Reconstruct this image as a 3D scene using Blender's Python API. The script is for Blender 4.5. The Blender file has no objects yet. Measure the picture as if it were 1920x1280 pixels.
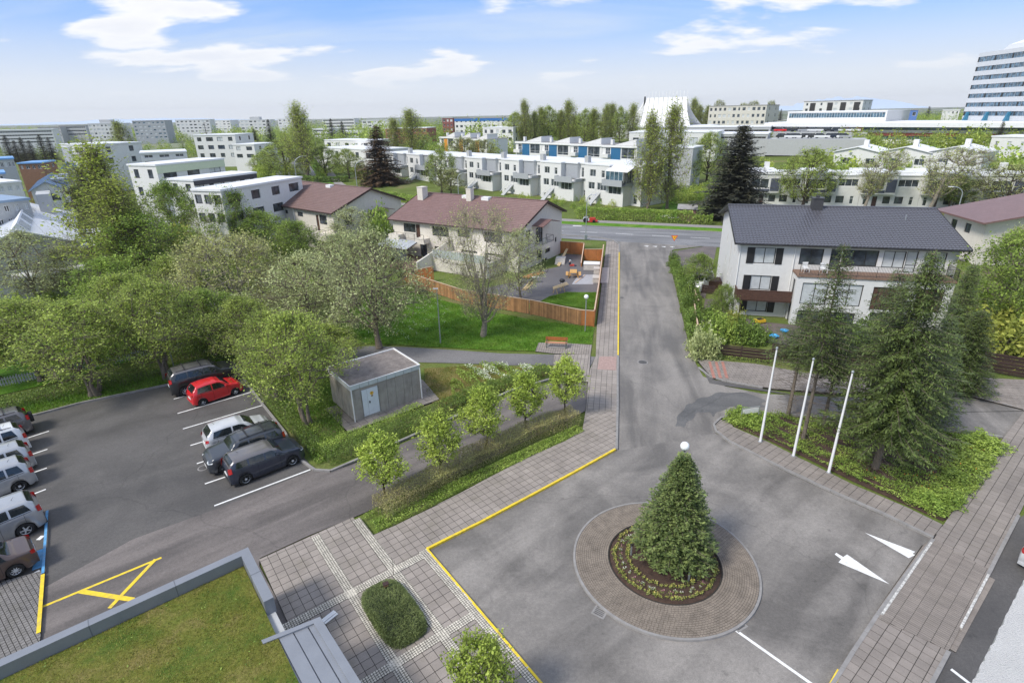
import bpy, math, random
import numpy as np
from math import sin, cos, pi, radians, sqrt, atan2, hypot
from mathutils import Vector, Matrix
scene = bpy.context.scene
COL = scene.collection
# ------------------------------------------------------------------ camera
CAM_H, PITCH, ROLL, FPX = 18.7, 0.38992, -0.018002, 1035.5
cam_d = bpy.data.cameras.new('camera'); cam = bpy.data.objects.new('camera', cam_d); COL.objects.link(cam)
cam_d.sensor_width = 36.0; cam_d.lens = 36.0*FPX/1920.0; cam_d.clip_start = 0.1; cam_d.clip_end = 40000
cam.matrix_world = Matrix.Translation((0, 0, CAM_H)) @ Matrix.Rotation(pi/2-PITCH, 4, 'X') @ Matrix.Rotation(ROLL, 4, 'Z')
scene.camera = cam
# ------------------------------------------------------------------ light
SUN_AZ, SUN_EL = radians(-125), radians(48)        # azimuth clockwise from +Y
world = bpy.data.worlds.new('World'); scene.world = world; world.use_nodes = True
SUN_E, SKY_S, EXPO = 1.6, 0.135, 1.22
sun_d = bpy.data.lights.new('sun', 'SUN'); sun_d.energy = SUN_E; sun_d.angle = radians(14); sun_d.color = (1, .95, .87)
sun = bpy.data.objects.new('sun', sun_d); COL.objects.link(sun)
sd = Vector((sin(SUN_AZ)*cos(SUN_EL), cos(SUN_AZ)*cos(SUN_EL), sin(SUN_EL)))
sun.rotation_euler = sd.to_track_quat('Z', 'Y').to_euler()
vs = scene.view_settings; vs.view_transform = 'Standard'; vs.look = 'None'; vs.gamma = 1; vs.exposure = EXPO
try: vs.use_curve_mapping = False
except Exception: pass
def NT(nt):
 """tiny node helper: n(type, **inputs) with links when a socket is passed"""
 def n(t, out=0, props=None, **kw):
  nd = nt.nodes.new(t)
  for k, v in (props or {}).items(): setattr(nd, k, v)
  for k, v in kw.items():
   k2 = k.replace('_', ' ')
   s = nd.inputs[int(k[1:])] if (k[0] == 'i' and k[1:].isdigit()) else nd.inputs[k2]
   if hasattr(v, 'is_linked') or isinstance(v, bpy.types.NodeSocket): nt.links.new(v, s)
   else: s.default_value = v
  return nd.outputs[out] if out is not None else nd
 return n
def ramp(nt, fac, stops, interp='LINEAR'):
 nd = nt.nodes.new('ShaderNodeValToRGB'); nd.color_ramp.interpolation = interp
 el = nd.color_ramp.elements
 while len(el) > 1: el.remove(el[0])
 el[0].position = stops[0][0]; el[0].color = c4(stops[0][1])
 for p, c in stops[1:]:
  e = el.new(p); e.color = c4(c)
 nt.links.new(fac, nd.inputs[0]); return nd.outputs[0]
def c4(c):
 if isinstance(c, (int, float)): return (c, c, c, 1)
 return tuple(c)+(1,) if len(c) == 3 else tuple(c)
CLX, CLY = 15.5, 11.5
def build_world():
 nt = world.node_tree; nt.nodes.clear(); n = NT(nt)
 sky = n('ShaderNodeTexSky', props=dict(sky_type='NISHITA', sun_disc=False, sun_elevation=SUN_EL, sun_rotation=SUN_AZ,
   altitude=50, air_density=1.0, dust_density=.6, ozone_density=1.5))
 tc = n('ShaderNodeTexCoord', out=None).outputs['Generated']
 sep = n('ShaderNodeSeparateXYZ', out=None, Vector=tc)
 z = n('ShaderNodeMath', props=dict(operation='MAXIMUM'), i0=sep.outputs[2], i1=0.0)
 zz = n('ShaderNodeMath', props=dict(operation='ADD'), i0=z, i1=.20)
 px = n('ShaderNodeMath', props=dict(operation='DIVIDE'), i0=sep.outputs[0], i1=zz)
 py = n('ShaderNodeMath', props=dict(operation='DIVIDE'), i0=sep.outputs[1], i1=zz)
 pv = n('ShaderNodeCombineXYZ', X=px, Y=py, Z=0.0)
 # thin high veil, streaked
 mp = n('ShaderNodeMapping', Vector=pv, Rotation=(0, 0, radians(-28)), Scale=(.30, 1.1, 1), Location=(2.3, .6, 0))
 veil = n('ShaderNodeTexNoise', out=0, props=dict(noise_dimensions='2D'), Vector=mp, Scale=.9, Detail=7.0, Roughness=.55, Distortion=.25)
 veil = ramp(nt, veil, [(.36, 0), (.62, 1)])
 # cumulus
 mp2 = n('ShaderNodeMapping', Vector=pv, Scale=(.75, 1.15, 1), Location=(CLX, CLY, 0))
 cum = n('ShaderNodeTexNoise', out=0, props=dict(noise_dimensions='2D'), Vector=mp2, Scale=1.5, Detail=9.0, Roughness=.52, Distortion=.1)
 cumf = ramp(nt, cum, [(.54, 0), (.62, 1)])
 shade = ramp(nt, cum, [(.55, (.80, .84, .92)), (.60, (1, 1, 1)), (.72, (.86, .88, .94))])
 hor = ramp(nt, z, [(0.0, .97), (.05, .86), (.09, .55), (.13, .2), (.17, .05), (.3, .25), (.5, .5), (1.0, .55)])
 base = n('ShaderNodeMix', out=2, props=dict(data_type='RGBA'), Factor=.8, i6=sky, i7=(.20, .95, 2.9, 1))
 vf = n('ShaderNodeMath', props=dict(operation='MULTIPLY'), i0=veil, i1=.6)
 vf = n('ShaderNodeMath', props=dict(operation='MAXIMUM'), i0=vf, i1=hor)
 low = ramp(nt, z, [(0.0, (1.0, 1.04, 1.08)), (.06, (.92, .97, 1.02)), (.12, (.88, .95, 1.0)), (.3, (.93, .965, 1.0)), (1.0, (1, 1, 1))])
 W = 2.95
 vc = n('ShaderNodeVectorMath', props=dict(operation='SCALE'), i0=low, Scale=W)
 m1 = n('ShaderNodeMix', out=2, props=dict(data_type='RGBA'), Factor=vf, i6=base, i7=vc)
 # cumulus only above the haze line
 hf = ramp(nt, z, [(.03, 0), (.07, .8), (.12, .98)])
 cf = n('ShaderNodeMath', props=dict(operation='MULTIPLY'), i0=cumf, i1=hf)
 cc = n('ShaderNodeVectorMath', props=dict(operation='SCALE'), i0=shade, Scale=3.4)
 m2 = n('ShaderNodeMix', out=2, props=dict(data_type='RGBA'), Factor=cf, i6=m1, i7=cc)
 bg = n('ShaderNodeBackground', Color=m2, Strength=SKY_S)
 out = nt.nodes.new('ShaderNodeOutputWorld'); nt.links.new(bg, out.inputs[0])
build_world()
# ------------------------------------------------------------------ geometry of the place
def ray(u, v):
 x, y = u-960, 640-v; c, s = cos(ROLL), sin(ROLL); x, y = c*x-s*y, s*x+c*y
 return (x, FPX*cos(PITCH)+y*sin(PITCH), -FPX*sin(PITCH)+y*cos(PITCH))
def P(u, v, z=0.0):
 d = ray(u, v); t = (z-CAM_H)/d[2]; return (d[0]*t, d[1]*t)
def RD(u, v, dist):
 d = ray(u, v); t = dist/hypot(d[0], d[1]); return (d[0]*t, d[1]*t, CAM_H+d[2]*t)
_AZ = [(-180, 2), (-70, 1), (-30, 4), (-12, 6), (0, 7.5), (15, 7.5), (25, 8.5), (38, 11.5), (60, 11), (180, 2)]
def terrain(x, y):
 r = hypot(x, y)
 if r < 128: return 0.0
 a = math.degrees(atan2(x, y)); A = 0
 for (a0, h0), (a1, h1) in zip(_AZ, _AZ[1:]):
  if a0 <= a <= a1: A = h0+(h1-h0)*(a-a0)/(a1-a0)
 t = min(1, (r-128)/160.0); t = t*t*(3-2*t)
 return A*t
def PT(u, v):                      # point where the sight line meets the ground
 d = ray(u, v); k = hypot(d[0], d[1]); r = 20.0
 while r < 3000:
  x, y, z = d[0]/k*r, d[1]/k*r, CAM_H+d[2]/k*r
  if z <= terrain(x, y): return (x, y, terrain(x, y))
  r += .5 if r < 200 else 2
 return (x, y, terrain(x, y))
# ------------------------------------------------------------------ mesh helpers
class MB:
 def __init__(s): s.v = []; s.f = []; s.m = []
 def add(s, vs, fs, m=0):
  o = len(s.v); s.v += [tuple(p) for p in vs]; s.f += [tuple(i+o for i in f) for f in fs]; s.m += [m]*len(fs)
 def box(s, x0, x1, y0, y1, z0, z1, m=0):
  s.add([(x0,y0,z0),(x1,y0,z0),(x1,y1,z0),(x0,y1,z0),(x0,y0,z1),(x1,y0,z1),(x1,y1,z1),(x0,y1,z1)],
    [(0,3,2,1),(4,5,6,7),(0,1,5,4),(1,2,6,5),(2,3,7,6),(3,0,4,7)], m)
 def obox(s, c, e, w, l, h, m=0, tilt=0):          # centre of base, unit dir e (x,y), width across, length along, height
  ex, ey = e; nx, ny = -ey, ex; vs = []
  for z in (0, h):
   for a, b in ((-1,-1),(1,-1),(1,1),(-1,1)):
    vs.append((c[0]+ex*a*l/2+nx*b*w/2, c[1]+ey*a*l/2+ny*b*w/2, c[2]+z))
  s.add(vs, [(0,3,2,1),(4,5,6,7),(0,1,5,4),(1,2,6,5),(2,3,7,6),(3,0,4,7)], m)
 def beam(s, a, b, w, h, m=0, up=(0,0,1)):         # rectangular bar between two points
  a = Vector(a); b = Vector(b); d = (b-a).normalized(); up = Vector(up)
  if abs(d.dot(up)) > .98: up = Vector((1,0,0))
  n = d.cross(up).normalized(); q = n.cross(d).normalized(); vs = []
  for p in (a, b):
   for i, j in ((-1,-1),(1,-1),(1,1),(-1,1)): vs.append(p+n*(i*w/2)+q*(j*h/2))
  s.add(vs, [(0,1,2,3),(7,6,5,4),(0,4,5,1),(1,5,6,2),(2,6,7,3),(3,7,4,0)], m)
 def tube(s, pts, rad, k=8, m=0, cap=True):
  pts = [Vector(p) for p in pts]
  if not hasattr(rad, '__len__'): rad = [rad]*len(pts)
  o = len(s.v); q = None
  for i, p in enumerate(pts):
   d = (pts[min(i+1, len(pts)-1)]-pts[max(i-1, 0)]).normalized()
   if q is None: q = Vector((1,0,0)) if abs(d.x) < .9 else Vector((0,1,0))
   n = (q-d*q.dot(d)).normalized(); q = n; b = d.cross(n)
   for j in range(k):
    a = 2*pi*j/k; s.v.append(tuple(p+n*(cos(a)*rad[i])+b*(sin(a)*rad[i])))
  for i in range(len(pts)-1):
   for j in range(k):
    a = o+i*k+j; b_ = o+i*k+(j+1)%k; s.f.append((a, b_, b_+k, a+k)); s.m.append(m)
  if cap:
   s.f.append(tuple(o+j for j in reversed(range(k)))); s.m.append(m)
   e = o+(len(pts)-1)*k; s.f.append(tuple(e+j for j in range(k))); s.m.append(m)
 def lathe(s, prof, k=16, c=(0,0,0), m=0, axis='Z'):
  o = len(s.v)
  for r, z in prof:
   for j in range(k):
    a = 2*pi*j/k; x, y = r*cos(a), r*sin(a)
    p = (x, y, z) if axis == 'Z' else (x, z, y)
    s.v.append((c[0]+p[0], c[1]+p[1], c[2]+p[2]))
  for i in range(len(prof)-1):
   for j in range(k):
    a = o+i*k+j; b = o+i*k+(j+1)%k
    s.f.append((a, b, b+k, a+k) if axis == 'Z' else (a, a+k, b+k, b)); s.m.append(m)
 def prism(s, poly, z0, z1, m=0, bottom=False):
  n = len(poly)
  area = sum(poly[i][0]*poly[(i+1)%n][1]-poly[(i+1)%n][0]*poly[i][1] for i in range(n))
  if area < 0: poly = poly[::-1]
  o = len(s.v); s.v += [(p[0], p[1], z0) for p in poly]+[(p[0], p[1], z1) for p in poly]
  s.f.append(tuple(o+n+i for i in range(n))); s.m.append(m)
  if bottom: s.f.append(tuple(o+n-1-i for i in range(n))); s.m.append(m)
  for i in range(n):
   j = (i+1) % n; s.f.append((o+i, o+j, o+n+j, o+n+i)); s.m.append(m)
 def quad(s, a, b, c, d, m=0): s.add([a, b, c, d], [(0,1,2,3)], m)
 def mesh(s, name, mats, smooth=False):
  me = bpy.data.meshes.new(name); me.from_pydata(s.v, [], s.f)
  for mt in (mats if isinstance(mats, (list, tuple)) else [mats]): me.materials.append(mt)
  if any(s.m): me.polygons.foreach_set('material_index', s.m)
  if smooth: me.polygons.foreach_set('use_smooth', [True]*len(me.polygons))
  me.update(); return me
 def obj(s, name, mats, parent=None, smooth=False, loc=None, kind=None):
  return link(name, s.mesh(name, mats, smooth), parent, loc, kind)
def link(name, me, parent=None, loc=None, kind=None, rz=0, sc=None):
 o = bpy.data.objects.new(name, me); COL.objects.link(o)
 if parent: o.parent = parent
 if loc: o.location = loc
 if rz: o.rotation_euler = (0, 0, rz)
 if sc: o.scale = sc if hasattr(sc, '__len__') else (sc, sc, sc)
 if kind: o['kind'] = kind
 return o
def npmesh(name, V, F, mats, midx=None, smooth=False):      # fast: V (n,3), F (m,k) constant k
 me = bpy.data.meshes.new(name); V = np.asarray(V, np.float32); F = np.asarray(F, np.int32)
 me.vertices.add(len(V)); me.vertices.foreach_set('co', V.ravel())
 k = F.shape[1]; me.loops.add(F.size); me.loops.foreach_set('vertex_index', F.ravel())
 me.polygons.add(len(F)); me.polygons.foreach_set('loop_start', np.arange(len(F), dtype=np.int32)*k)
 me.polygons.foreach_set('loop_total', np.full(len(F), k, np.int32))
 for mt in (mats if isinstance(mats, (list, tuple)) else [mats]): me.materials.append(mt)
 if midx is not None: me.polygons.foreach_set('material_index', np.asarray(midx, np.int32))
 if smooth: me.polygons.foreach_set('use_smooth', np.ones(len(F), bool))
 me.update(calc_edges=True); return me
def thing(name, label, cat, loc=(0,0,0), rz=0, group=None):
 o = bpy.data.objects.new(name, None); COL.objects.link(o); o.location = loc if len(loc) == 3 else (loc[0], loc[1], 0)
 o.rotation_euler = (0, 0, rz); o.empty_display_size = .2
 return tag(o, label, cat, group)
def tag(o, label, cat, group=None):
 o['label'] = label; o['category'] = cat
 if group: o['group'] = group
 return o
def dup(root, loc=None, rz=None, label=None, sc=None):
 r = root.copy(); COL.objects.link(r)
 if loc is not None: r.location = loc
 if rz is not None: r.rotation_euler = (0, 0, rz)
 if sc is not None: r.scale = sc if hasattr(sc, '__len__') else (sc, sc, sc)
 if label: r['label'] = label
 for ch in list(root.children):
  c = ch.copy(); COL.objects.link(c); c.parent = r
  for g in list(ch.children):
   d = g.copy(); COL.objects.link(d); d.parent = c
 return r
def clip_poly(sub, clip):            # Sutherland-Hodgman, clip convex CCW
 out = list(sub)
 for i in range(len(clip)):
  a, b = clip[i], clip[(i+1) % len(clip)]; inp = out; out = []
  if not inp: return []
  def side(p): return (b[0]-a[0])*(p[1]-a[1])-(b[1]-a[1])*(p[0]-a[0])
  for j in range(len(inp)):
   p, q = inp[j-1], inp[j]; sp, sq = side(p), side(q)
   if sq >= 0:
    if sp < 0: t = sp/(sp-sq); out.append((p[0]+(q[0]-p[0])*t, p[1]+(q[1]-p[1])*t))
    out.append(q)
   elif sp >= 0: t = sp/(sp-sq); out.append((p[0]+(q[0]-p[0])*t, p[1]+(q[1]-p[1])*t))
 return out
def parea(p): return .5*sum(p[i-1][0]*p[i][1]-p[i][0]*p[i-1][1] for i in range(len(p)))
def inpoly(x, y, poly):
 c = False; j = len(poly)-1
 for i in range(len(poly)):
  xi, yi = poly[i]; xj, yj = poly[j]
  if (yi > y) != (yj > y) and x < (xj-xi)*(y-yi)/(yj-yi)+xi: c = not c
  j = i
 return c
def inpoly_np(X, Y, poly):
 c = np.zeros(len(X), bool); j = len(poly)-1
 for i in range(len(poly)):
  xi, yi = poly[i]; xj, yj = poly[j]
  if yi != yj:
   k = ((yi > Y) != (yj > Y)) & (X < (xj-xi)*(Y-yi)/(yj-yi)+xi); c ^= k
  j = i
 return c
def PX(pts, z=0.0): return [P(u, v, z) for u, v in pts]
# ------------------------------------------------------------------ materials
MATS = {}
def mat(name, col, rough=.8, var=.12, vscale=3.0, bump=0.0, bscale=40.0, metal=0.0, spec=.5, fine=.06, fscale=60.0, coat=0.0, objrand=0.0, dirt=None):
 if name in MATS: return MATS[name]
 m = bpy.data.materials.new(name); m.use_nodes = True; nt = m.node_tree; n = NT(nt); MATS[name] = m
 b = nt.nodes['Principled BSDF']
 geo = nt.nodes.new('ShaderNodeNewGeometry').outputs['Position']
 n1 = n('ShaderNodeTexNoise', out=0, Vector=geo, Scale=vscale, Detail=4.0, Roughness=.6)
 n2 = n('ShaderNodeTexNoise', out=0, Vector=geo, Scale=fscale, Detail=2.0)
 f1 = n('ShaderNodeMapRange', Value=n1, i1=.3, i2=.7, i3=1-var, i4=1+var)
 f2 = n('ShaderNodeMapRange', Value=n2, i1=.3, i2=.7, i3=1-fine, i4=1+fine)
 f = n('ShaderNodeMath', props=dict(operation='MULTIPLY'), i0=f1, i1=f2)
 if objrand:
  oi = nt.nodes.new('ShaderNodeObjectInfo').outputs['Random']
  f3 = n('ShaderNodeMapRange', Value=oi, i1=0., i2=1., i3=1-objrand, i4=1+objrand)
  f = n('ShaderNodeMath', props=dict(operation='MULTIPLY'), i0=f, i1=f3)
 c = n('ShaderNodeVectorMath', props=dict(operation='SCALE'), i0=c4(col)[:3], Scale=f)
 if dirt:   # rain streaks and soiling: (colour, amount)
  mp = n('ShaderNodeMapping', Vector=geo, Scale=(1.6, 1.6, .18))
  d = n('ShaderNodeTexNoise', out=0, Vector=mp, Scale=2.2, Detail=6.0, Roughness=.65)
  d = n('ShaderNodeMapRange', Value=d, i1=.5, i2=.8, i3=0., i4=dirt[1])
  c = n('ShaderNodeMix', out=2, props=dict(data_type='RGBA'), Factor=d, i6=c, i7=c4(dirt[0]))
 nt.links.new(c, b.inputs['Base Color'])
 b.inputs['Roughness'].default_value = rough; b.inputs['Metallic'].default_value = metal
 b.inputs['Specular IOR Level'].default_value = spec
 if coat: b.inputs['Coat Weight'].default_value = coat; b.inputs['Coat Roughness'].default_value = .05
 if bump:
  nb = n('ShaderNodeTexNoise', out=0, Vector=geo, Scale=bscale, Detail=3.0)
  bp = n('ShaderNodeBump', Height=nb, Strength=bump, Distance=.02); nt.links.new(bp, b.inputs['Normal'])
 return m
def leafmat(name, col, col2, vscale=.6, trans=.42, rough=.55):
 if name in MATS: return MATS[name]
 m = bpy.data.materials.new(name); m.use_nodes = True; nt = m.node_tree; n = NT(nt); MATS[name] = m
 nt.nodes.clear()
 g = nt.nodes.new('ShaderNodeNewGeometry'); geo = g.outputs['Position']; rpi = g.outputs['Random Per Island']
 n1 = n('ShaderNodeTexNoise', out=0, Vector=geo, Scale=vscale, Detail=3.0)
 f = n('ShaderNodeMapRange', Value=n1, i1=.35, i2=.65, i3=0., i4=1.)
 mx = n('ShaderNodeMath', props=dict(operation='MULTIPLY'), i0=rpi, i1=.5)
 f = n('ShaderNodeMath', props=dict(operation='MULTIPLY_ADD'), i0=f, i1=.6, i2=mx)
 c = n('ShaderNodeMix', out=2, props=dict(data_type='RGBA'), Factor=f, i6=c4(col), i7=c4(col2))
 oi = nt.nodes.new('ShaderNodeObjectInfo').outputs['Random']
 v = n('ShaderNodeMapRange', Value=oi, i1=0., i2=1., i3=.86, i4=1.14)
 v2 = n('ShaderNodeMapRange', Value=rpi, i1=0., i2=1., i3=.85, i4=1.5)
 v = n('ShaderNodeMath', props=dict(operation='MULTIPLY'), i0=v, i1=v2)
 c = n('ShaderNodeVectorMath', props=dict(operation='SCALE'), i0=c, Scale=v)
 d = n('ShaderNodeBsdfPrincipled', Base_Color=c, Roughness=rough, Specular_IOR_Level=.3)
 t = n('ShaderNodeBsdfTranslucent', Color=c)
 mxs = nt.nodes.new('ShaderNodeMixShader'); mxs.inputs[0].default_value = trans
 nt.links.new(d, mxs.inputs[1]); nt.links.new(t, mxs.inputs[2])
 out = nt.nodes.new('ShaderNodeOutputMaterial'); nt.links.new(mxs.outputs[0], out.inputs[0])
 return m
def glassmat(name, col=(.03, .04, .05), rough=.06, var=.5):
 """window pane seen from outside: dark room behind a glossy surface, curtains and furniture as uneven tone"""
 if name in MATS: return MATS[name]
 m = bpy.data.materials.new(name); m.use_nodes = True; nt = m.node_tree; n = NT(nt); MATS[name] = m
 b = nt.nodes['Principled BSDF']; geo = nt.nodes.new('ShaderNodeNewGeometry').outputs['Position']
 n1 = n('ShaderNodeTexNoise', out=0, Vector=geo, Scale=1.1, Detail=3.0)
 c = ramp(nt, n1, [(.35, tuple(x*(1-var) for x in col)), (.65, tuple(x*(1+var*2) for x in col))])
 nt.links.new(c, b.inputs['Base Color']); b.inputs['Roughness'].default_value = rough; b.inputs['Specular IOR Level'].default_value = .8
 return m
def asphalt(name, dark, light, ang=0.0, streak=.5, patch=.5, wet=0.0, tint=(1, .97, .95)):
 m = bpy.data.materials.new(name); m.use_nodes = True; nt = m.node_tree; n = NT(nt)
 b = nt.nodes['Principled BSDF']; geo = nt.nodes.new('ShaderNodeNewGeometry').outputs['Position']
 mp = n('ShaderNodeMapping', Vector=geo, Rotation=(0, 0, ang)); mp = n('ShaderNodeMapping', Vector=mp, Scale=(.10, .75, 1))
 s = n('ShaderNodeTexNoise', out=0, Vector=mp, Scale=1.0, Detail=4.0, Roughness=.55, Distortion=.5)
 p = n('ShaderNodeTexNoise', out=0, Vector=geo, Scale=.22, Detail=6.0, Roughness=.62, Distortion=.6)
 f = n('ShaderNodeMath', props=dict(operation='MULTIPLY'), i0=s, i1=streak)
 f = n('ShaderNodeMath', props=dict(operation='MULTIPLY_ADD'), i0=p, i1=patch, i2=f)
 f = n('ShaderNodeMapRange', Value=f, i1=.40*(streak+patch), i2=.60*(streak+patch), i3=0., i4=1.)
 c = n('ShaderNodeMix', out=2, props=dict(data_type='RGBA'), Factor=f, i6=c4(tuple(dark*t for t in tint)), i7=c4(tuple(light*t for t in tint)))
 g = n('ShaderNodeTexNoise', out=0, Vector=geo, Scale=26.0, Detail=4.0, Roughness=.8)
 g = n('ShaderNodeMapRange', Value=g, i1=.3, i2=.7, i3=.74, i4=1.26)
 sp = n('ShaderNodeTexNoise', out=0, Vector=geo, Scale=1.7, Detail=3.0, Roughness=.6)
 sp = ramp(nt, sp, [(.25, .70), (.34, .97), (.6, 1.0), (.75, 1.12)])
 g = n('ShaderNodeMath', props=dict(operation='MULTIPLY'), i0=g, i1=sp)
 g3 = n('ShaderNodeTexNoise', out=0, Vector=geo, Scale=7.0, Detail=5.0, Roughness=.75); g3 = n('ShaderNodeMapRange', Value=g3, i1=.3, i2=.7, i3=.82, i4=1.18); g = n('ShaderNodeMath', props=dict(operation='MULTIPLY'), i0=g, i1=g3)
 # hairline cracks
 vo = n('ShaderNodeTexNoise', out=1, Vector=geo, Scale=.5, Detail=4.0)
 vv = n('ShaderNodeVectorMath', props=dict(operation='MULTIPLY_ADD'), i0=vo, i1=(2.2, 2.2, 0), i2=geo)
 vr = n('ShaderNodeTexVoronoi', out=0, props=dict(feature='DISTANCE_TO_EDGE'), Vector=vv, Scale=.07)
 ck = ramp(nt, vr, [(.0, .80), (.0005, .9), (.0011, 1)])
 g = n('ShaderNodeMath', props=dict(operation='MULTIPLY'), i0=g, i1=ck)
 c = n('ShaderNodeVectorMath', props=dict(operation='SCALE'), i0=c, Scale=g)
 nt.links.new(c, b.inputs['Base Color'])
 r = n('ShaderNodeMapRange', Value=f, i1=0., i2=1., i3=.62-wet, i4=.86-wet); nt.links.new(r, b.inputs['Roughness'])
 b.inputs['Specular IOR Level'].default_value = .45
 bp = n('ShaderNodeBump', Height=g, Strength=.35, Distance=.006); nt.links.new(bp, b.inputs['Normal'])
 return m
def pavemat(name, col, ang, tw, tl, o=(0, 0), var=.16, moss=.25):
 m = bpy.data.materials.new(name); m.use_nodes = True; nt = m.node_tree; n = NT(nt)
 b = nt.nodes['Principled BSDF']; geo = nt.nodes.new('ShaderNodeNewGeometry').outputs['Position']
 q = n('ShaderNodeVectorMath', props=dict(operation='SUBTRACT'), i0=geo, i1=(o[0], o[1], 0))
 q = n('ShaderNodeVectorRotate', Vector=q, Axis=(0, 0, 1), Angle=-ang)
 q = n('ShaderNodeVectorMath', props=dict(operation='MULTIPLY'), i0=q, i1=(1/tw, 1/tl, 0))
 q = n('ShaderNodeVectorMath', props=dict(operation='FLOOR'), i0=q)
 w = n('ShaderNodeTexWhiteNoise', out=0, props=dict(noise_dimensions='2D'), Vector=q)
 f = n('ShaderNodeMapRange', Value=w, i1=0., i2=1., i3=1-var, i4=1+var)
 l = n('ShaderNodeTexNoise', out=0, Vector=geo, Scale=.6, Detail=5.0, Roughness=.65)
 l2 = n('ShaderNodeMapRange', Value=l, i1=.3, i2=.7, i3=.82, i4=1.15)
 g = n('ShaderNodeTexNoise', out=0, Vector=geo, Scale=38.0, Detail=3.0)
 g2 = n('ShaderNodeMapRange', Value=g, i1=.3, i2=.7, i3=.86, i4=1.14)
 f = n('ShaderNodeMath', props=dict(operation='MULTIPLY'), i0=f, i1=l2)
 f = n('ShaderNodeMath', props=dict(operation='MULTIPLY'), i0=f, i1=g2)
 c = n('ShaderNodeVectorMath', props=dict(operation='SCALE'), i0=c4(col)[:3], Scale=f)
 ms = n('ShaderNodeTexNoise', out=0, Vector=geo, Scale=.9, Detail=6.0, Roughness=.7)
 mf = n('ShaderNodeMapRange', Value=ms, i1=.52, i2=.72, i3=0., i4=moss)
 c = n('ShaderNodeMix', out=2, props=dict(data_type='RGBA'), Factor=mf, i6=c, i7=c4((.12, .11, .06)))
 nt.links.new(c, b.inputs['Base Color']); b.inputs['Roughness'].default_value = .85
 bp = n('ShaderNodeBump', Height=g, Strength=.25, Distance=.004); nt.links.new(bp, b.inputs['Normal'])
 return m
def grassmat(name, a, b_, c_, s=.5):
 if name in MATS: return MATS[name]
 m = bpy.data.materials.new(name); m.use_nodes = True; nt = m.node_tree; n = NT(nt); MATS[name] = m
 b = nt.nodes['Principled BSDF']; geo = nt.nodes.new('ShaderNodeNewGeometry').outputs['Position']
 n1 = n('ShaderNodeTexNoise', out=0, Vector=geo, Scale=s, Detail=7.0, Roughness=.65)
 c = ramp(nt, n1, [(.36, a), (.5, b_), (.64, c_)])
 n2 = n('ShaderNodeTexNoise', out=0, Vector=geo, Scale=9.0, Detail=5.0, Roughness=.75)
 f = n('ShaderNodeMapRange', Value=n2, i1=.3, i2=.7, i3=.6, i4=1.4)
 c = n('ShaderNodeVectorMath', props=dict(operation='SCALE'), i0=c, Scale=f)
 nt.links.new(c, b.inputs['Base Color']); b.inputs['Roughness'].default_value = .95; b.inputs['Specular IOR Level'].default_value = .15
 bp = n('ShaderNodeBump', Height=n2, Strength=.6, Distance=.06); nt.links.new(bp, b.inputs['Normal'])
 return m
rng = np.random.default_rng(7); random.seed(7)
# ------------------------------------------------------------------ terrain sheet (one sheet to the horizon)
M_ground = grassmat('ground_green', (.095, .12, .03), (.12, .165, .035), (.17, .16, .07), .12)
def townish():
 nt = M_ground.node_tree; n = NT(nt); b = nt.nodes['Principled BSDF']; src = b.inputs['Base Color'].links[0].from_socket; geo = nt.nodes.new('ShaderNodeNewGeometry').outputs['Position']
 l = n('ShaderNodeVectorMath', out=1, props=dict(operation='LENGTH'), i0=geo); f = n('ShaderNodeMapRange', Value=l, i1=260., i2=700., i3=0., i4=.85); f.node.clamp = True
 v = n('ShaderNodeTexVoronoi', out=1, Vector=geo, Scale=.03); h = n('ShaderNodeSeparateXYZ', out=0, Vector=v); c = ramp(nt, h, [(0, (.10, .13, .07)), (.5, (.16, .17, .13)), (.8, (.35, .35, .34)), (1, (.5, .5, .5))], 'CONSTANT')
 nt.links.new(n('ShaderNodeMix', out=2, props=dict(data_type='RGBA'), Factor=f, i6=src, i7=c), b.inputs['Base Color'])
townish()
def build_ground():
 rs = list(np.linspace(0, 120, 14))+list(np.linspace(132, 420, 34))+[480, 560, 680, 850, 1100, 1500, 2200, 3500, 5200, 7000]
 A = 120; V = [(0, 0, -.06)]; F = []
 for r in rs[1:]:
  for k in range(A):
   a = 2*pi*k/A; x, y = r*sin(a), r*cos(a); V.append((x, y, terrain(x, y)-.06))
 for k in range(A): F.append((0, 1+(k+1) % A, 1+k))
 for i in range(len(rs)-2):
  for k in range(A):
   a = 1+i*A+k; b = 1+i*A+(k+1) % A; F.append((a, b, b+A, a+A))
 me = bpy.data.meshes.new('ground'); me.from_pydata(V, [], F); me.materials.append(M_ground)
 me.polygons.foreach_set('use_smooth', [True]*len(me.polygons)); me.update(); link('ground', me, kind='structure')
build_ground()
def hills():
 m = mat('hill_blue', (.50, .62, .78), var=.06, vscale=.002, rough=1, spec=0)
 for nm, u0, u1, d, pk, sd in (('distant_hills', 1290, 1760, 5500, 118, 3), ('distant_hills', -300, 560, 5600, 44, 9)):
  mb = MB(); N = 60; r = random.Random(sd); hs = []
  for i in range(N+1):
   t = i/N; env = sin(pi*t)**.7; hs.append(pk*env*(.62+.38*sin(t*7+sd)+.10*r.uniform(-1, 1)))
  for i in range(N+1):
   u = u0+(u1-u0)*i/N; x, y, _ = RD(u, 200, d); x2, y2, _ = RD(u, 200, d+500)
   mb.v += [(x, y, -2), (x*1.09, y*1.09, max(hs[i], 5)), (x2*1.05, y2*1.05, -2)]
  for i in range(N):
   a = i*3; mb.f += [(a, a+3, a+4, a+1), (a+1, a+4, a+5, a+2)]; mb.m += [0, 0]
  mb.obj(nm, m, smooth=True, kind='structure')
hills()
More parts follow.
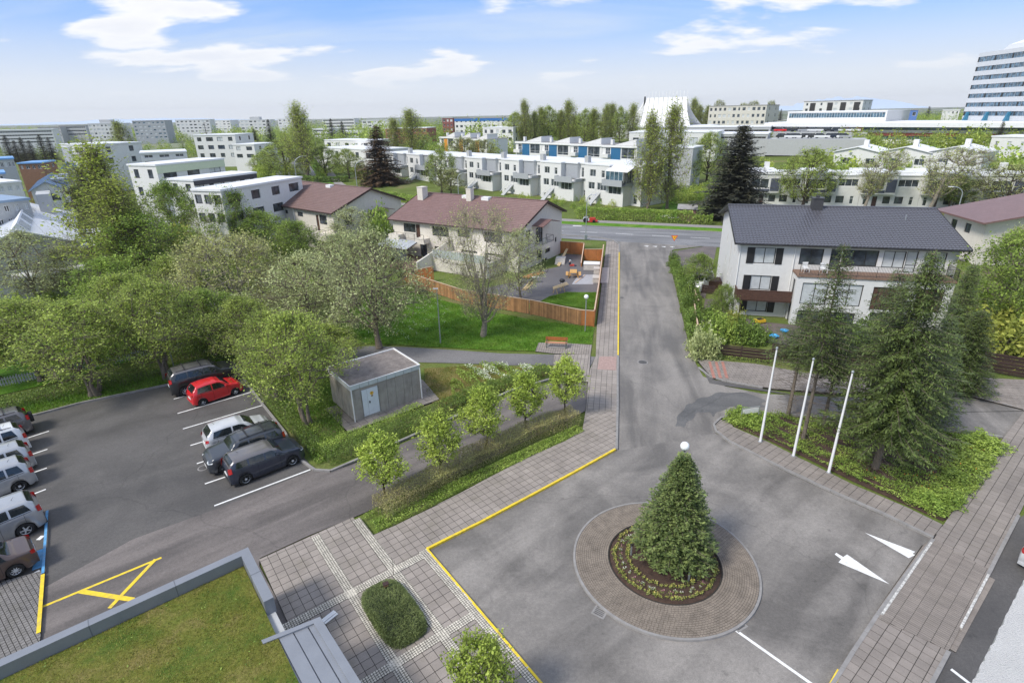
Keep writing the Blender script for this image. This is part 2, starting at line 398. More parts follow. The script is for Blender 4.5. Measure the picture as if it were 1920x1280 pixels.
# ------------------------------------------------------------------ asphalt
A_ANG = radians(-52.96)      # axis of the plaza
SX = (P(1161, 472)[0]-P(1157, 700)[0], P(1161, 472)[1]-P(1157, 700)[1]); S_ANG = atan2(SX[1], SX[0])
def sheet(name, poly, z, m):
 mb = MB(); n = len(poly); a = parea(poly); pl = poly if a > 0 else poly[::-1]
 mb.v = [(p[0], p[1], z) for p in pl]; mb.f = [tuple(range(n))]; mb.m = [0]; return mb.obj(name, m, kind='structure')
M_road = asphalt('asphalt_street', .125, .235, ang=-S_ANG, streak=.8, patch=.5, tint=(1.09, 1.01, .92))
M_circle = asphalt('asphalt_circle', .12, .25, ang=radians(-42), streak=.5, patch=.9, tint=(1.09, 1.01, .92))
M_park = asphalt('asphalt_parking', .072, .110, ang=radians(-30), streak=.3, patch=.6, tint=(1.06, 1.0, .95))
M_drive = asphalt('asphalt_drive', .088, .170, ang=radians(-38), streak=1.0, patch=.4, tint=(1.12, .99, .92))
M_path = asphalt('asphalt_path', .14, .19, ang=0, streak=.4, patch=.4, tint=(1, .96, .95))
M_main = asphalt('asphalt_main', .15, .24, ang=radians(15), streak=1.0, patch=.3, tint=(1, 1, 1.02))
# street and turning circle meet along one line
tj = [(1157, 845), (1340, 812)]
street = PX([(1157, 845), (1157, 700), (1159, 600), (1161, 472), (1160, 452), (1340, 463), (1262, 468), (1254, 480), (1262, 520), (1290, 640), (1305, 682), (1318, 705), (1360, 724), (1430, 738), (1520, 742), (1620, 745), (1700, 742), (1820, 745), (1925, 771), (1925, 770), (1880, 822), (1800, 812), (1600, 792), (1440, 776), (1352, 784), (1338, 800), (1342, 812)])
street[4] = P(1128, 446); street.insert(5, P(1345, 458)); del street[6]
sheet('street', street, 0.0, M_road)
circle = PX([(1157, 845), (1342, 812), (1385, 838), (1461, 878), (1558, 924), (1655, 966), (1752, 1012), (1645, 1152), (1560, 1290), (1500, 1420), (1080, 1420), (1015, 1284), (798, 1030), (1153, 843)])
sheet('turning_circle', circle, 0.0, M_circle)
park = PX([(590, 882), (441, 688), (330, 718), (240, 738), (150, 757), (70, 778), (-40, 800), (-300, 880), (-260, 1150), (-20, 1300), (60, 1300), (85, 1100), (250, 1010), (420, 948)])
sheet('parking_lot', park, 0.0, M_park)
drive = PX([(590, 880), (420, 948), (250, 1010), (85, 1100), (60, 1300), (300, 1300), (560, 1200), (486, 1060), (487, 1046), (580, 1003), (662, 970), (690, 958), (900, 868), (1060, 790), (1097, 770), (1100, 757), (1106, 716), (1040, 716), (960, 740), (860, 785), (700, 855), (620, 885)])
sheet('driveway', drive, 0.004, M_drive)
path = PX([(1105, 690), (1117, 668), (1040, 664), (940, 662), (860, 656), (760, 650), (690, 648), (640, 652), (560, 640), (470, 600), (420, 560), (380, 520), (340, 480), (300, 440), (285, 425), (262, 430), (290, 470), (340, 530), (400, 590), (470, 640), (560, 672), (640, 685), (750, 678), (850, 680), (960, 684), (1040, 684)])
sheet('footpath', path, -0.02, M_path)
# main road beyond, its far pavement and verge
def along(p, q, t): return (p[0]+(q[0]-p[0])*t, p[1]+(q[1]-p[1])*t)
n0, n1 = P(1055, 447), P(1340, 463); f0, f1 = P(1055, 420), P(1340, 434)
def strip(a0, a1, b0, b1, t0=-9, t1=9): return [along(a0, a1, t0), along(a0, a1, t1), along(b0, b1, t1), along(b0, b1, t0)]
rd = (n1[0]-n0[0], n1[1]-n0[1]); rl = hypot(*rd); rd = (rd[0]/rl, rd[1]/rl); rn = (-rd[1], rd[0])
if rn[1] < 0: rn = (-rn[0], -rn[1])
R0 = n0
def RW(s, t, z=0.0):                       # along / across the main road, which bends away on the left
 if s >= 0: return (R0[0]+rd[0]*s+rn[0]*t, R0[1]+rd[1]*s+rn[1]*t, z)
 x, y = R0; n = max(1, int(-s/3)); st = -s/n; a0 = atan2(rd[1], rd[0])
 for i in range(n):
  q = (i+.5)*st; a = a0-radians(48)*min(1, q/110)**.9; x -= cos(a)*st; y -= sin(a)*st
 a = a0-radians(48)*min(1, -s/110)**.9; return (x-sin(a)*t, y+cos(a)*t, z)
RWID = 11.6
def rstrip(name, t0, t1, z, m, s0=-190, s1=240, kind='structure'):
 # follows the terrain in the far part
 mb = MB(); N = 44
 for i in range(N+1):
  s = s0+(s1-s0)*i/N
  for t in (t0, t1): x, y, _ = RW(s, t); mb.v.append((x, y, terrain(x, y)+z))
 for i in range(N): mb.f.append((2*i, 2*i+2, 2*i+3, 2*i+1)); mb.m.append(0)
 return mb.obj(name, m, kind=kind)
rstrip('main_road', 0, RWID, .002, M_main)
M_lawn = grassmat('lawn_green', (.07, .17, .015), (.10, .22, .02), (.16, .24, .04), .5)
M_kerb = mat('kerb_concrete', (.26, .25, .24), var=.15, rough=.9, bump=.3)
M_yel = mat('yellow_paint', (.78, .57, .03), var=.14, vscale=6, rough=.7, dirt=((.26, .23, .16), .7))
M_white = mat('road_white', (.78, .78, .76), var=.12, vscale=8, rough=.7, dirt=((.3, .3, .3), .4))
M_blue = mat('road_blue', (.10, .33, .60), var=.2, vscale=4, rough=.7, dirt=((.5, .5, .5), .5))
rstrip('grass_verge', RWID+.1, RWID+3.2, .05, M_lawn)
rstrip('far_pavement', RWID+3.2, RWID+5.6, .06, mat('far_pavement_concrete', (.27, .25, .24), rough=.9), )
def mark(name, pts, z, m, parent=None): return sheet(name, pts, z, m)
def line(name, a, b, w, z=0.012, m=None):
 dx, dy = b[0]-a[0], b[1]-a[1]; l = hypot(dx, dy); nx, ny = -dy/l*w/2, dx/l*w/2
 return sheet(name, [(a[0]-nx, a[1]-ny), (b[0]-nx, b[1]-ny), (b[0]+nx, b[1]+ny), (a[0]+nx, a[1]+ny)], z, m or M_white)
for i in range(-12, 16):
 s = i*6.0+1.5; line('lane_marking', RW(s, RWID*.52)[:2], RW(s+2.9, RWID*.52)[:2], .16, .012)
for s, w in ((26.4, 3.2), (-1.2, 1.8)): line('lane_marking', RW(s, RWID*.40 if w > 2 else RWID-.6)[:2], RW(s+w, RWID*.40 if w > 2 else RWID-.6)[:2], .55, .012)
for k in range(4):
 a = P(1207+16*k, 461+.5*k); sheet('give_way_tooth', [(a[0], a[1]), (a[0]+.75, a[1]-.12), (a[0]+.42, a[1]-.62)], .012, M_white)
# ------------------------------------------------------------------ parking lines, arrows
for a, b in (((333, 775), (471, 735)), ((343, 804), (491, 760)), ((326, 748), (452, 712)), ((357, 835), (512, 788)), ((369, 869), (536, 815)), ((384, 907), (560, 847)), ((402, 948), (582, 880)),
    ((92, 808), (-70, 860)), ((89, 842), (-80, 898)), ((88, 877), (-80, 935)), ((86, 917), (-90, 985)), ((72, 962), (-100, 1030))):
 line('parking_line', P(*a), P(*b), .11)
for k, (a, b, w) in enumerate((((80, 1137), (303, 1045), .13), ((150, 1108), (250, 1124), .22), ((292, 1048), (205, 1140), .17))): line('yellow_hatching', P(*a), P(*b), w, .012+.003*k, M_yel)
line('yellow_hatching', P(74, 1190), P(82, 1080), .14, .13, M_yel)
line('blue_marking', P(82, 1078), P(90, 960), .11, .13, M_blue); line('blue_marking', P(70, 1066), P(76, 1030), .38, .012, M_blue)
line('white_marking', P(72, 1078), P(66, 1072), .3, .014); line('white_marking', P(80, 1008), P(72, 1008), .3, .014)
sheet('direction_arrow', PX([(1621, 998), (1716, 1034), (1711, 1038), (1716, 1040), (1704, 1046)]), .012, M_white)
sheet('direction_arrow', PX([(1668, 1095), (1572, 1054), (1577, 1048), (1565, 1039), (1568, 1036), (1581, 1044), (1588, 1039)]), .012, M_white)
line('lane_divider', P(1368, 1173), P(1525, 1284), .12)
line('white_marking', P(1783, 1254), P(1822, 1284), .12)
# damp patch
M_wet = asphalt('asphalt_wet', .08, .14, ang=.3, streak=.3, patch=.4, wet=.12, tint=(1.02, 1.0, .97))
def blob(pts, it=2):
 for _ in range(it):
  q = []
  for i in range(len(pts)):
   a, b = pts[i], pts[(i+1) % len(pts)]; q += [(a[0]*.75+b[0]*.25, a[1]*.75+b[1]*.25), (a[0]*.25+b[0]*.75, a[1]*.25+b[1]*.75)]
  pts = q
 return pts
sheet('puddle', blob(PX([(1265, 800), (1270, 790), (1268, 780), (1283, 768), (1287, 757), (1300, 756), (1310, 745), (1330, 744), (1345, 734), (1368, 737), (1395, 734), (1420, 744), (1440, 752), (1424, 756), (1440, 764), (1410, 762), (1388, 768), (1372, 760), (1356, 770), (1342, 772), (1338, 784), (1332, 772), (1318, 774), (1306, 772), (1300, 786), (1288, 790), (1284, 802), (1274, 798)]), 1), .006, M_wet)
sheet('asphalt_patch', PX([(1300, 655), (1340, 712), (1500, 742), (1352, 722), (1330, 718)]), .005, M_park)
# ------------------------------------------------------------------ kerbs (every stone a part)
def kerb(pts, m=None, w=.14, h=.12, L=1.0, z=0.0, name='kerb'):
 o = MB();
 root = bpy.data.objects.new(name, None); COL.objects.link(root); root['kind'] = 'structure'; root.empty_display_size = .1
 me_full = MB(); me_full.box(0, L-.012, -w/2, w/2, 0, h); me = me_full.mesh('kerb_stone', m or M_kerb)
 for a, b in zip(pts, pts[1:]):
  l = hypot(b[0]-a[0], b[1]-a[1]); k = max(1, round(l/L)); an = atan2(b[1]-a[1], b[0]-a[0]); s = l/k/L
  for i in range(k):
   t = i/k; c = link('kerb_stone', me, root, (a[0]+(b[0]-a[0])*t, a[1]+(b[1]-a[1])*t, z+random.uniform(-.003, .003)), rz=an, sc=(s, 1, 1))
 return root
kerb(PX([(800, 1028), (900, 978), (1000, 925), (1080, 882), (1154, 841)], .1), M_yel, .12, name='yellow_kerb')
kerb(PX([(800, 1028), (870, 1110), (940, 1192), (1018, 1284)], .1), M_yel, .10, name='yellow_kerb')
kerb(PX([(1156, 841), (1158, 760), (1158, 700), (1159, 666)], .1), None, .15)
kerb(PX([(1159, 665), (1160, 560), (1161, 473)], .1), M_yel, .12, name='yellow_kerb')
kerb(PX([(1161, 472), (1161, 458), (1150, 450), (1128, 445), (1090, 442), (1050, 440)], .1))
kerb(PX([(590, 882), (560, 861), (534, 811), (491, 757), (460, 715), (441, 688), (330, 719), (240, 738), (150, 757), (70, 778), (-40, 800)]), h=.13)
kerb(PX([(590, 882), (620, 884), (700, 850), (800, 806), (862, 778), (960, 732), (1030, 712)]), h=.12)
isl = [(1352, 784), (1338, 797), (1342, 809), (1366, 828), (1461, 876), (1558, 922), (1655, 964), (1750, 1010)]
kerb(PX(isl), h=.12)
kerb(PX([(1750, 1010), (1700, 1075), (1645, 1152), (1600, 1220), (1560, 1284)], .1), h=.12, name='kerb')
kerb(PX([(1575, 1256), (1556, 1290)], .12), M_yel, .18, name='yellow_kerb')
kerb(PX([(1352, 784), (1440, 774), (1600, 790), (1800, 810), (1880, 820)]), h=.1)
kerb(PX([(1310, 690), (1330, 706), (1362, 716), (1430, 728)]), h=.1)
kerb(PX([(1820, 743), (1870, 756), (1925, 770)]), h=.1)
kerb(PX([(1910, 965), (1866, 1050), (1852, 1078)], .1), h=.12); kerb(PX([(1779, 1220), (1745, 1284)], .1), h=.12)
kerb([RW(s, RWID)[:2] for s in range(-30, 60, 6)], h=.1, L=2.0)
# ------------------------------------------------------------------ pavements laid tile by tile
M_joint = mat('paving_joint', (.030, .027, .023), rough=1, var=.3)
def paving(name, poly, ang, tw, tl, m, z=.10, gap=.022, org=None, lift=0.0, slab=True, brick=False, maxn=300, tname='tile', base=0.0):
 if parea(poly) < 0: poly = poly[::-1]
 if slab:
  mb = MB(); mb.prism(poly, base-.04, z-.012); root = mb.obj(name, M_joint, kind='structure')
 else:
  mb = MB(); mb.prism(poly, z-.03, z-.006); root = mb.obj(name, M_joint, kind='structure')
 ox, oy = org or poly[0]; ca, sa = cos(ang), sin(ang)
 loc = [((x-ox)*ca+(y-oy)*sa, -(x-ox)*sa+(y-oy)*ca) for x, y in poly]
 x0, x1 = min(p[0] for p in loc), max(p[0] for p in loc); y0, y1 = min(p[1] for p in loc), max(p[1] for p in loc)
 pieces = []
 fullm = None
 j = math.floor(y0/tl)
 while j*tl < y1:
  off = (tw/2 if (brick and j % 2) else 0); i = math.floor((x0-off)/tw)
  while i*tw+off < x1:
   a0, b0 = i*tw+off+gap/2, j*tl+gap/2; a1, b1 = a0+tw-gap, b0+tl-gap
   cl = [(a0, b0), (a1, b0), (a1, b1), (a0, b1)]
   c = clip_poly(loc, cl)
   if len(c) >= 3:
    ar = abs(parea(c)); fa = (a1-a0)*(b1-b0)
    if ar > fa*.08: pieces.append(((a0+a1)/2, (b0+b1)/2, None if ar > fa*.995 else c))
   i += 1
  j += 1
 def wx(x, y): return (ox+x*ca-y*sa, oy+x*sa+y*ca)
 pieces.sort(key=lambda q: hypot(*wx(q[0], q[1])))
 hw, hl = (tw-gap)/2, (tl-gap)/2; fm = MB(); fm.prism([(-hw, -hl), (hw, -hl), (hw, hl), (-hw, hl)], -.02, 0); fme = fm.mesh(tname, m)
 rest = MB(); r = random.Random(len(pieces))
 for k, (cx, cy, c) in enumerate(pieces):
  dz = r.uniform(-.003, .003)+lift
  if k < maxn:
   w = wx(cx, cy)
   if c is None: link(tname, fme, root, (w[0], w[1], z+dz), rz=ang+r.uniform(-.006, .006))
   else:
    t = MB(); t.prism([(p[0]-cx, p[1]-cy) for p in c], -.02, 0); link(tname, t.mesh(tname, m), root, (w[0], w[1], z+dz), rz=ang)
  else:
   pts = c or [(cx-hw, cy-hl), (cx+hw, cy-hl), (cx+hw, cy+hl), (cx-hw, cy+hl)]
   rest.prism([wx(*p) for p in pts], z+dz-.02, z+dz)
 if rest.v: rest.obj(tname, m, root, kind='stuff')
 return root
TILE = .40
O1 = P(800, 1028, .1)
M_tile = pavemat('plaza_tile', (.285, .25, .22), A_ANG, TILE, TILE, O1, var=.08)
plaza = PX([(486, 1048), (583, 1004), (662, 969), (682, 997), (693, 1004), (740, 985), (800, 955), (860, 925), (920, 893), (1000, 852), (1060, 826), (1092, 806), (1098, 770), (1130, 770), (1157, 770), (1155, 841), (800, 1028), (1015, 1284), (1060, 1340), (640, 1400), (560, 1210)], .1)
paving('plaza_pavement', plaza, A_ANG, TILE, TILE, M_tile, org=O1)
M_tile2 = pavemat('street_tile', (.295, .26, .23), S_ANG, TILE, TILE, P(1157, 770, .1), var=.08)
spv = PX([(1157, 770), (1098, 770), (1100, 757), (1103, 716), (1107, 690), (1117, 668), (1119, 612), (1128, 530), (1137, 452), (1150, 452), (1160, 459), (1161, 472), (1159, 600), (1158, 700)], .1)
paving('street_pavement', spv, S_ANG, TILE, TILE, M_tile2, org=P(1157, 770, .1), brick=False)
M_pinkb = mat('red_brick_paving', (.36, .17, .13), var=.2, vscale=5, rough=.9)
sheet('tactile_paving', PX([(1124, 668), (1156, 668), (1155, 694), (1120, 692)], .108), .108, mat('tactile_red', (.36, .25, .22), var=.2, vscale=7, rough=.9))
paving('bench_pavement', PX([(1004, 658), (1010, 642), (1048, 642), (1110, 646), (1107, 664), (1040, 662)], .04), S_ANG, .2, .2, M_tile2, z=.03, maxn=60, base=-.05)
paving('path_pavement', PX([(1040, 664), (1107, 664), (1104, 716), (1062, 712), (1036, 690)], .09), S_ANG, .4, .3, M_tile2, z=.085, maxn=80)
# right hand pavement
RP_ANG = atan2(P(1880, 822)[1]-P(1750, 1008)[1], P(1880, 822)[0]-P(1750, 1008)[0])
M_tile3 = pavemat('right_tile', (.25, .22, .195), RP_ANG, TILE, TILE, P(1750, 1008, .1), var=.08, moss=.15)
M_brick3 = pavemat('right_brick', (.235, .205, .18), RP_ANG, .11, .42, P(1750, 1008, .1), var=.08, moss=.1)
rp = PX([(1752, 1008), (1881, 821), (1925, 765), (1940, 905), (1909, 968), (1852, 1078), (1776, 1224), (1740, 1290), (1556, 1290), (1600, 1222), (1646, 1150)], .1)
paving('right_pavement', rp, RP_ANG, TILE, TILE, M_tile3, org=P(1750, 1008, .1), maxn=300)
paving('brick_crossing', PX([(1754, 1012), (1860, 1070), (1776, 1218), (1650, 1160)], .1), RP_ANG, .11, .42, M_brick3, org=P(1750, 1008, .1), z=.112, slab=False, maxn=0, tname='brick', gap=.014)
paving('crossing_ramp', PX([(1728, 1022), (1750, 1012), (1652, 1156), (1645, 1142)], .03), RP_ANG, .11, .42, M_brick3, z=.035, maxn=0, tname='brick', gap=.014)
paving('crossing_ramp', PX([(1854, 1080), (1866, 1086), (1792, 1222), (1778, 1214)], .03), RP_ANG, .11, .42, M_brick3, z=.035, maxn=0, tname='brick', gap=.014)
for nm, a, b in (('worn_kerb', (1745, 1020), (1652, 1156)), ('worn_kerb', (1852, 1080), (1800, 1180))):
 kerb([P(*a), P(*b)], mat('worn_white', (.5, .49, .46), var=.5, vscale=9, rough=.9, dirt=((.2, .19, .18), .9)), .09, .125, name=nm)
# lot on the far right
sheet('parking_lot', PX([(1925, 962), (1909, 972), (1866, 1054), (1852, 1082), (1779, 1222), (1742, 1290), (2500, 1500), (2500, 900), (1945, 905)]), .001, M_park)
# left edge: fan-laid small paving under the left cars
M_sett = pavemat('grey_sett', (.20, .19, .18), A_ANG, .14, .14, (0, 0))
paving('sett_pavement', PX([(82, 1068), (76, 1190), (60, 1300), (-60, 1300), (-120, 1100), (20, 1085)], .1), A_ANG+.25, .16, .16, M_sett, z=.10, maxn=0, tname='sett', brick=True)
# side pavement on the right, past the junction
paving('side_pavement', PX([(1308, 675), (1330, 674), (1420, 682), (1520, 700), (1620, 706), (1700, 700), (1780, 704), (1925, 712), (1925, 768), (1820, 742), (1700, 738), (1560, 736), (1450, 728), (1362, 714), (1330, 702)], .1), radians(-4), .4, .4, M_tile3, maxn=200, brick=True)
for k, u in enumerate((1328, 1340, 1352)):
 sheet('tactile_paving', PX([(u, 678), (u+5, 678), (u+14, 709), (u+8, 708)], .108), .112, M_pinkb)
# island rim slabs
paving('island_pavement', PX([(1352, 786), (1340, 797), (1344, 808), (1368, 826), (1463, 873), (1560, 918), (1657, 961), (1752, 1006), (1772, 985), (1700, 950), (1600, 908), (1520, 868), (1440, 828), (1375, 800), (1366, 786)], .1), radians(-52), .42, .42, M_tile3, z=.10, org=P(1655, 964, .1), maxn=200)
sheet('gravel_driveway', PX([(1254, 472), (1345, 458), (1336, 500), (1322, 560), (1306, 548), (1292, 560), (1280, 530), (1262, 500)]), -.01, asphalt('driveway_brown', .10, .17, ang=.2, streak=.3, patch=.6, tint=(1.12, .95, .88)))
sheet('garden_terrace', PX([(1322, 560), (1338, 560), (1372, 592), (1440, 604), (1650, 625), (1650, 660), (1520, 655), (1420, 640), (1350, 620), (1316, 600)]), -.012, asphalt('terrace_brown', .08, .15, ang=.2, streak=.3, patch=.6, tint=(1.15, .95, .85)))
# ------------------------------------------------------------------ light sett bands on the plaza
M_set_l = pavemat('light_sett', (.56, .52, .44), A_ANG, .1, .1, O1, var=.2, moss=.1)
def band(a, b, w=.4, z=.118):
 dx, dy = b[0]-a[0], b[1]-a[1]; l = hypot(dx, dy); nx, ny = -dy/l*w/2, dx/l*w/2
 paving('sett_band', [(a[0]-nx, a[1]-ny), (b[0]-nx, b[1]-ny), (b[0]+nx, b[1]+ny), (a[0]+nx, a[1]+ny)], atan2(dy, dx), .1, .1, M_set_l, z=z, slab=False, maxn=0, tname='sett', gap=.022, org=(a[0]-nx, a[1]-ny))
ea = (cos(A_ANG), sin(A_ANG)); eb = (-ea[1], ea[0])
def PA(s, t): return (O1[0]+ea[0]*s+eb[0]*t, O1[1]+ea[1]*s+eb[1]*t)     # plaza frame: s along the yellow kerb towards the camera
def toPA(p): d = (p[0]-O1[0], p[1]-O1[1]); return (d[0]*ea[0]+d[1]*ea[1], d[0]*eb[0]+d[1]*eb[1])
tb2 = toPA(P(737, 1066, .1))[1]; tb1 = toPA(P(650, 1099, .1))[1]
sA0 = toPA(P(662, 973, .1))[0]
band(PA(0.0, -.22), PA(9, -.22), .4);
band(PA(sA0+.1, tb2), PA(9, tb2), .42); band(PA(toPA(P(585, 1008, .1))[0], tb1), PA(9, tb1), .42)
for s, z in ((toPA(P(797, 1032, .1))[0]+.22, .121), (toPA(P(828, 1190, .1))[0], .121)):
 band(PA(s, -.4), PA(s, -7.2), .4, z)
# clipping the far left end is hidden by the entrance roof
# ------------------------------------------------------------------ round island ring
M_ring = mat('ring_sett', (.215, .18, .145), var=.22, vscale=2.5, rough=.9, fine=.12, fscale=14)
RC = (6.64, 19.13)
def ring_stones():
 root = bpy.data.objects.new('roundabout_pavement', None); COL.objects.link(root); root['kind'] = 'structure'; root.location = (RC[0], RC[1], 0)
 b = MB(); b.lathe([(2.42, .13), (2.5, .125), (3.93, .085), (3.95, -.02)], 96); b.obj('bedding', M_joint, root)
 # fine joints
 allp = []
 nr = 15; r0, r1 = 2.48, 3.94
 for i in range(nr):
  ra = r0+(r1-r0)*i/nr; rb = r0+(r1-r0)*(i+1)/nr; k = int(2*pi*ra/.135)
  z0 = .135-.045*(i/nr)
  for j in range(k):
   a0 = 2*pi*(j+.5*(i % 2))/k; allp.append((ra, rb, a0, 2*pi/k, z0+random.uniform(-.004, .004)))
 def stone(mb, ra, rb, a0, da, z, c=(0, 0)):
  g = .011; ga = g/ra
  pts = [((ra+g/2)*cos(a0+ga/2), (ra+g/2)*sin(a0+ga/2)), ((rb-g/2)*cos(a0+ga/2), (rb-g/2)*sin(a0+ga/2)), ((rb-g/2)*cos(a0+da-ga/2), (rb-g/2)*sin(a0+da-ga/2)), ((ra+g/2)*cos(a0+da-ga/2), (ra+g/2)*sin(a0+da-ga/2))]
  mb.prism([(p[0]-c[0], p[1]-c[1]) for p in pts], z-.03, z)
 allp.sort(key=lambda s: hypot(RC[0]+s[0]*cos(s[2]), RC[1]+s[0]*sin(s[2])))
 for s in allp[:300]:
  mb = MB(); stone(mb, *s); link('sett', mb.mesh('sett', M_ring), root)
 mb = MB()
 for s in allp[300:]: stone(mb, *s)
 mb.obj('sett', M_ring, root, kind='stuff')
 e = MB(); e.lathe([(3.95, -.02), (3.95, .10), (4.05, .095), (4.06, -.02)], 96); e.obj('edge_kerb', M_kerb, root)
ring_stones()
M_soil = mat('bed_soil', (.060, .036, .026), var=.35, vscale=4, rough=1, bump=.8, bscale=18, fine=.35, fscale=30)
def mound(name, poly, z0, h, m, n=1200, kind='structure', rough=.05):
 xs = [p[0] for p in poly]; ys = [p[1] for p in poly]; cx, cy = sum(xs)/len(xs), sum(ys)/len(ys); V = [(cx, cy, z0+h)]; F = []; K = len(poly)
 R = [.2, .4, .6, .78, .9, 1.0]
 for r in R:
  for p in poly: V.append((cx+(p[0]-cx)*r, cy+(p[1]-cy)*r, z0+h*(1-r**3)+(random.uniform(-rough, rough) if r < 1 else -.05)))
 for k in range(K): F.append((0, 1+k, 1+(k+1) % K))
 for i in range(len(R)-1):
  for k in range(K): a = 1+i*K+k; b = 1+i*K+(k+1) % K; F.append((a, a+K, b+K, b))
 me = bpy.data.meshes.new(name); me.from_pydata(V, [], F); me.materials.append(m); me.polygons.foreach_set('use_smooth', [True]*len(F)); me.update()
 # faces must look up
 return link(name, me, kind=kind)
circ = [(RC[0]+2.45*cos(2*pi*k/48), RC[1]+2.45*sin(2*pi*k/48)) for k in range(48)]
mound('flower_bed_soil', circ, .12, .14, M_soil)
# manhole and gully covers
M_iron = mat('cast_iron', (.10, .095, .09), rough=.6, metal=.3)
def cover(u, v, r=.3, sq=False, rz=0):
 x, y = P(u, v); o = thing('manhole_cover', '', 'manhole cover', (x, y, .004), rz)
 mb = MB()
 if sq:
  mb.box(-.28, .28, -.28, .28, 0, .012)
  mb.obj('frame', M_kerb, o); g = MB()
  for k in range(5): g.box(-.2, .2, -.2+k*.085, -.16+k*.085, .012, .02)
  g.obj('grate', M_iron, o)
 else:
  mb.lathe([(r*1.25, 0), (r*1.25, .01), (r*1.0, .012)], 24); mb.obj('frame', M_kerb, o)
  g = MB(); g.lathe([(r, .012), (r*.95, .02), (.12, .018), (.1, .024), (0, .024)], 24); g.obj('lid', M_iron, o)
 return o
for (u, v, r, sq, rz), lb in zip([(1205, 679, .34, 0, 0), (1128, 974, .2, 1, .5), (1125, 1146, .2, 1, -.6), (1383, 1170, .2, 1, .5), (381, 877, .24, 0, 0), (1166, 558, .22, 0, 0)],
  ['round light-rimmed manhole cover in the street by the pavement crossing', 'square drain grate left of the round tree, at the upper left of the cobbled ring', 'square drain grate at the lower left of the cobbled ring', 'square drain grate at the start of the white line, lower right of the ring',
   'small round manhole cover in the parking lot beside the dark grey car', 'round manhole cover in the street beside the globe lamp']):
 cover(u, v, r, sq, rz)['label'] = lb
# ------------------------------------------------------------------ building kit
M_wcream = mat('render_cream', (.66, .62, .55), var=.05, rough=.9, bump=.25, bscale=60, dirt=((.48, .44, .38), .35))
M_wwhite = mat('render_white', (.68, .68, .665), var=.04, rough=.85, bump=.15, bscale=60, dirt=((.58, .57, .54), .30))
M_wgrey = mat('render_grey', (.42, .43, .43), var=.06, rough=.85, dirt=((.3, .3, .3), .3))
M_pgrey = mat('panel_grey', (.36, .38, .40), var=.05, rough=.7)
M_dark = mat('frame_dark', (.03, .028, .027), rough=.5, var=.1)
M_fwhite = mat('frame_white', (.78, .78, .77), rough=.5, var=.03)
M_brownw = mat('timber_brown', (.085, .042, .028), rough=.7, var=.25, vscale=6)
M_glass = glassmat('window_glass', (.045, .055, .065))
M_glassb = glassmat('window_glass_blue', (.06, .11, .15), var=.4)
M_curt = mat('curtain_white', (.52, .55, .56), rough=.35, var=.12, vscale=2.2, spec=.8)
M_metal = mat('galvanised', (.40, .42, .44), rough=.45, metal=.6, var=.1)
M_steel = mat('rail_dark', (.05, .05, .05), rough=.5, metal=.3)
M_roofW = mat('roof_white', (.76, .77, .78), rough=.5, var=.04, vscale=1.5, dirt=((.6, .61, .62), .25))
M_flat = mat('roof_felt', (.30, .29, .28), rough=.95, var=.2, vscale=1.5, dirt=((.18, .16, .14), .6))
WIN = {}
def window_mesh(w, h, nx, ny, fr, gl, frame=.075, d=.05, big=True):
 key = (round(w, 2), round(h, 2), str(nx), str(ny), fr.name, gl.name)
 if key in WIN: return WIN[key]
 f = MB(); f.box(0, w, 0, d, 0, frame); f.box(0, w, 0, d, h-frame, h); f.box(0, frame, 0, d, frame, h-frame); f.box(w-frame, w, 0, d, frame, h-frame)
 xs = list(nx) if hasattr(nx, '__len__') else [i/nx for i in range(1, nx)]; ys = list(ny) if hasattr(ny, '__len__') else [i/ny for i in range(1, ny)]
 for t in xs: f.box(w*t-frame*.4, w*t+frame*.4, .004, d-.004, frame, h-frame)
 for t in ys: f.box(frame, w-frame, .006, d-.006, h*t-frame*.35, h*t+frame*.35)
 g = MB(); g.box(frame*.6, w-frame*.6, d*.55, d*.75, frame*.6, h-frame*.6)
 WIN[key] = (f.mesh('window_frame', fr), g.mesh('pane', gl)); return WIN[key]
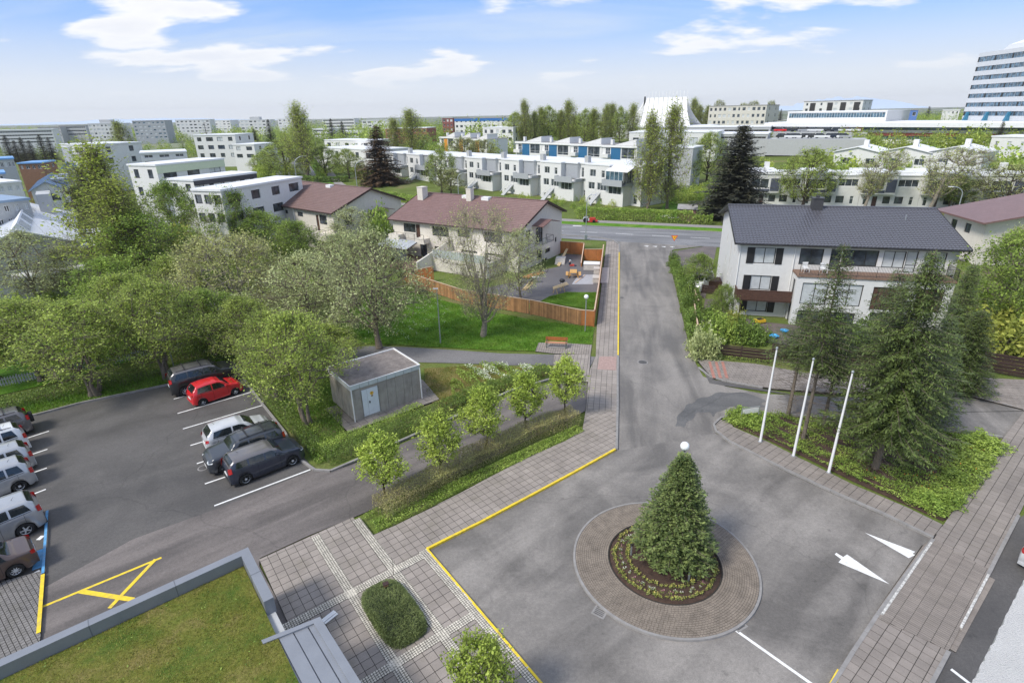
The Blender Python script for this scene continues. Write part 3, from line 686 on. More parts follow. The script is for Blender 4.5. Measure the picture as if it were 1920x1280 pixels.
class Bld:
 """a building: local x along the facade, local y into the house, z up"""
 def __init__(s, name, label, cat, loc, rz, group=None):
  s.o = thing(name, label, cat, loc, rz, group)
 def wall(s, p0, p1, z0, z1, m, holes=(), t=.22, name='wall', top=None, sill=True):
  """wall from p0 to p1 (outer face is on the right hand side walking p0->p1), holes: (x0,x1,z0,z1,kind)"""
  p0 = Vector((p0[0], p0[1], 0)); p1 = Vector((p1[0], p1[1], 0)); e = (p1-p0).normalized(); n = Vector((-e.y, e.x, 0)); L = (p1-p0).length
  xs = sorted(set([0, L]+[max(0, min(L, h[i])) for h in holes for i in (0, 1)])); zs = sorted(set([z0, z1]+[max(z0, min(z1, h[i])) for h in holes for i in (2, 3)]))
  mb = MB()
  def W(x, z, d=0): q = p0+e*x+n*d; return (q.x, q.y, z)
  for i in range(len(xs)-1):
   for j in range(len(zs)-1):
    cx, cz = (xs[i]+xs[i+1])/2, (zs[j]+zs[j+1])/2
    if any(h[0] < cx < h[1] and h[2] < cz < h[3] for h in holes): continue
    mb.quad(W(xs[i], zs[j]), W(xs[i+1], zs[j]), W(xs[i+1], zs[j+1]), W(xs[i], zs[j+1]))
  for h in holes:
   a, b, c, d = h[:4]
   mb.quad(W(a, c), W(b, c), W(b, c, t), W(a, c, t)); mb.quad(W(a, d, t), W(b, d, t), W(b, d), W(a, d))
   mb.quad(W(a, c), W(a, c, t), W(a, d, t), W(a, d)); mb.quad(W(b, c, t), W(b, c), W(b, d), W(b, d, t))
  if top:     # gable: list of (x, z) above z1
   mb.v += [W(x, z) for x, z in top]; k = len(top); mb.f.append(tuple(len(mb.v)-k+i for i in range(k))); mb.m.append(0)
  mb.quad(W(0, z1, 0), W(L, z1, 0), W(L, z1, t), W(0, z1, t)) if not top else None
  wo = mb.obj(name, m, s.o)
  ang = atan2(e.y, e.x)
  for h in holes:
   if len(h) > 4 and h[4]: s.window(W(h[0], h[2], t*.45), ang, h[1]-h[0], h[3]-h[2], h[4])
  return wo
 def window(s, loc, ang, w, h, spec):
  k = dict(nx=2, ny=1, fr=M_dark, gl=M_glass, name='window'); k.update(spec if isinstance(spec, dict) else {})
  fm, gm = window_mesh(w, h, k['nx'], k['ny'], k['fr'], k['gl'])
  f = link(k['name'], fm, s.o, loc, rz=ang); link('pane', gm, f)
  return f
 def box(s, name, m, *a): mb = MB(); mb.box(*a); return mb.obj(name, m, s.o)
def railing(mb, pts, z, h=1.0, step=.12, r=.012, top=.025, post=1.6):
 for a, b in zip(pts, pts[1:]):
  l = hypot(b[0]-a[0], b[1]-a[1]); k = max(1, int(l/step))
  mb.beam((a[0], a[1], z+h), (b[0], b[1], z+h), top*2, top*1.2); mb.beam((a[0], a[1], z+.08), (b[0], b[1], z+.08), top, top)
  for i in range(k+1):
   t = i/k; x, y = a[0]+(b[0]-a[0])*t, a[1]+(b[1]-a[1])*t; mb.beam((x, y, z+.08), (x, y, z+h), r*1.4, r*1.4)
  k = max(1, round(l/post))
  for i in range(k+1):
   t = i/k; x, y = a[0]+(b[0]-a[0])*t, a[1]+(b[1]-a[1])*t; mb.beam((x, y, z-.25), (x, y, z+h), .04, .04)
def roof_slope(parent, x0, x1, ya, za, yb, zb, m, trim, thick=.16, course=.36, tile=None, mt=None, name='roof'):
 """one roof plane from eave (ya,za) up to ridge (yb,zb) with overlapping courses laid on it"""
 mb = MB()
 mb.add([(x0, ya, za), (x1, ya, za), (x1, yb, zb), (x0, yb, zb), (x0, ya, za-thick), (x1, ya, za-thick), (x1, yb, zb-thick), (x0, yb, zb-thick)],
   [(0,1,2,3), (7,6,5,4), (0,4,5,1), (1,5,6,2), (3,7,4,0), (2,6,7,3)])
 r = mb.obj(name, trim, parent)
 L = hypot(yb-ya, zb-za); n = max(2, int(L/course)); dy, dz = (yb-ya)/n, (zb-za)/n; nv = Vector((0, -(zb-za), (yb-ya))).normalized()
 if nv.z < 0: nv = -nv
 V = []; F = []
 if tile:      # corrugated interlocking tiles
  k = int((x1-x0)/(tile/6)); xs = np.linspace(x0+.02, x1-.02, k+1); ph = (xs-x0)/tile*2*pi; prof = .022*(np.sin(ph)+.35*np.sin(2*ph+.6))
  V2 = []; F2 = []
  for i in range(n):
   o = len(V2)
   for x, p in zip(xs, prof): V2.append((x, ya+dy*i+nv.y*(.052+p), za+dz*i+nv.z*(.052+p)))
   for x in xs: V2.append((x, ya+dy*i, za+dz*i+.0))
   for j in range(k): F2.append((o+k+1+j, o+k+1+j+1, o+j+1, o+j))
  V3 = []; F3 = []
  for i in range(n):
   o = len(V3)
   for (t, hgt) in ((0, .052), (1, .012)):
    yy, z_ = ya+dy*(i+t*1.02), za+dz*(i+t*1.02)
    for x, p in zip(xs, prof): V3.append((x, yy+nv.y*(hgt+p), z_+nv.z*(hgt+p)))
   for j in range(k): F3.append((o+j, o+j+1, o+k+1+j+1, o+k+1+j))
  V = np.array(V3+V2); F = np.array(F3+[tuple(a+len(V3) for a in f) for f in F2])
 else:
  for i in range(n):
   y0, z0 = ya+dy*i, za+dz*i; y1, z1 = ya+dy*(i+1.02), za+dz*(i+1.02); x = x0+.015; sl = 1.2+.0*i
   k = int((x1-x0)/sl)+1; off = (i % 2)*sl*.5
   for j in range(-1, k+1):
    a, b_ = max(x0+.015, x0+off+j*sl), min(x1-.015, x0+off+(j+1)*sl-.012)
    if b_-a < .05: continue
    h = .045+random.uniform(0, .006); o = len(V)
    V += [(a, y0+nv.y*h, z0+nv.z*h), (b_, y0+nv.y*h, z0+nv.z*h), (b_, y1+nv.y*.008, z1+nv.z*.008), (a, y1+nv.y*.008, z1+nv.z*.008), (a, y0, z0), (b_, y0, z0)]
    F += [(o, o+1, o+2, o+3), (o+4, o+5, o+1, o)]
  V = np.array(V); F = np.array(F)
 c = link('roof_tile', npmesh('roof_tile', V, F, mt or m, smooth=False), r, kind='stuff')
 return r
def gable_roof(B, L, Wf, Wr, zr, s, og, ov, m, trim, tile=None, course=.36):
 """ridge along local x centred; local y<0 is the front"""
 x0, x1 = -L/2-og, L/2+og
 a = roof_slope(B.o, x0, x1, -(Wf+ov), zr-s*(Wf+ov), 0, zr, m, trim, tile=tile, course=course)
 b = roof_slope(B.o, x0, x1, (Wr+ov), zr-s*(Wr+ov), 0, zr, m, trim, tile=tile, course=course)
 r = MB(); r.beam((x0, 0, zr+.05), (x1, 0, zr+.05), .26, .09); r.obj('ridge_cap', m, B.o)
 for x in (x0-.012, x1+.012):
  for y, w in ((-(Wf+ov), Wf+ov), ((Wr+ov), Wr+ov)):
   f = MB(); f.beam((x, y, zr-s*w-.05), (x, 0, zr-.05), .035, .26); f.obj('barge_board', trim, B.o)
 for y, w, sg in ((-(Wf+ov), Wf+ov, -1), ((Wr+ov), Wr+ov, 1)):
  g = MB(); g.tube([(x0, y+sg*.07, zr-s*w-.06), (x1, y+sg*.07, zr-s*w-.06)], .065, 8); g.obj('gutter', trim, B.o)
WD = dict(nx=2, fr=M_dark)
# ------------------------------------------------------------------ house C: dark tiled roof, right of the street
M_rtile = mat('roof_tile_grey', (.10, .10, .115), rough=.32, var=.06, spec=.6)
M_trimD = mat('trim_black', (.02, .02, .022), rough=.5)
def house_dark():
 L, Wf, Wr, zr, s, og, ov, th = 18.2, 7.6, 6.2, 9.46, .279, .55, .6, -.238
 cx, cy = 32.46, 57.07
 B = Bld('apartment_house', 'white three-storey house with a dark grey tiled roof, right of the street', 'house', (cx, cy, 0), th)
 gable_roof(B, L, Wf, Wr, zr, s, og, ov, M_rtile, M_trimD, tile=.30, course=.36)
 ez = zr-s*Wf; ezr = zr-s*Wr; h = -L/2; F = -Wf; z0 = -.4
 w2 = dict(nx=2, gl=M_curt); w2d = dict(nx=2, gl=M_glass)
 # left gable wall (walk from rear to front so the outside is on the right... face looks to -x)
 gw = Wf+Wr
 holes = [(gw-3.1, gw-2.7, 5.3, 6.1, dict(nx=1)), (gw-5.4, gw-4.9, 2.6, 6.2, dict(nx=1, ny=3)), (gw-8.6, gw-8.2, 5.4, 6.3, dict(nx=1)), (gw-3.6, gw-3.2, 2.9, 3.8, dict(nx=1)),
    (gw-8.2, gw-7.8, 3.1, 4.0, dict(nx=1)), (gw-5.6, gw-4.7, -.1, 2.0, dict(nx=2)), (gw-8.4, gw-8.0, .6, 1.5, dict(nx=1))]
 B.wall((h, Wr), (h, -Wf), z0, ez-.2, M_wwhite, holes, top=[(0, ez-.2), (gw, ez-.2), (gw, ez-.16), (Wr, zr-.2), (0, ezr-.16)])
 B.wall((L/2, -Wf), (L/2, Wr), z0, ez-.2, M_wwhite, [(3, 3.6, 4.6, 5.8, dict(nx=1)), (8, 8.8, 4.6, 5.8, dict(nx=1))], top=[(0, ez-.2), (gw, ez-.2), (gw, ezr-.16), (Wf, zr-.2), (0, ez-.16)])
 B.wall((L/2, Wr), (h, Wr), z0, ezr-.18, M_wwhite, [(2+i*3.2, 3.4+i*3.2, z, z+1.2, w2d) for i in range(5) for z in (1, 3.7)])
 # front, left part: plain wall with shuttered windows
 a = 5.0
 B.wall((h, F), (h+a, F), z0, ez-.2, M_wwhite, [(1.35, 3.25, 5.15, 6.7, w2), (1.35, 3.25, 2.55, 4.0, w2), (1.35, 3.25, .35, 1.7, w2)])
 for z_, hh in ((5.15, 1.55), (2.55, 1.45), (.35, 1.35)):
  for x in (.72, 3.27): sh = MB(); sh.box(h+x, h+x+.62, F-.05, F-.003, z_, z_+hh); sh.obj('shutter', M_trimD, B.o)
 # projecting middle block with the long terrace on top
 F2 = F-1.9; x0 = h+a; x1 = L/2-.6
 B.wall((x0, F), (x0, F2), z0, 4.55, M_wwhite, [(.5, 1.45, 2.15, 4.1, dict(nx=1, ny=2)), (.5, 1.5, -.1, 2.0, dict(nx=1, ny=2))])
 ws = [(.55, 2.75, 1.95, 4.0, w2), (3.3, 5.6, 1.95, 4.0, w2), (.55, 2.7, -.05, 1.35, dict(nx=2))]
 ws += [(6.4, 9.2, 1.75, 3.9, dict(nx=6, ny=1, gl=M_brownw)), (9.9, 12.0, 1.75, 3.9, dict(nx=4, gl=M_brownw)), (3.4, 5.4, -.05, 1.35, dict(nx=2)), (6.6, 10.5, -.3, 1.5, dict(nx=3))]
 B.wall((x0, F2), (x1, F2), z0, 4.55, M_wwhite, ws)
 B.wall((x1, F2), (x1, F), z0, 4.55, M_wwhite, [])
 B.box('terrace_floor', mat('terrace_boards', (.22, .14, .10), rough=.8, var=.2), x0-.05, x1+.05, F2-.12, F-.01, 4.56, 4.74)
 # recessed top floor behind the terrace
 B.wall((h+a, F), (h+a, F+.01), 4.74, ez-.2, M_wwhite)
 tw = [(.35, 2.35, 5.2, 6.75, dict(nx=2)), (2.95, 3.85, 4.8, 6.8, dict(nx=1, ny=[.42], name='door')), (3.9, 6.9, 5.25, 6.75, dict(nx=3)), (7.3, 9.1, 5.2, 6.75, w2), (9.15, 10.05, 4.8, 6.8, dict(nx=1, ny=[.35], gl=M_curt, name='door')), (10.6, 12.3, 5.2, 6.75, w2)]
 B.wall((h+a, F+.02), (L/2, F+.02), 4.74, ez-.2, M_wwhite, tw)
 B.wall((x1, F), (L/2, F), z0, 4.55, M_wwhite, [])
 r = MB(); railing(r, [(x0+.1, F2-.08), (x1, F2-.08), (x1, F)], 4.74); r.obj('railing', M_steel, B.o)
 # timber balcony at the left
 b = MB(); n = 6
 root = B.box('balcony', M_brownw, h+.1, h+a-.05, F-1.45, F-.01, 1.86, 1.96)
 for k in range(n):
  q = MB(); z_ = 1.98+k*.155; q.box(h+.05, h+a-.08, F-1.5, F-1.46, z_, z_+.145); q.box(h+.05, h+.09, F-1.46, F-.02, z_, z_+.145); q.obj('board', M_brownw, root)
 q = MB(); q.box(h+.02, h+a-.06, F-1.53, F-1.43, 2.92, 2.96); q.box(h+.02, h+.12, F-1.43, F-.02, 2.92, 2.96)
 q.box(h+.5, h+.6, F-1.4, F-1.3, 0, 1.86); q.obj('balcony_post', M_brownw, root)
 # chimney
 c = MB(); c.box(-1.7, -.75, -1.0, -.05, 8.6, 10.35); c.box(-1.76, -.69, -1.06, .01, 10.35, 10.43); c.box(-1.4, -1.1, -.65, -.4, 10.43, 10.62); c.obj('chimney', mat('slate_cladding', (.05, .05, .055), rough=.5, var=.2, vscale=8), B.o)
 v = MB(); v.tube([(6.2, -2.6, 8.7), (6.2, -2.6, 9.2)], .06, 8); v.obj('roof_vent', M_metal, B.o)
 for x, y in ((h+.08, F-.06), (h+a-.1, F-.06)): p = MB(); p.tube([(x, y, 0), (x, y, ez-.3)], .045, 8); p.obj('downpipe', M_fwhite, B.o)
 st = MB(); st.box(h-1.5, h-.02, Wr-5.6, Wr-3.6, -.1, .9); st.obj('entrance_steps', M_brownw, B.o)
house_dark()
# ------------------------------------------------------------------ red-brown roofs on the left of the street
M_rred = mat('roof_red', (.175, .10, .092), rough=.42, var=.10, vscale=.8, spec=.5, dirt=((.30, .20, .19), .5))
M_rbrn = mat('roof_brown', (.17, .105, .095), rough=.6, var=.10, vscale=.8, dirt=((.24, .17, .15), .4))
M_trimB = mat('trim_brown', (.045, .022, .018), rough=.6)
M_trimR = mat('trim_red', (.12, .05, .045), rough=.5)
def canopy(B, x, y0, y1, zt, m, out=1.25, drop=.45, name='balcony_roof'):
 ym = (y0+y1)/2+.0; mb = MB()
 # small gabled canopy sticking out of a gable wall at x, ridge perpendicular to the wall
 for (ya, yb) in ((y0, ym), (y1, ym)):
  a = [(x, ya, zt-drop), (x+out, ya, zt-drop), (x+out, yb, zt), (x, yb, zt)]; mb.add(a+[(p[0], p[1], p[2]-.1) for p in a], [(0,1,2,3), (7,6,5,4), (0,4,5,1), (1,5,6,2), (2,6,7,3)])
 return mb.obj(name, [m], B.o)
def house_red(name, label, cx, cy, th, L, Wf, Wr, zr, s, mroof, og=.5, ov=.5, deck=True, brown=False):
 B = Bld('semi_detached_house', label, 'house', (cx, cy, 0), th, None)
 gable_roof(B, L, Wf, Wr, zr, s, og, ov, mroof, M_trimB, course=.42)
 F = -Wf; h = L/2; ez = zr-s*Wf; ezr = zr-s*Wr; gw = Wf+Wr; z0 = -.5; g = dict(nx=3, ny=2)
 big = dict(nx=4, ny=[.62]); sm = dict(nx=2, ny=[.6])
 if not brown:
  fr = [(2.0, 4.2, 3.55, 4.75, big), (4.25, 5.0, 2.6, 4.75, dict(nx=1, fr=M_trimB, gl=M_brownw, name='door')), (7.2, 10.0, 3.45, 4.75, big), (7.4, 10.2, .75, 2.0, big), (4.8, 6.0, -.1, 2.2, dict(nx=2, fr=M_trimB, name='door')),
    (11.5, 13.5, 3.7, 4.75, big), (12, 14.6, .7, 2.0, big), (15.8, 18.6, 3.45, 4.75, big), (16, 18.4, .7, 2.0, big)]
 else:
  fr = [(1.0, 2.6, 3.7, 5.2, big), (2.7, 3.4, 2.7, 5.2, dict(nx=1, fr=M_trimB, gl=M_brownw, name='door')), (7.2, 8.6, 4.6, 5.2, sm), (11.4, 12.9, 4.5, 5.2, sm), (16.4, 17.1, 2.8, 5.2, dict(nx=1, fr=M_trimB, gl=M_brownw, name='door')),
    (17.3, 19.2, 3.9, 5.3, g), (14.5, 19.5, .2, 2.0, dict(nx=9)), (5.0, 8.0, .4, 2.0, dict(nx=5))]
 B.wall((-h, F), (h, F), z0, ez-.17, M_wcream, fr)
 if not brown:
  gr = [(2.0, 3.2, 3.8, 4.9, g), (4.6, 6.5, 2.75, 4.85, dict(nx=3, ny=[.6], fr=M_dark, name='door')), (4.9, 6.3, .4, 1.9, g), (7.2, 8.7, .9, 2.2, g), (10.1, 10.6, 1.9, 2.6, dict(nx=1)), (6.2, 7.8, -.45, .25, dict(nx=2))]
 else:
  gr = [(1.8, 3.2, 3.7, 5.1, g), (6.2, 9.2, 3.0, 5.0, dict(nx=4, ny=[.6], name='door'))]
 B.wall((h, F), (h, Wr), z0, ez-.17, M_wcream, gr, top=[(0, ez-.17), (gw, ez-.17), (gw, ezr-.14), (Wf, zr-.18), (0, ez-.14)])
 B.wall((-h, Wr), (-h, F), z0, ez-.17, M_wcream, [], top=[(0, ez-.17), (gw, ez-.17), (gw, ez-.14), (Wr, zr-.18), (0, ezr-.14)])
 B.wall((h, Wr), (-h, Wr), z0, ezr-.17, M_wcream, [(3, 5, 3.2, 4.6, g), (9, 11, 3.2, 4.6, g), (15, 17, 3.2, 4.6, g)])
 # chimneys and roof lights
 def stack(x, y, w, d, zt, nm='chimney', m=M_wcream):
  c = MB(); c.box(x-w/2, x+w/2, y-d/2, y+d/2, zr-s*abs(y)-.6, zt); c.box(x-w/2-.04, x+w/2+.04, y-d/2-.04, y+d/2+.04, zt, zt+.07); return c.obj(nm, m, B.o)
 def skylight(x, y, w=1.0, d=.9):
  c = MB(); z_ = zr-s*abs(y); sl = s*(1 if y < 0 else -1)
  c.box(x-w/2, x+w/2, y-d/2, y+d/2, z_-.2, z_+.30); c.obj('skylight', M_fwhite, B.o)
 if not brown:
  stack(-9.2, -1.6, 1.0, 1.2, zr+1.0); stack(-.9, -1.15, .8, .8, zr+1.1); k = stack(-.9, -1.15, .5, .5, zr+1.35, 'chimney_cowl', M_metal)
  skylight(-2.0, -.5, 1.1, .8); skylight(1.5, -.6, 1.2, .9)
  # timber framed conservatory and balcony at the left corner
  b = MB(); b.box(-h+.1, -h+2.0, F-1.25, F-.01, 2.45, 3.25); b.obj('balcony', M_wcream, B.o); r = MB(); railing(r, [(-h+.1, F-.05), (-h+.1, F-1.2), (-h+6.6, F-1.2)], 2.9, h=.75, step=.9); r.obj('railing', M_steel, B.o)
  b = MB(); b.box(-h+4.9, -h+6.6, F-1.2, F-.01, 2.35, 3.05); b.obj('balcony', M_wcream, B.o)
  g_ = MB()
  for k in range(6):
   x = -h-.4+k*.95; g_.add([(x, F-3.4, 2.0), (x+.92, F-3.4, 2.0), (x+.92, F-.9, 2.65), (x, F-.9, 2.65), (x, F-3.4, 1.96), (x+.92, F-3.4, 1.96), (x+.92, F-.9, 2.61), (x, F-.9, 2.61)], [(0,1,2,3), (7,6,5,4), (0,4,5,1), (1,5,6,2)])
  g_.obj('conservatory_roof', mat('translucent_sheet', (.42, .45, .48), rough=.25, var=.15), B.o)
  t = MB()
  for x in (-h-.4, -h+1.5, -h+3.4, -h+5.3):
   t.beam((x, F-3.35, 0), (x, F-3.35, 1.98), .09, .09); t.beam((x, F-3.35, 1.9), (x, F-.9, 2.55), .06, .1)
  t.beam((-h-.4, F-3.35, 1.93), (-h+5.3, F-3.35, 1.93), .08, .12); t.obj('conservatory_frame', M_trimB, B.o)
  g2 = MB(); g2.box(-h-.3, -h+5.2, F-3.33, F-3.30, .3, 1.85); g2.obj('pane', M_glass, B.o)
  # gable canopy, corner balcony and party-wall screen
  c = MB(); x, y0, y1 = h, F+3.6, F+8.2
  canopy(B, x, y0, y1, 5.9, mroof, out=1.7, drop=.55)
  b = MB(); b.box(h+.01, h+1.15, F+4.3, F+7.6, 2.05, 2.75); b.obj('balcony', M_wcream, B.o)
  r = MB(); railing(r, [(h+.02, F+4.35), (h+1.1, F+4.35), (h+1.1, F+7.5), (h+.02, F+7.5)], 2.75, h=.8, step=.9); r.obj('railing', M_steel, B.o)
  w = MB(); w.add([(-.1, F-7.4, 0), (.12, F-7.4, 0), (.12, F-.02, 0), (-.1, F-.02, 0), (-.1, F-7.4, 1.7), (.12, F-7.4, 1.7), (.12, F-.02, 3.3), (-.1, F-.02, 3.3)], [(0,3,2,1), (4,5,6,7), (0,1,5,4), (1,2,6,5), (2,3,7,6), (3,0,4,7)]); w.obj('party_wall', M_wcream, B.o)
  d = MB(); d.box(-h+2, -.1, F-6.2, F-.01, 0, .28); d.obj('deck', mat('deck_wood', (.16, .10, .075), rough=.8, var=.2), B.o)
  t2 = MB(); t2.box(.12, 8.6, F-4.4, F-.01, .0, 1.75); t2.obj('garage', M_wcream, B.o)
  gb = MB(); gb.box(.2, 8.6, F-4.38, F-4.33, 1.8, 2.75); gb.obj('glass_balustrade', mat('balustrade_glass', (.45, .50, .48), rough=.1, var=.1), B.o)
  rp = MB();
  for k in range(7): rp.beam((.3+k*1.38, F-4.4, 1.75), (.3+k*1.38, F-4.4, 2.8), .05, .05)
  rp.obj('railing', M_fwhite, B.o)
 else:
  skylight(1.2, -.7, 1.2, .8)
  canopy(B, h, F+6.2, F+10.2, 5.7, mroof, out=1.6, drop=.5)
  b = MB(); b.box(5.6, h-.05, F-1.6, F-.01, 1.9, 2.7); b.obj('balcony', M_wcream, B.o)
  r = MB(); railing(r, [(5.65, F-.05), (5.65, F-1.55), (h-.1, F-1.55), (h-.1, F-.05)], 2.7, h=.8, step=1.2); r.obj('railing', M_steel, B.o)
  b = MB(); b.box(-h+.1, -h+4.6, F-1.4, F-.01, 2.0, 2.7); b.obj('balcony', M_wcream, B.o)
  p = MB(); p.tube([(0, F-.08, 0), (0, F-.08, ez-.3)], .05, 8); p.obj('downpipe', M_fwhite, B.o)
 return B
house_red('house', 'cream two-storey house with a red tiled roof and two white chimneys, beside the street', -4.17, 80.25, -.559, 20.9, 7.06, 5.04, 8.02, .374, M_rred)
house_red('house', 'cream house with a wide brown roof and one white roof light, behind the red-roofed house', -29.5, 93.7, -.686, 20.94, 6.95, 6.0, 8.6, .367, M_rbrn, brown=True)
# ------------------------------------------------------------------ red roof house cut by the right edge
def house_right():
 a = P(1828, 496); th = radians(-8)
 p = P(1834, 412, 6.2)
 B = Bld('gabled_house', 'cream house with a thin dark red roof, cut off by the right edge', 'house', (a[0], a[1], 0), th)
 W = 10; D = 9
 B.wall((0, 0), (W, 0), -.3, 5.0, M_wcream, [(3.2, 4.3, 3.4, 4.5, dict(nx=1, fr=M_dark)), (5.2, 7.0, 2.4, 4.6, dict(nx=2)), (2.5, 4.5, .5, 1.9, dict(nx=2))], top=[(0, 5), (W, 5), (W, 7.6), (W*.95, 7.7), (0, 5.55)])
 B.wall((0, D), (0, 0), -.3, 5.5, M_wcream, [(2, 3.2, 3.4, 4.6, dict(nx=2)), (5, 6.2, 3.4, 4.6, dict(nx=2))])
 r = MB(); q = [(-1.1, -1.1, 5.25), (W+1, -1.1, 7.75), (W+1, D+.6, 7.75), (-1.1, D+.6, 5.25)]
 r.add(q+[(x, y, z+.2) for x, y, z in q], [(3,2,1,0), (4,5,6,7), (0,1,5,4), (1,2,6,5), (2,3,7,6), (3,0,4,7)]); r.obj('roof', M_rred, B.o)
house_right()
# ------------------------------------------------------------------ transformer kiosk
M_conc = mat('concrete_panel', (.36, .33, .29), var=.16, vscale=1.6, rough=.92, bump=.3, dirt=((.14, .13, .11), .7))
def kiosk():
 a, b, c = P(666, 791), P(790, 747), P(643, 768); th = atan2(b[1]-a[1], b[0]-a[0]); W = hypot(b[0]-a[0], b[1]-a[1]); D = 3.75; H = 2.72
 o = thing('electrical_substation', 'small grey concrete transformer shed with a white door and gravel roof', 'shed', (a[0], a[1], 0), th)
 n = 8; w = W/n
 core = MB(); core.box(.03, W-.03, .04, D-.03, 0, H-.42); core.obj('wall', M_conc, o)
 for k in range(n):
  if k in (1, 2): continue
  p = MB(); p.box(k*w+.008, (k+1)*w-.008, 0, .035, .04, H-.42); p.obj('concrete_panel', M_conc, o)
 for k in range(6):
  p = MB(); d = D/6; p.box(0, .025, k*d+.01, (k+1)*d-.01, .04, H-.42); p.obj('concrete_panel', M_conc, o)
 p = MB(); p.box(w, 3*w, 0, .035, 2.12, H-.42); p.box(w, 3*w, -.05, .035, .02, .16); p.obj('lintel', M_conc, o)
 d = MB(); d.box(w+.06, 3*w-.06, -.03, .03, .18, 2.10); do = d.obj('door', mat('door_white', (.70, .74, .78), rough=.5, var=.05), o)
 s = MB(); s.box(2*w-.012-.2, 2*w-.2, -.034, -.028, .2, 2.08); s.obj('door_joint', M_metal, do)
 hd = MB(); hd.box(2*w-.12, 2*w-.05, -.07, -.03, 1.05, 1.2); hd.obj('handle', M_dark, do)
 hg = MB(); [hg.box(3*w-.07, 3*w-.02, -.05, -.02, z, z+.13) for z in (.4, 1.1, 1.8)]; hg.obj('hinge', M_metal, do)
 sg = MB(); cx, cz = 2*w+.12, 1.72; k = 24; sg.add([(cx+.13*cos(2*pi*i/k), -.036, cz+.13*sin(2*pi*i/k)) for i in range(k)], [tuple(range(k))]); sg.obj('warning_sign', mat('sign_yellow', (.85, .50, .05), rough=.5), do)
 s2 = MB(); s2.add([(cx-.05, -.04, cz+.07), (cx+.0, -.04, cz-.02), (cx-.02, -.04, cz-.02), (cx+.04, -.04, cz-.09), (cx+.01, -.04, cz+.01), (cx+.03, -.04, cz+.01), (cx, -.04, cz+.07)], [(0, 1, 2, 3, 4, 5, 6)]); s2.box(cx-.07, cx+.07, -.042, -.036, cz-.24, cz-.15); s2.obj('warning_symbol', mat('sign_brown', (.25, .13, .04)), do)
 r = MB(); r.box(-.04, W+.04, .0, D+.04, H-.35, H-.12); r.obj('roof', mat('roof_gravel', (.20, .175, .16), var=.25, vscale=2.5, rough=1, fine=.25, fscale=30, dirt=((.09, .07, .06), .8)), o)
 for k in range(8):
  p = MB(); ww = (W+.12)/8; p.box(-.06+k*ww+.012, -.06+(k+1)*ww-.012, -.09, -.045, H-.36, H-.06); p.obj('fascia_panel', mat('fascia_pale', (.52, .56, .54), rough=.6, var=.08), o)
 e = MB(); e.box(-.1, W+.1, -.1, -.03, H-.06, H-.02); e.box(-.1, W+.1, D+.03, D+.1, H-.12, H-.04); e.box(-.1, -.03, -.03, D+.03, H-.12, H-.02); e.box(W+.03, W+.1, -.03, D+.03, H-.12, H-.02)
 e.box(-.05, -.02, -.03, D+.03, H-.42, H-.12); e.obj('roof_edge', M_fwhite, o)
 dp = MB(); dp.tube([(W+.02, -.08, .05), (W+.02, -.08, H-.3)], .045, 8); dp.tube([(-.02, -.08, .05), (-.02, -.08, H-.3)], .045, 8); dp.obj('downpipe', M_fwhite, o)
 paving('kiosk_pavement', [(a[0]+cos(th)*x-sin(th)*y, a[1]+sin(th)*x+cos(th)*y) for x, y in ((-.9, -1.0), (W+.9, -1.0), (W+1.6, 2.6), (W+.5, 4.4), (W+.03, 4.4), (W+.03, .1), (-.03, .1), (-.03, 3), (-.9, 3))], th, .5, .4, M_tile3, z=.05, base=-.05, maxn=120)
kiosk()
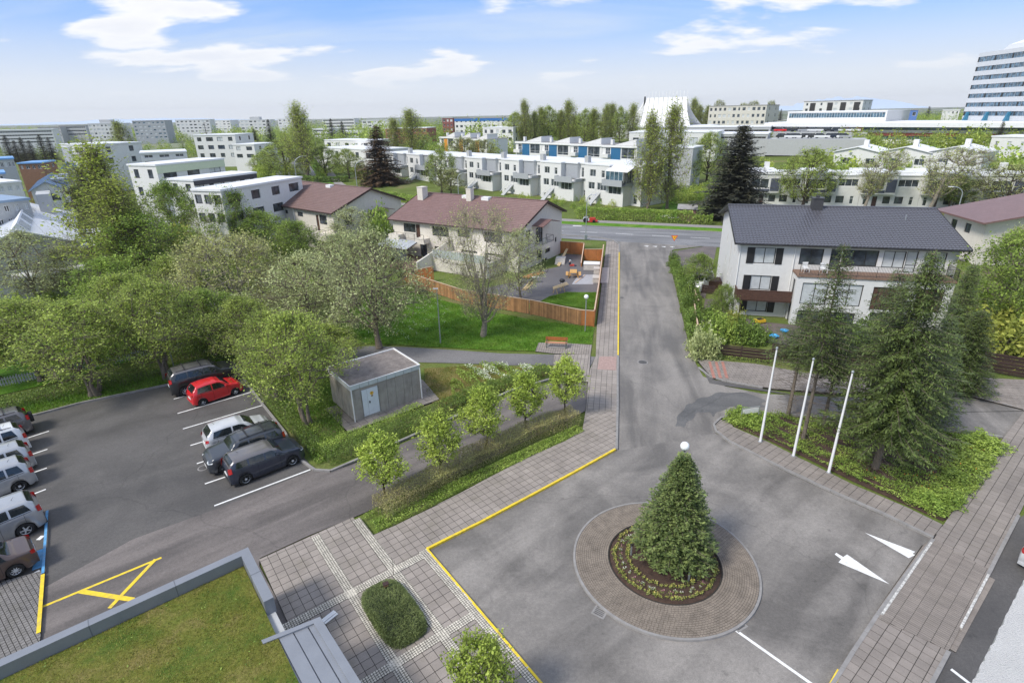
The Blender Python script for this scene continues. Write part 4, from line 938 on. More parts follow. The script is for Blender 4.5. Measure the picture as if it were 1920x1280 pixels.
# ------------------------------------------------------------------ entrance roof, bottom left
def entrance_roof():
 zt = 3.0; A = P(465, 1025, zt); Bp = P(-60, 1262, zt); C = P(538, 1168, zt)
 o = thing('entrance_building', 'flat grass roof with grey sheet-metal parapets in the lower left corner', 'building', (0, 0, 0))
 M_par = mat('parapet_metal', (.25, .265, .29), rough=.45, metal=.25, var=.08, vscale=1.2, dirt=((.22, .24, .27), .4))
 u = Vector((A[0]-Bp[0], A[1]-Bp[1], 0)).normalized(); w = Vector((C[0]-A[0], C[1]-A[1], 0)).normalized()
 a = Vector((A[0], A[1], 0));
 def pt(s, t): q = a-u*s+w*t; return (q.x, q.y)          # s back along the long parapet, t towards the camera
 body = MB(); body.prism([pt(.05, .05), pt(14, .05), pt(14, 9), pt(.05, 9)], 0, 2.35); body.obj('wall', M_wgrey, o)
 cap = MB(); cap.prism([pt(0, 0), pt(14, 0), pt(14, .34), pt(.34, .34)], 2.3, zt)
 k = 0
 cp = cap.obj('parapet', M_par, o)
 c2 = MB(); c2.prism([pt(0, 0), pt(.34, .34), pt(.34, 3.2), pt(0, 3.2)], 2.3, zt-.001); c2.obj('parapet', M_par, o)
 s = MB()
 for q in (2.6, 5.2, 7.8, 10.4): s.prism([pt(q, -.01), pt(q+.03, -.01), pt(q+.03, .35), pt(q, .35)], 2.4, zt+.006)
 s.prism([pt(-.01, 1.6), pt(.35, 1.6), pt(.35, 1.63), pt(-.01, 1.63)], 2.4, zt+.006); s.obj('seam', mat('seam_grey', (.14, .15, .17), rough=.6), o)
 # lower sheet roof
 d0 = 3.0; zl = 2.55
 D1, D2, D3 = P(490, 1200, zl), P(600, 1156, zl), P(690, 1300, zl)
 ss = MB(); e = Vector((D2[0]-D1[0], D2[1]-D1[1], 0)); f = Vector((D3[0]-D2[0], D3[1]-D2[1], 0)); L = e.length; fl = f.normalized()*7
 d1 = Vector((D1[0], D1[1], 0)); d2 = Vector((D2[0], D2[1], 0))
 pr = [d1, d2, d2+fl, d1+fl]; ss.prism([(p.x, p.y) for p in pr], 1.0, zl-.12); lo = ss.obj('lower_roof', M_par, o)
 n = 4
 for i in range(n):
  p0, p1 = d1+e*(i/n), d1+e*((i+1)/n)
  q = MB(); q.prism([(v.x, v.y) for v in (p0+e.normalized()*.02, p1-e.normalized()*.02, p1-e.normalized()*.02+fl, p0+e.normalized()*.02+fl)], zl-.1, zl-.06+.012*(i % 2)); q.obj('metal_sheet', M_par, lo)
 q = MB(); q.prism([(v.x, v.y) for v in (d2-e.normalized()*.28, d2, d2+fl, d2+fl-e.normalized()*.28)], zl-.3, zl+.02); q.prism([(v.x, v.y) for v in (d1-fl.normalized()*0, d1+fl.normalized()*.18, d2+fl.normalized()*.18-e.normalized()*.28, d2-e.normalized()*.28)], zl-.3, zl+.018); q.obj('parapet', M_par, lo)
 g = [pt(.36, .36), pt(13.9, .36), pt(13.9, 8.9), pt(.36, 8.9)]
 gr = MB(); gr.prism(g, 2.3, 2.52); gr.obj('roof_soil', grassmat('roof_grass', (.075, .12, .02), (.14, .15, .03), (.20, .17, .06), .7), o)
 return g, pt
ROOF_G, ROOF_PT = entrance_roof()
def balcony_edge():
 a, b = P(1920, 1089, 15.3), P(1823, 1280, 15.3); d = Vector((b[0]-a[0], b[1]-a[1], 0)).normalized(); n = Vector((-d.y, d.x, 0))
 if n.x < 0: n = -n
 A = Vector((a[0], a[1], 0))-d*4; B_ = Vector((b[0], b[1], 0))+d*3
 mb = MB(); V = []
 N = 260;
 m = mat('roughcast_white', (.60, .59, .565), rough=.95, var=.05, bump=1.0, bscale=110, fine=.10, fscale=120)
 o = thing('balcony_wall', 'white roughcast balcony edge in the lower right corner', 'wall', (0, 0, 0))
 top = []
 for i in range(N+1):
  q = A+(B_-A)*(i/N); w = random.uniform(-.006, .006); q = q+n*w; top.append((q.x, q.y))
 top += [((B_+n*2.5).x, (B_+n*2.5).y), ((A+n*2.5).x, (A+n*2.5).y)]
 mb.prism(top, 14.9, 15.3); mb.obj('coping', m, o)
balcony_edge()
# ------------------------------------------------------------------ far buildings
def fb(uL, dL, uR, dR, vtop, vbase, vtopR=None):
 """corner points of a facade seen left->right; returns loc, heading, width, z top, z base"""
 a = RD(uL, vtop, dL); b = RD(uR, vtopR if vtopR is not None else vtop, dR); zt = (a[2]+b[2])/2
 c = RD(uL, vbase, dL)
 th = atan2(b[1]-a[1], b[0]-a[0]); return (a[0], a[1]), th, hypot(b[0]-a[0], b[1]-a[1]), zt, c[2]
def slab_block(name, label, cat, geo, depth, floors, cols, wm=M_wwhite, band=None, win=.55, wh=.5, fr=M_fwhite, gl=M_glass, roof=M_flat, group=None, ground=None, strip=False, side_cols=2, top=None, zoff=0, nx=2):
 (x, y), th, W, zt, zb = geo
 B = Bld(name, label, cat, (x, y, 0), th, group); H = zt-zb; fh = H/floors
 low = min(zb, terrain(x, y))-1.5
 holes = []
 for f in range(floors):
  z0 = zb+fh*(f+.28); z1 = z0+fh*wh
  if strip: holes.append((.5, W-.5, z0, z1, dict(nx=max(2, cols*2), fr=fr, gl=gl)))
  else:
   for c in range(cols):
    cw = W/cols; wv = win*random.choice((.75, 1, 1, 1.2)); x0 = cw*(c+.5-wv/2); holes.append((x0, x0+cw*wv, z0, z1, dict(nx=nx, fr=fr, gl=random.choice((gl, gl, M_curt)))))
 B.wall((0, 0), (W, 0), low, zt, wm, holes, t=.3)
 sh = [(depth*(c+.5)/side_cols-.6, depth*(c+.5)/side_cols+.6, zb+fh*(f+.3), zb+fh*(f+.8), dict(nx=1, fr=fr, gl=gl)) for f in range(floors) for c in range(side_cols)] if side_cols else []
 B.wall((W, 0), (W, depth), low, zt, wm, sh, t=.3); B.wall((0, depth), (0, 0), low, zt, wm, sh, t=.3); B.wall((W, depth), (0, depth), low, zt, wm, [], t=.3)
 r = MB(); r.box(-.15, W+.15, -.15, depth+.15, zt, zt+.3); r.obj('roof', roof, B.o)
 if band:
  b = MB(); b.box(-.05, W+.05, -.1, -.002, zt-fh*band[1], zt-.02); b.obj('fascia', band[0], B.o)
 return B
# ------------------------------------------------------------------ the white terrace across the main road
M_bluep = mat('panel_blue', (.02, .13, .28), rough=.6, var=.06)
M_orange = mat('panel_orange', (.62, .27, .03), rough=.7, var=.08)
M_slate = mat('roof_slate', (.15, .15, .16), rough=.7, var=.15)
W3 = dict(nx=3, fr=M_fwhite); W2 = dict(nx=2, fr=M_fwhite); W1 = dict(nx=1, ny=[.7], fr=M_fwhite)
def terrace_unit(label, loc, rz):
 B = Bld('terraced_house', label, 'terraced house', loc, rz, 'white terraced houses in the stepped row across the main road')
 W, a, p = 13.6, 10.6, 6.6; zt = 8.1
 B.wall((0, 0), (a, 0), -1, 4.9, M_wwhite, [(.9, 2.7, 3.0, 4.5, W2), (3.4, 5.9, 2.9, 4.5, W3), (6.6, 10.0, 2.4, 4.4, W3), (1.0, 1.7, .5, 1.2, W1), (2.6, 3.3, .5, 1.2, W1), (4.2, 4.9, .5, 1.2, W1)])
 B.wall((0, 0), (p, 0), 4.9, zt, M_wwhite, [(1.2, 2.9, 5.7, 7.2, W2), (4.5, 5.4, 5.6, 7.1, W1)])
 B.wall((p, 0), (p, 1.4), 4.9, zt-.02, M_wwhite); B.wall((p, 1.4), (a-.2, 1.4), 4.9, zt-.02, M_pgrey)
 B.wall((a-.2, 1.4), (a-.2, 2.2), 4.9, zt-.02, M_wwhite); B.wall((a-.2, 2.2), (W, 2.2), 4.9, zt-.02, M_wwhite, [(.5, 1.2, 5.2, 7.3, W1), (2.0, 2.8, 6.0, 7.3, W1)])
 B.wall((a, 0), (a, 2.8), -1, 4.9, M_wwhite); B.wall((a, 2.8), (W, 2.8), -1, 4.9, M_wwhite, [(.6, 1.6, .3, 2.3, W1)])
 B.wall((W, 2.2), (W, 13), -1, zt, M_wwhite); B.wall((0, 13), (0, 0), -1, zt, M_wwhite); B.wall((W, 13), (0, 13), -1, zt, M_wwhite, [(2, 4, 5.4, 7, W2), (7, 9, 5.4, 7, W2)])
 b = MB(); b.box(p-.9, a+.5, -1.3, -.01, 4.2, 4.4); b.box(p-.9, a+.5, -1.3, -1.18, 4.4, 5.5); b.box(p-.9, p-.78, -1.18, -.01, 4.4, 5.5); b.box(a+.01, a+.5, -.01, 2.7, 4.2, 4.9); b.obj('balcony', M_pgrey, B.o)
 r = MB(); r.prism([(-.12, -.12), (p+.12, -.12), (p+.12, 1.2), (a, 1.2), (a, 2.0), (W+.1, 2.0), (W+.1, 13.1), (-.12, 13.1)], zt, zt+.28); r.obj('roof', M_roofW, B.o)
 c = MB(); c.box(11.6, 12.7, 2.3, 3.3, 5, zt+1.7); c.obj('chimney', M_wgrey, B.o)
 s = MB(); s.add([(3.2, -3.4, 0), (4.4, -3.4, 0), (4.4, -.02, 2.4), (3.2, -.02, 2.4), (3.2, -3.4, -.3), (4.4, -3.4, -.3), (4.4, -.02, 2.1), (3.2, -.02, 2.1)], [(0,1,2,3), (7,6,5,4), (0,4,5,1), (1,5,6,2), (3,7,4,0)])
 s.obj('stairs', M_wgrey, B.o)
 for x in (3.15, 4.45): h = MB(); h.beam((x, -3.4, .9), (x, -.02, 3.3), .06, .09); h.obj('handrail', M_fwhite, B.o)
 return B.o
def terrace_row():
 th = radians(-48.6); e = (cos(th), sin(th)); n = (-e[1], e[0]); start = (17.1, 128.0)
 names = ['rightmost white terraced house in the stepped row, behind the hedge with a glazed roof room', 'white terraced house second from the right end of the stepped row, white chimney', 'third from the right white terraced house in the stepped row, grey balcony',
    'white terraced house in the middle of the stepped row, above the red roof chimney', 'white terraced house in the stepped row beside the bushy tree, with a grey chimney', 'white terraced house half hidden by the bushy tree in the stepped row', 'leftmost white terraced house in the stepped row, beside the tall brown spruce']
 first = None
 for i, lb in enumerate(names):
  k = i*13.2; x, y = start[0]-e[0]*k-n[0]*1.0*i, start[1]-e[1]*k-n[1]*1.0*i
  if first is None: first = terrace_unit(lb, (x, y, 0), th)
  else: dup(first, (x, y, 0), th, lb)
 B = first; c = MB()      # glazed room on the end house
 c.add([(6.6, -1.2, 7.3), (12.4, -1.2, 7.3), (12.4, 1.6, 8.35), (6.6, 1.6, 8.35), (6.6, -1.2, 7.2), (12.4, -1.2, 7.2), (12.4, 1.6, 8.2), (6.6, 1.6, 8.2)], [(0,1,2,3), (7,6,5,4), (0,4,5,1), (1,5,6,2), (3,7,4,0)]); c.obj('roof', M_roofW, B)
 g = MB(); g.box(6.7, 11.2, -1.15, -1.1, 5.5, 7.2); g.obj('pane', M_glassb, B)
 g = MB(); g.box(11.2, 11.25, -1.1, 2.1, 5.0, 7.3); g.obj('pane', M_glass, B)
 for k in range(5): f = MB(); f.beam((6.7+k*1.13, -1.18, 5.5), (6.7+k*1.13, -1.18, 7.25), .09, .06); f.obj('window_bar', M_fwhite, B)
 for k in range(4): f = MB(); f.beam((11.3, -1.0+k*.9, 5.0), (11.3, -1.0+k*.9, 7.3), .08, .06); f.obj('window_bar', M_pgrey, B)
terrace_row()
# ------------------------------------------------------------------ blue terrace behind
def saw_unit(label, cat, loc, rz, W, H, panel, wm, group, name='terraced_house', low=None, roofm=None):
 B = Bld(name, label, cat, loc, rz, group); z0 = -3 if low is None else low
 B.wall((0, 0), (W, 0), z0, H, wm, [(1.2, 2.9, H-3.0, H-.6, dict(nx=2, ny=[.6], fr=M_fwhite)), (W*.56, W-.9, H-3.4, H-.5, dict(nx=2, ny=[.25], fr=M_fwhite)), (W*.56, W*.56+.8, H-5.2, H-4.4, W1), (W*.78, W*.78+.8, H-5.2, H-4.4, W1)])
 p = MB(); p.box(3.2, W*.54, -.06, -.003, H-5.6, H-.4); p.obj('facade_panel', panel, B.o)
 p = MB(); p.box(W*.54, W-.5, -.05, -.003, H-5.6, H-3.5) if False else p.box(3.2, W-.5, -.045, -.004, H-6.4, H-5.62); p.obj('facade_panel', panel, B.o)
 b = MB(); b.box(.2, 3.1, -1.3, -.01, H-3.3, H-2.3); b.obj('balcony', wm, B.o)
 f = MB(); f.box(-.1, W+.1, -.35, -.01, H-.4, H+.1); f.obj('fascia', M_fwhite, B.o)
 B.wall((W, 0), (W, 10), z0, H, wm); B.wall((0, 10), (0, 0), z0, H, wm); B.wall((W, 10), (0, 10), z0, H, wm)
 r = MB(); r.box(-.1, W+.1, -.0, 10.1, H, H+.12); r.obj('roof', M_flat, B.o)
 s = MB(); s.add([(W*.25, 1, H+.12), (W*.9, 1, H+1.9), (W*.9, 6, H+1.9), (W*.25, 6, H+.12), (W*.9, 1, H+.12), (W*.9, 6, H+.12)], [(0,1,2,3)]); s.obj('monopitch_roof', roofm or M_slate, B.o)
 s = MB(); s.add([(W*.28, 1.02, H+.12), (W*.9, 1.02, H+.12), (W*.9, 1.02, H+1.85), (W*.9, 5.98, H+.12), (W*.9, 5.98, H+1.85), (W*.28, 5.98, H+.12)], [(0,1,2), (1,3,4,2), (3,5,4)]); s.obj('gable', wm, B.o)
 c = MB(); c.box(.6, 1.4, 3, 3.8, H, H+1.5); c.obj('chimney', wm, B.o)
 return B.o
def blue_row():
 a = RD(967, 266, 198); b = RD(1196, 275, 165); th = atan2(b[1]-a[1], b[0]-a[0]); L = hypot(b[0]-a[0], b[1]-a[1]); n = 4; W = L/n; e = (cos(th), sin(th))
 lb = ['leftmost blue-panelled terraced house, left of the round green tree', 'blue-panelled terraced house directly right of the round green tree', 'third blue-panelled terraced house from the left, with a red blind low in its window', 'rightmost blue-panelled terraced house, against the tall poplars']
 f = None
 for i in range(n):
  z = a[2]+(b[2]-a[2])*(i/(n-1)); loc = (a[0]+e[0]*W*i, a[1]+e[1]*W*i, z-7.2)
  f = saw_unit(lb[i], 'terraced house', loc, th, W-.1, 7.2, M_bluep, M_wwhite, 'blue and white terraced houses behind the white row') if f is None else dup(f, loc, th, lb[i]) and f
 a = RD(824, 257, 240); b = RD(913, 262, 215); th = atan2(b[1]-a[1], b[0]-a[0]); L = hypot(b[0]-a[0], b[1]-a[1]); W = L/3; e = (cos(th), sin(th))
 lb = ['leftmost orange and white house of the far sawtooth row', 'middle orange and white house of the far sawtooth row', 'rightmost orange and white house of the far sawtooth row']
 f = None
 for i in range(3):
  loc = (a[0]+e[0]*W*i, a[1]+e[1]*W*i, a[2]+(b[2]-a[2])*i/2-6.5)
  f = saw_unit(lb[i], 'terraced house', loc, th, W-.1, 6.5, M_orange, M_wwhite, 'orange and white sawtooth houses', roofm=M_roofW) if f is None else dup(f, loc, th, lb[i]) and f
blue_row()
# ------------------------------------------------------------------ white terrace on the right, behind the dark roof
def right_row():
 a = P(1398, 384); b = P(1822, 392); b = (b[0]+1.0, b[1]-.5); th = atan2(b[1]-a[1], b[0]-a[0]); e = (cos(th), sin(th)); n = 4; L = hypot(b[0]-a[0], b[1]-a[1]); W = L/n
 lb = ['white two-storey terraced house with a wide picture window, beside the big dark spruce', 'white two-storey terraced house behind the broad pale green tree', 'white two-storey terraced house between the two wind-bent trees on the right', 'white two-storey terraced house behind the tall curved street lamp', 'white two-storey terraced house nearest the right edge of the photo']
 first = None
 for i in range(5):
  loc = (a[0]+e[0]*W*i, a[1]+e[1]*W*i, -.05)
  if first is None:
   B = Bld('terraced_house', lb[0], 'terraced house', loc, th, 'white terraced houses on the right behind the dark tiled roof'); W_ = W-.06
   B.wall((0, 0), (W_, 0), -.5, 2.8, M_wwhite, [(.8, 1.5, .5, 2.2, W1), (2.4, 3.3, 0, 2.2, dict(nx=1, gl=M_brownw, name='door')), (4.3, 5.6, .8, 2.2, dict(nx=1)), (6.4, 7.9, .8, 2.2, dict(nx=1)), (9.0, 9.7, .6, 2.2, W1)])
   B.wall((0, -.9), (W_*.56, -.9), 2.8, 6.4, M_wwhite, [(.5, W_*.36, 3.6, 5.5, W2)])
   B.wall((W_*.56, -.9), (W_*.56, 0), 2.8, 6.4, M_wwhite); B.wall((0, 0), (0, -.9), 2.8, 6.4, M_wwhite)
   p = MB(); p.box(W_*.39, W_*.56-.1, -.96, -.905, 3.1, 5.6); p.obj('facade_panel', mat('panel_slate', (.08, .09, .13), rough=.6), B.o)
   p = MB(); p.box(.2, W_*.38, -.96, -.905, 3.0, 3.5); p.obj('facade_panel', MATS['panel_slate'], B.o)
   p = MB(); p.box(0, W_*.56, -.9, -.01, 2.7, 2.85); p.obj('soffit', M_fwhite, B.o)
   B.wall((W_*.56, 0), (W_, 0), 2.8, 6.2, M_wwhite, [(.5, W_*.44-.6, 4.1, 5.5, W3)])
   B.wall((W_, 0), (W_, 10), -.5, 6.4, M_wwhite); B.wall((0, 10), (0, 0), -.5, 6.4, M_wwhite); B.wall((W_, 10), (0, 10), -.5, 6.4, M_wwhite)
   r = MB(); r.prism([(-.05, -1.05), (W_*.57, -1.05), (W_*.57, 10), (-.05, 10)], 6.4, 6.85); r.obj('roof', M_roofW, B.o)
   r = MB(); r.box(W_*.571, W_+.02, -.15, 10, 6.2, 6.4); r.obj('roof', M_roofW, B.o)
   r = MB(); r.box(W_*.60, W_*.86, .4, 3.2, 6.4, 6.9); r.obj('roof_light', M_roofW, B.o)
   c = MB(); c.box(W_*.30, W_*.30+.9, 3, 4.2, 6.8, 8.5); c.obj('chimney', M_wwhite, B.o)
   first = B.o
  else: dup(first, loc, th, lb[i])
right_row()
# white wavy roofs further back
def wavy():
 lb = ['left white low-gabled roof of the row above the right terrace', 'middle white low-gabled roof of the row above the right terrace', 'right white low-gabled roof of the row above the right terrace']
 f = None
 for i, (u, d) in enumerate(((1565, 165), (1652, 163), (1742, 161))):
  a = RD(u, 284, d); b = RD(u+88, 285, d-2); th = atan2(b[1]-a[1], b[0]-a[0]); L = hypot(b[0]-a[0], b[1]-a[1])
  if f is None:
   B = Bld('gabled_house', lb[0], 'house', (a[0], a[1], a[2]-4.2), th, 'white low-gabled roofs on the right')
   B.wall((0, 0), (L, 0), -4, 4.2, M_wwhite, [(2, 4, 1.4, 2.8, W2), (7, 9, 1.4, 2.8, W2)], top=[(0, 4.2), (L, 4.2), (L*.5, 5.3)]); B.wall((L, 0), (L, 12), -4, 4.2, M_wwhite); B.wall((0, 12), (0, 0), -4, 4.2, M_wwhite)
   r = MB(); r.add([(-.2, -.4, 4.25), (L/2, -.4, 5.5), (L+.2, -.4, 4.25), (-.2, 12, 4.25), (L/2, 12, 5.5), (L+.2, 12, 4.25), (-.2, -.4, 4.1), (L/2, -.4, 5.3), (L+.2, -.4, 4.1)], [(0, 1, 4, 3), (1, 2, 5, 4), (6, 7, 1, 0), (7, 8, 2, 1)]); r.obj('roof', M_roofW, B.o)
   c = MB(); c.box(L*.52, L*.52+1, 4, 5, 4.5, 6.8); c.obj('chimney', M_wwhite, B.o); f = B.o
  else: dup(f, (a[0], a[1], a[2]-4.2), th, lb[i])
wavy()
# ------------------------------------------------------------------ generic gabled house from seen corners
def gable_px(name, label, eF, eB, ze, rF, zr, mroof, wm, ov=.4, holes=(), sideh=(), trim=None, left_eave=True, cat='house', base=-.5):
 a, b = P(*eF, ze), P(*eB, ze); r = P(*rF, zr); dx, dy = b[0]-a[0], b[1]-a[1]; D = hypot(dx, dy); f = (dx/D, dy/D); n = (-f[1], f[0])       # n points left
 w = (r[0]-a[0])*n[0]+(r[1]-a[1])*n[1]; th = atan2(-n[1], -n[0])      # local x runs to the right
 o = (a[0]+n[0]*2*w, a[1]+n[1]*2*w)
 B = Bld(name, label, cat, (o[0], o[1], 0), th); W = 2*w; s = (zr-ze)/w
 B.wall((ov, ov), (W-ov, ov), base, ze, wm, holes, top=[(0, ze), (W-2*ov, ze), (W-2*ov, ze+s*ov-.1), (w-ov, zr-.15), (0, ze+s*ov-.1)])
 B.wall((W-ov, ov), (W-ov, D-ov), base, ze, wm, sideh); B.wall((ov, D-ov), (ov, ov), base, ze, wm); B.wall((W-ov, D-ov), (ov, D-ov), base, ze, wm, top=[(0, ze), (W-2*ov, ze), (w-ov, zr-.15)])
 for x0, x1, z0_, z1_ in ((0, w, ze, zr), (w, W, zr, ze)):
  m = MB(); m.add([(x0, 0, z0_), (x1, 0, z1_), (x1, D, z1_), (x0, D, z0_), (x0, 0, z0_-.18), (x1, 0, z1_-.18), (x1, D, z1_-.18), (x0, D, z0_-.18)], [(0,1,2,3), (7,6,5,4), (0,4,5,1), (1,5,6,2), (2,6,7,3), (3,7,4,0)]); rf = m.obj('roof', mroof, B.o)
  k = int(D/.6); q = MB()
  for i in range(1, k): y = D*i/k; q.beam((x0, y, z0_+.02), (x1, y, z1_+.02), .05, .05)
  q.obj('standing_seam', mroof, rf, kind='stuff')
 return B, W, D, w
def left_houses():
 M_rb = mat('roof_blue_grey', (.24, .33, .45), rough=.5, var=.06); M_rbl = mat('roof_bright_blue', (.16, .36, .66), rough=.45, var=.1)
 B, W, D, w = gable_px('gabled_house', 'large house with a white ridged metal roof and glazed ridge, at the left edge', (153, 454), (141, 399), 5.4, (30, 437), 7.6, M_roofW, M_wgrey, holes=[(3, 4.2, 3, 4.2, W2)])
 c = MB(); c.box(w+1.6, w+3.2, D*.72, D*.9, 5, 9.3); c.obj('chimney', M_wgrey, B.o)
 l = MB(); l.add([(w-.9, .2, 7.2), (w+1.1, .2, 7.1), (w+.1, .2, 8.3), (w-.9, D*.8, 7.2), (w+1.1, D*.8, 7.1), (w+.1, D*.8, 8.3)], [(0, 1, 2), (0, 2, 5, 3), (1, 4, 5, 2), (3, 5, 4)]); lo = l.obj('ridge_lantern', M_roofW, B.o)
 for k in range(4):
  y = .8+k*D*.19; g = MB(); g.add([(w+1.02, y, 7.24), (w+1.02, y+D*.13, 7.24), (w+.25, y+D*.13, 8.17), (w+.25, y, 8.17)], [(0, 1, 2, 3)]); g.obj('roof_window', mat('roof_glass', (.35, .38, .40), rough=.15), lo)
 x = MB(); x.box(W, W+3.0, D*.1, D*.55, -.5, 4.2); x.obj('side_wing', M_wgrey, B.o); x = MB(); x.box(W-.3, W+3.2, D*.08, D*.58, 4.2, 4.45); x.obj('roof', M_roofW, B.o)
 x = MB(); x.box(W*.35, W*1.02, -2.6, .39, -.5, 2.6); x.obj('porch', M_wgrey, B.o); x = MB(); x.box(W*.33, W*1.04, -2.8, .38, 2.6, 2.8); x.obj('roof', M_roofW, B.o)
 B, W, D, w = gable_px('gabled_house', 'grey house with a blue-grey gable roof and arched window, left of the tall poplar', (124, 354), (131, 336), 7.0, (77, 348), 8.6, M_rb, M_wwhite, holes=[(4, 6, 3, 4.5, W2)])
 aw = MB(); k = 14; R_ = 1.3; cx = W*.56; aw.add([(cx+R_*cos(pi*i/k), .38, 5.0+R_*sin(pi*i/k)) for i in range(k+1)], [tuple(range(k+1))][::1]); aw.obj('arched_window', M_glass, B.o)
 for i in range(3): q = MB(); q.box(w+.6, w+3.2, D*.2+i*D*.24, D*.2+i*D*.24+D*.1, 8.25, 8.6); q.obj('roof_window', MATS['roof_glass'], B.o)
 def flat(name, label, u0, u1, v, d0, d1, depth, zb, wm, rm, fl=2, cols=4, roofrise=.0, **k): return slab_block(name, label, 'house', fb(u0, d0, u1, d1, v, zb), depth, fl, cols, wm, roof=rm, **k)
 flat('house', 'low flat blue-grey roof in front of the arched-window house, left edge', -60, 56, 381, 96, 98, 8, 440, M_wgrey, M_rb, fl=2, cols=6)
 flat('house', 'white flat-roofed building above the blue-grey roofs at the left edge', -60, 40, 346, 128, 130, 13, 372, M_wwhite, M_roofW, fl=1, cols=6)
 B, W, D, w = gable_px('gabled_house', 'bright blue gable roof house beside the tall poplar on the left', (146, 315), (151, 306), 7.5, (119, 311), 9.2, M_rbl, M_wgrey)
 c = MB(); c.box(w-.5, w+.6, 1, 2.2, 8, 12.5); c.obj('chimney', M_wwhite, B.o)
 B = flat('house', 'long bright blue roof with a white chimney, left background', 33, 78, 307, 178, 176, 7, 322, mat('wall_brick_brown', (.25, .14, .09), rough=.9), M_rbl, fl=1, cols=4)
 c = MB(); c.box(9, 10.4, 2, 3.4, B_top(B), B_top(B)+3.4); c.obj('chimney', M_wwhite, B.o)
 flat('house', 'bright blue flat roof over a glazed wall at the far left edge', -40, 26, 300, 165, 165, 9, 322, M_wgrey, M_rbl, fl=1, cols=9, win=.7)
 flat('house', 'small bright blue roof at the left edge, between the blue terrace and the white roof', -60, 10, 328, 140, 140, 8, 345, M_wgrey, M_rbl, fl=1, cols=3)
def B_top(B): return max(v.co.z for ch in B.o.children if ch.type == 'MESH' and ch.name.startswith('wall') for v in ch.data.vertices)
left_houses()
def blocks():
 S = slab_block
 M_wl = mat('render_lime', (.62, .68, .50), rough=.9, var=.04)
 S('apartment_building', 'white three-storey house with a chimney, left of the tall poplar behind the blue roofs', 'apartment building', fb(113, 200, 178, 186, 272, 312), 12, 2, 3, M_wwhite, roof=M_roofW, fr=M_dark)
 S('house', 'white and lime green flat-roofed house with small balconies on its left end', 'house', fb(290, 122, 420, 132, 305, 380), 7, 2, 3, M_wwhite, band=(M_wl, .42), roof=M_roofW, fr=M_dark)
 S('house', 'white house with a black roof fascia and a long row of dark framed windows', 'house', fb(361, 104, 481, 112, 332, 400), 6, 2, 6, M_wwhite, band=(mat('fascia_black', (.05, .05, .06), rough=.6), .30), roof=M_roofW, fr=M_dark)
 S('house', 'white flat-roofed house left of the brown-roofed house', 'house', fb(412, 88, 566, 101, 352, 430, vtopR=340), 5, 2, 4, M_wwhite, roof=M_roofW, fr=M_dark, side_cols=3)
 S('house', 'low white building with long flat roofs behind the lime green house', 'house', fb(262, 165, 350, 165, 287, 312), 12, 2, 3, M_wwhite, roof=M_roofW)
 S('apartment_building', 'white three-storey block right of the pair of dark spruces on the left', 'apartment building', fb(362, 235, 440, 228, 254, 300), 14, 3, 4, M_wwhite, roof=M_roofW, fr=M_dark)
 S('apartment_building', 'white building with roof terraces behind the pair of dark spruces', 'apartment building', fb(436, 215, 476, 210, 272, 300), 12, 2, 2, M_wwhite, roof=M_roofW, fr=M_dark)
 S('terraced_house', 'white terrace with a stepped white roof and small chimneys, left of the tall brown spruce', 'terraced house', fb(604, 225, 700, 195, 276, 335, vtopR=284), 14, 3, 5, M_wwhite, roof=M_roofW, fr=M_dark, win=.4)
 S('terraced_house', 'back part of the white stepped terrace left of the tall brown spruce', 'terraced house', fb(608, 246, 694, 226, 264, 300), 12, 2, 5, M_wwhite, roof=M_roofW, fr=M_dark, win=.4)
 # skyline, left to right
 sk = [('long white office block with ribbon windows at the far left', -10, 98, 244, 272, 420, 4, 10, 1, M_wwhite, 0), ('grey office building far left, behind the row of dark spruces', 70, 112, 239, 258, 560, 3, 5, 1, M_wgrey, 0),
   ('low grey flat-roofed building left of the apartment blocks', 110, 160, 236, 256, 560, 3, 7, 1, M_wgrey, 0), ('apartment block with a small penthouse, left skyline', 164, 230, 232, 262, 520, 4, 9, 0, M_wwhite, 1),
   ('apartment block with blue glazed bays on the left skyline', 247, 308, 227, 262, 480, 5, 7, 0, M_pgrey, 0), ('white apartment block behind the lone dark spruce', 328, 392, 225, 250, 560, 4, 8, 0, M_wwhite, 0),
   ('small pale apartment block right of the spruce on the skyline', 400, 431, 226, 245, 640, 4, 4, 0, M_wwhite, 0), ('white apartment block with a tall chimney group on the skyline', 449, 506, 225, 250, 600, 4, 7, 0, M_wwhite, 1),
   ('white apartment block behind the leafy poplars on the skyline', 520, 562, 223, 246, 640, 4, 5, 0, M_wwhite, 1), ('striped white apartment block with balconies on the skyline', 604, 664, 223, 252, 520, 5, 6, 1, M_wwhite, 0),
   ('pale apartment block left of the red and white block', 678, 745, 226, 252, 480, 4, 7, 0, M_wwhite, 0), ('low white building under the striped block', 585, 622, 242, 256, 430, 2, 5, 1, M_wwhite, 0),
   ('pale skyline block between the spruce and the chimney block', 430, 450, 233, 246, 700, 3, 3, 0, M_wwhite, 0), ('low white hall in front of the skyline blocks, above the white terrace', 640, 690, 246, 258, 420, 1, 6, 1, M_wwhite, 0)]
 for lb, u0, u1, v0, v1, d, fl, co, st, wm, ph in sk:
  B = S('apartment_building', lb, 'apartment building', fb(u0, d, u1, d*.985, v0, v1), 14, fl, co, wm, strip=bool(st), win=.55, wh=.45, roof=M_roofW if wm is M_wwhite else M_flat, fr=M_fwhite, gl=M_glass if not 'blue' in lb else M_glassb, side_cols=0, nx=1)
  if ph:
   (x, y), th, W, zt, zb = fb(u0, d, u1, d*.985, v0, v1); q = MB(); q.box(W*.3, W*.62, 3, 10, zt+.3, zt+2.6 if ph else zt); q.obj('penthouse', M_wgrey, B.o)
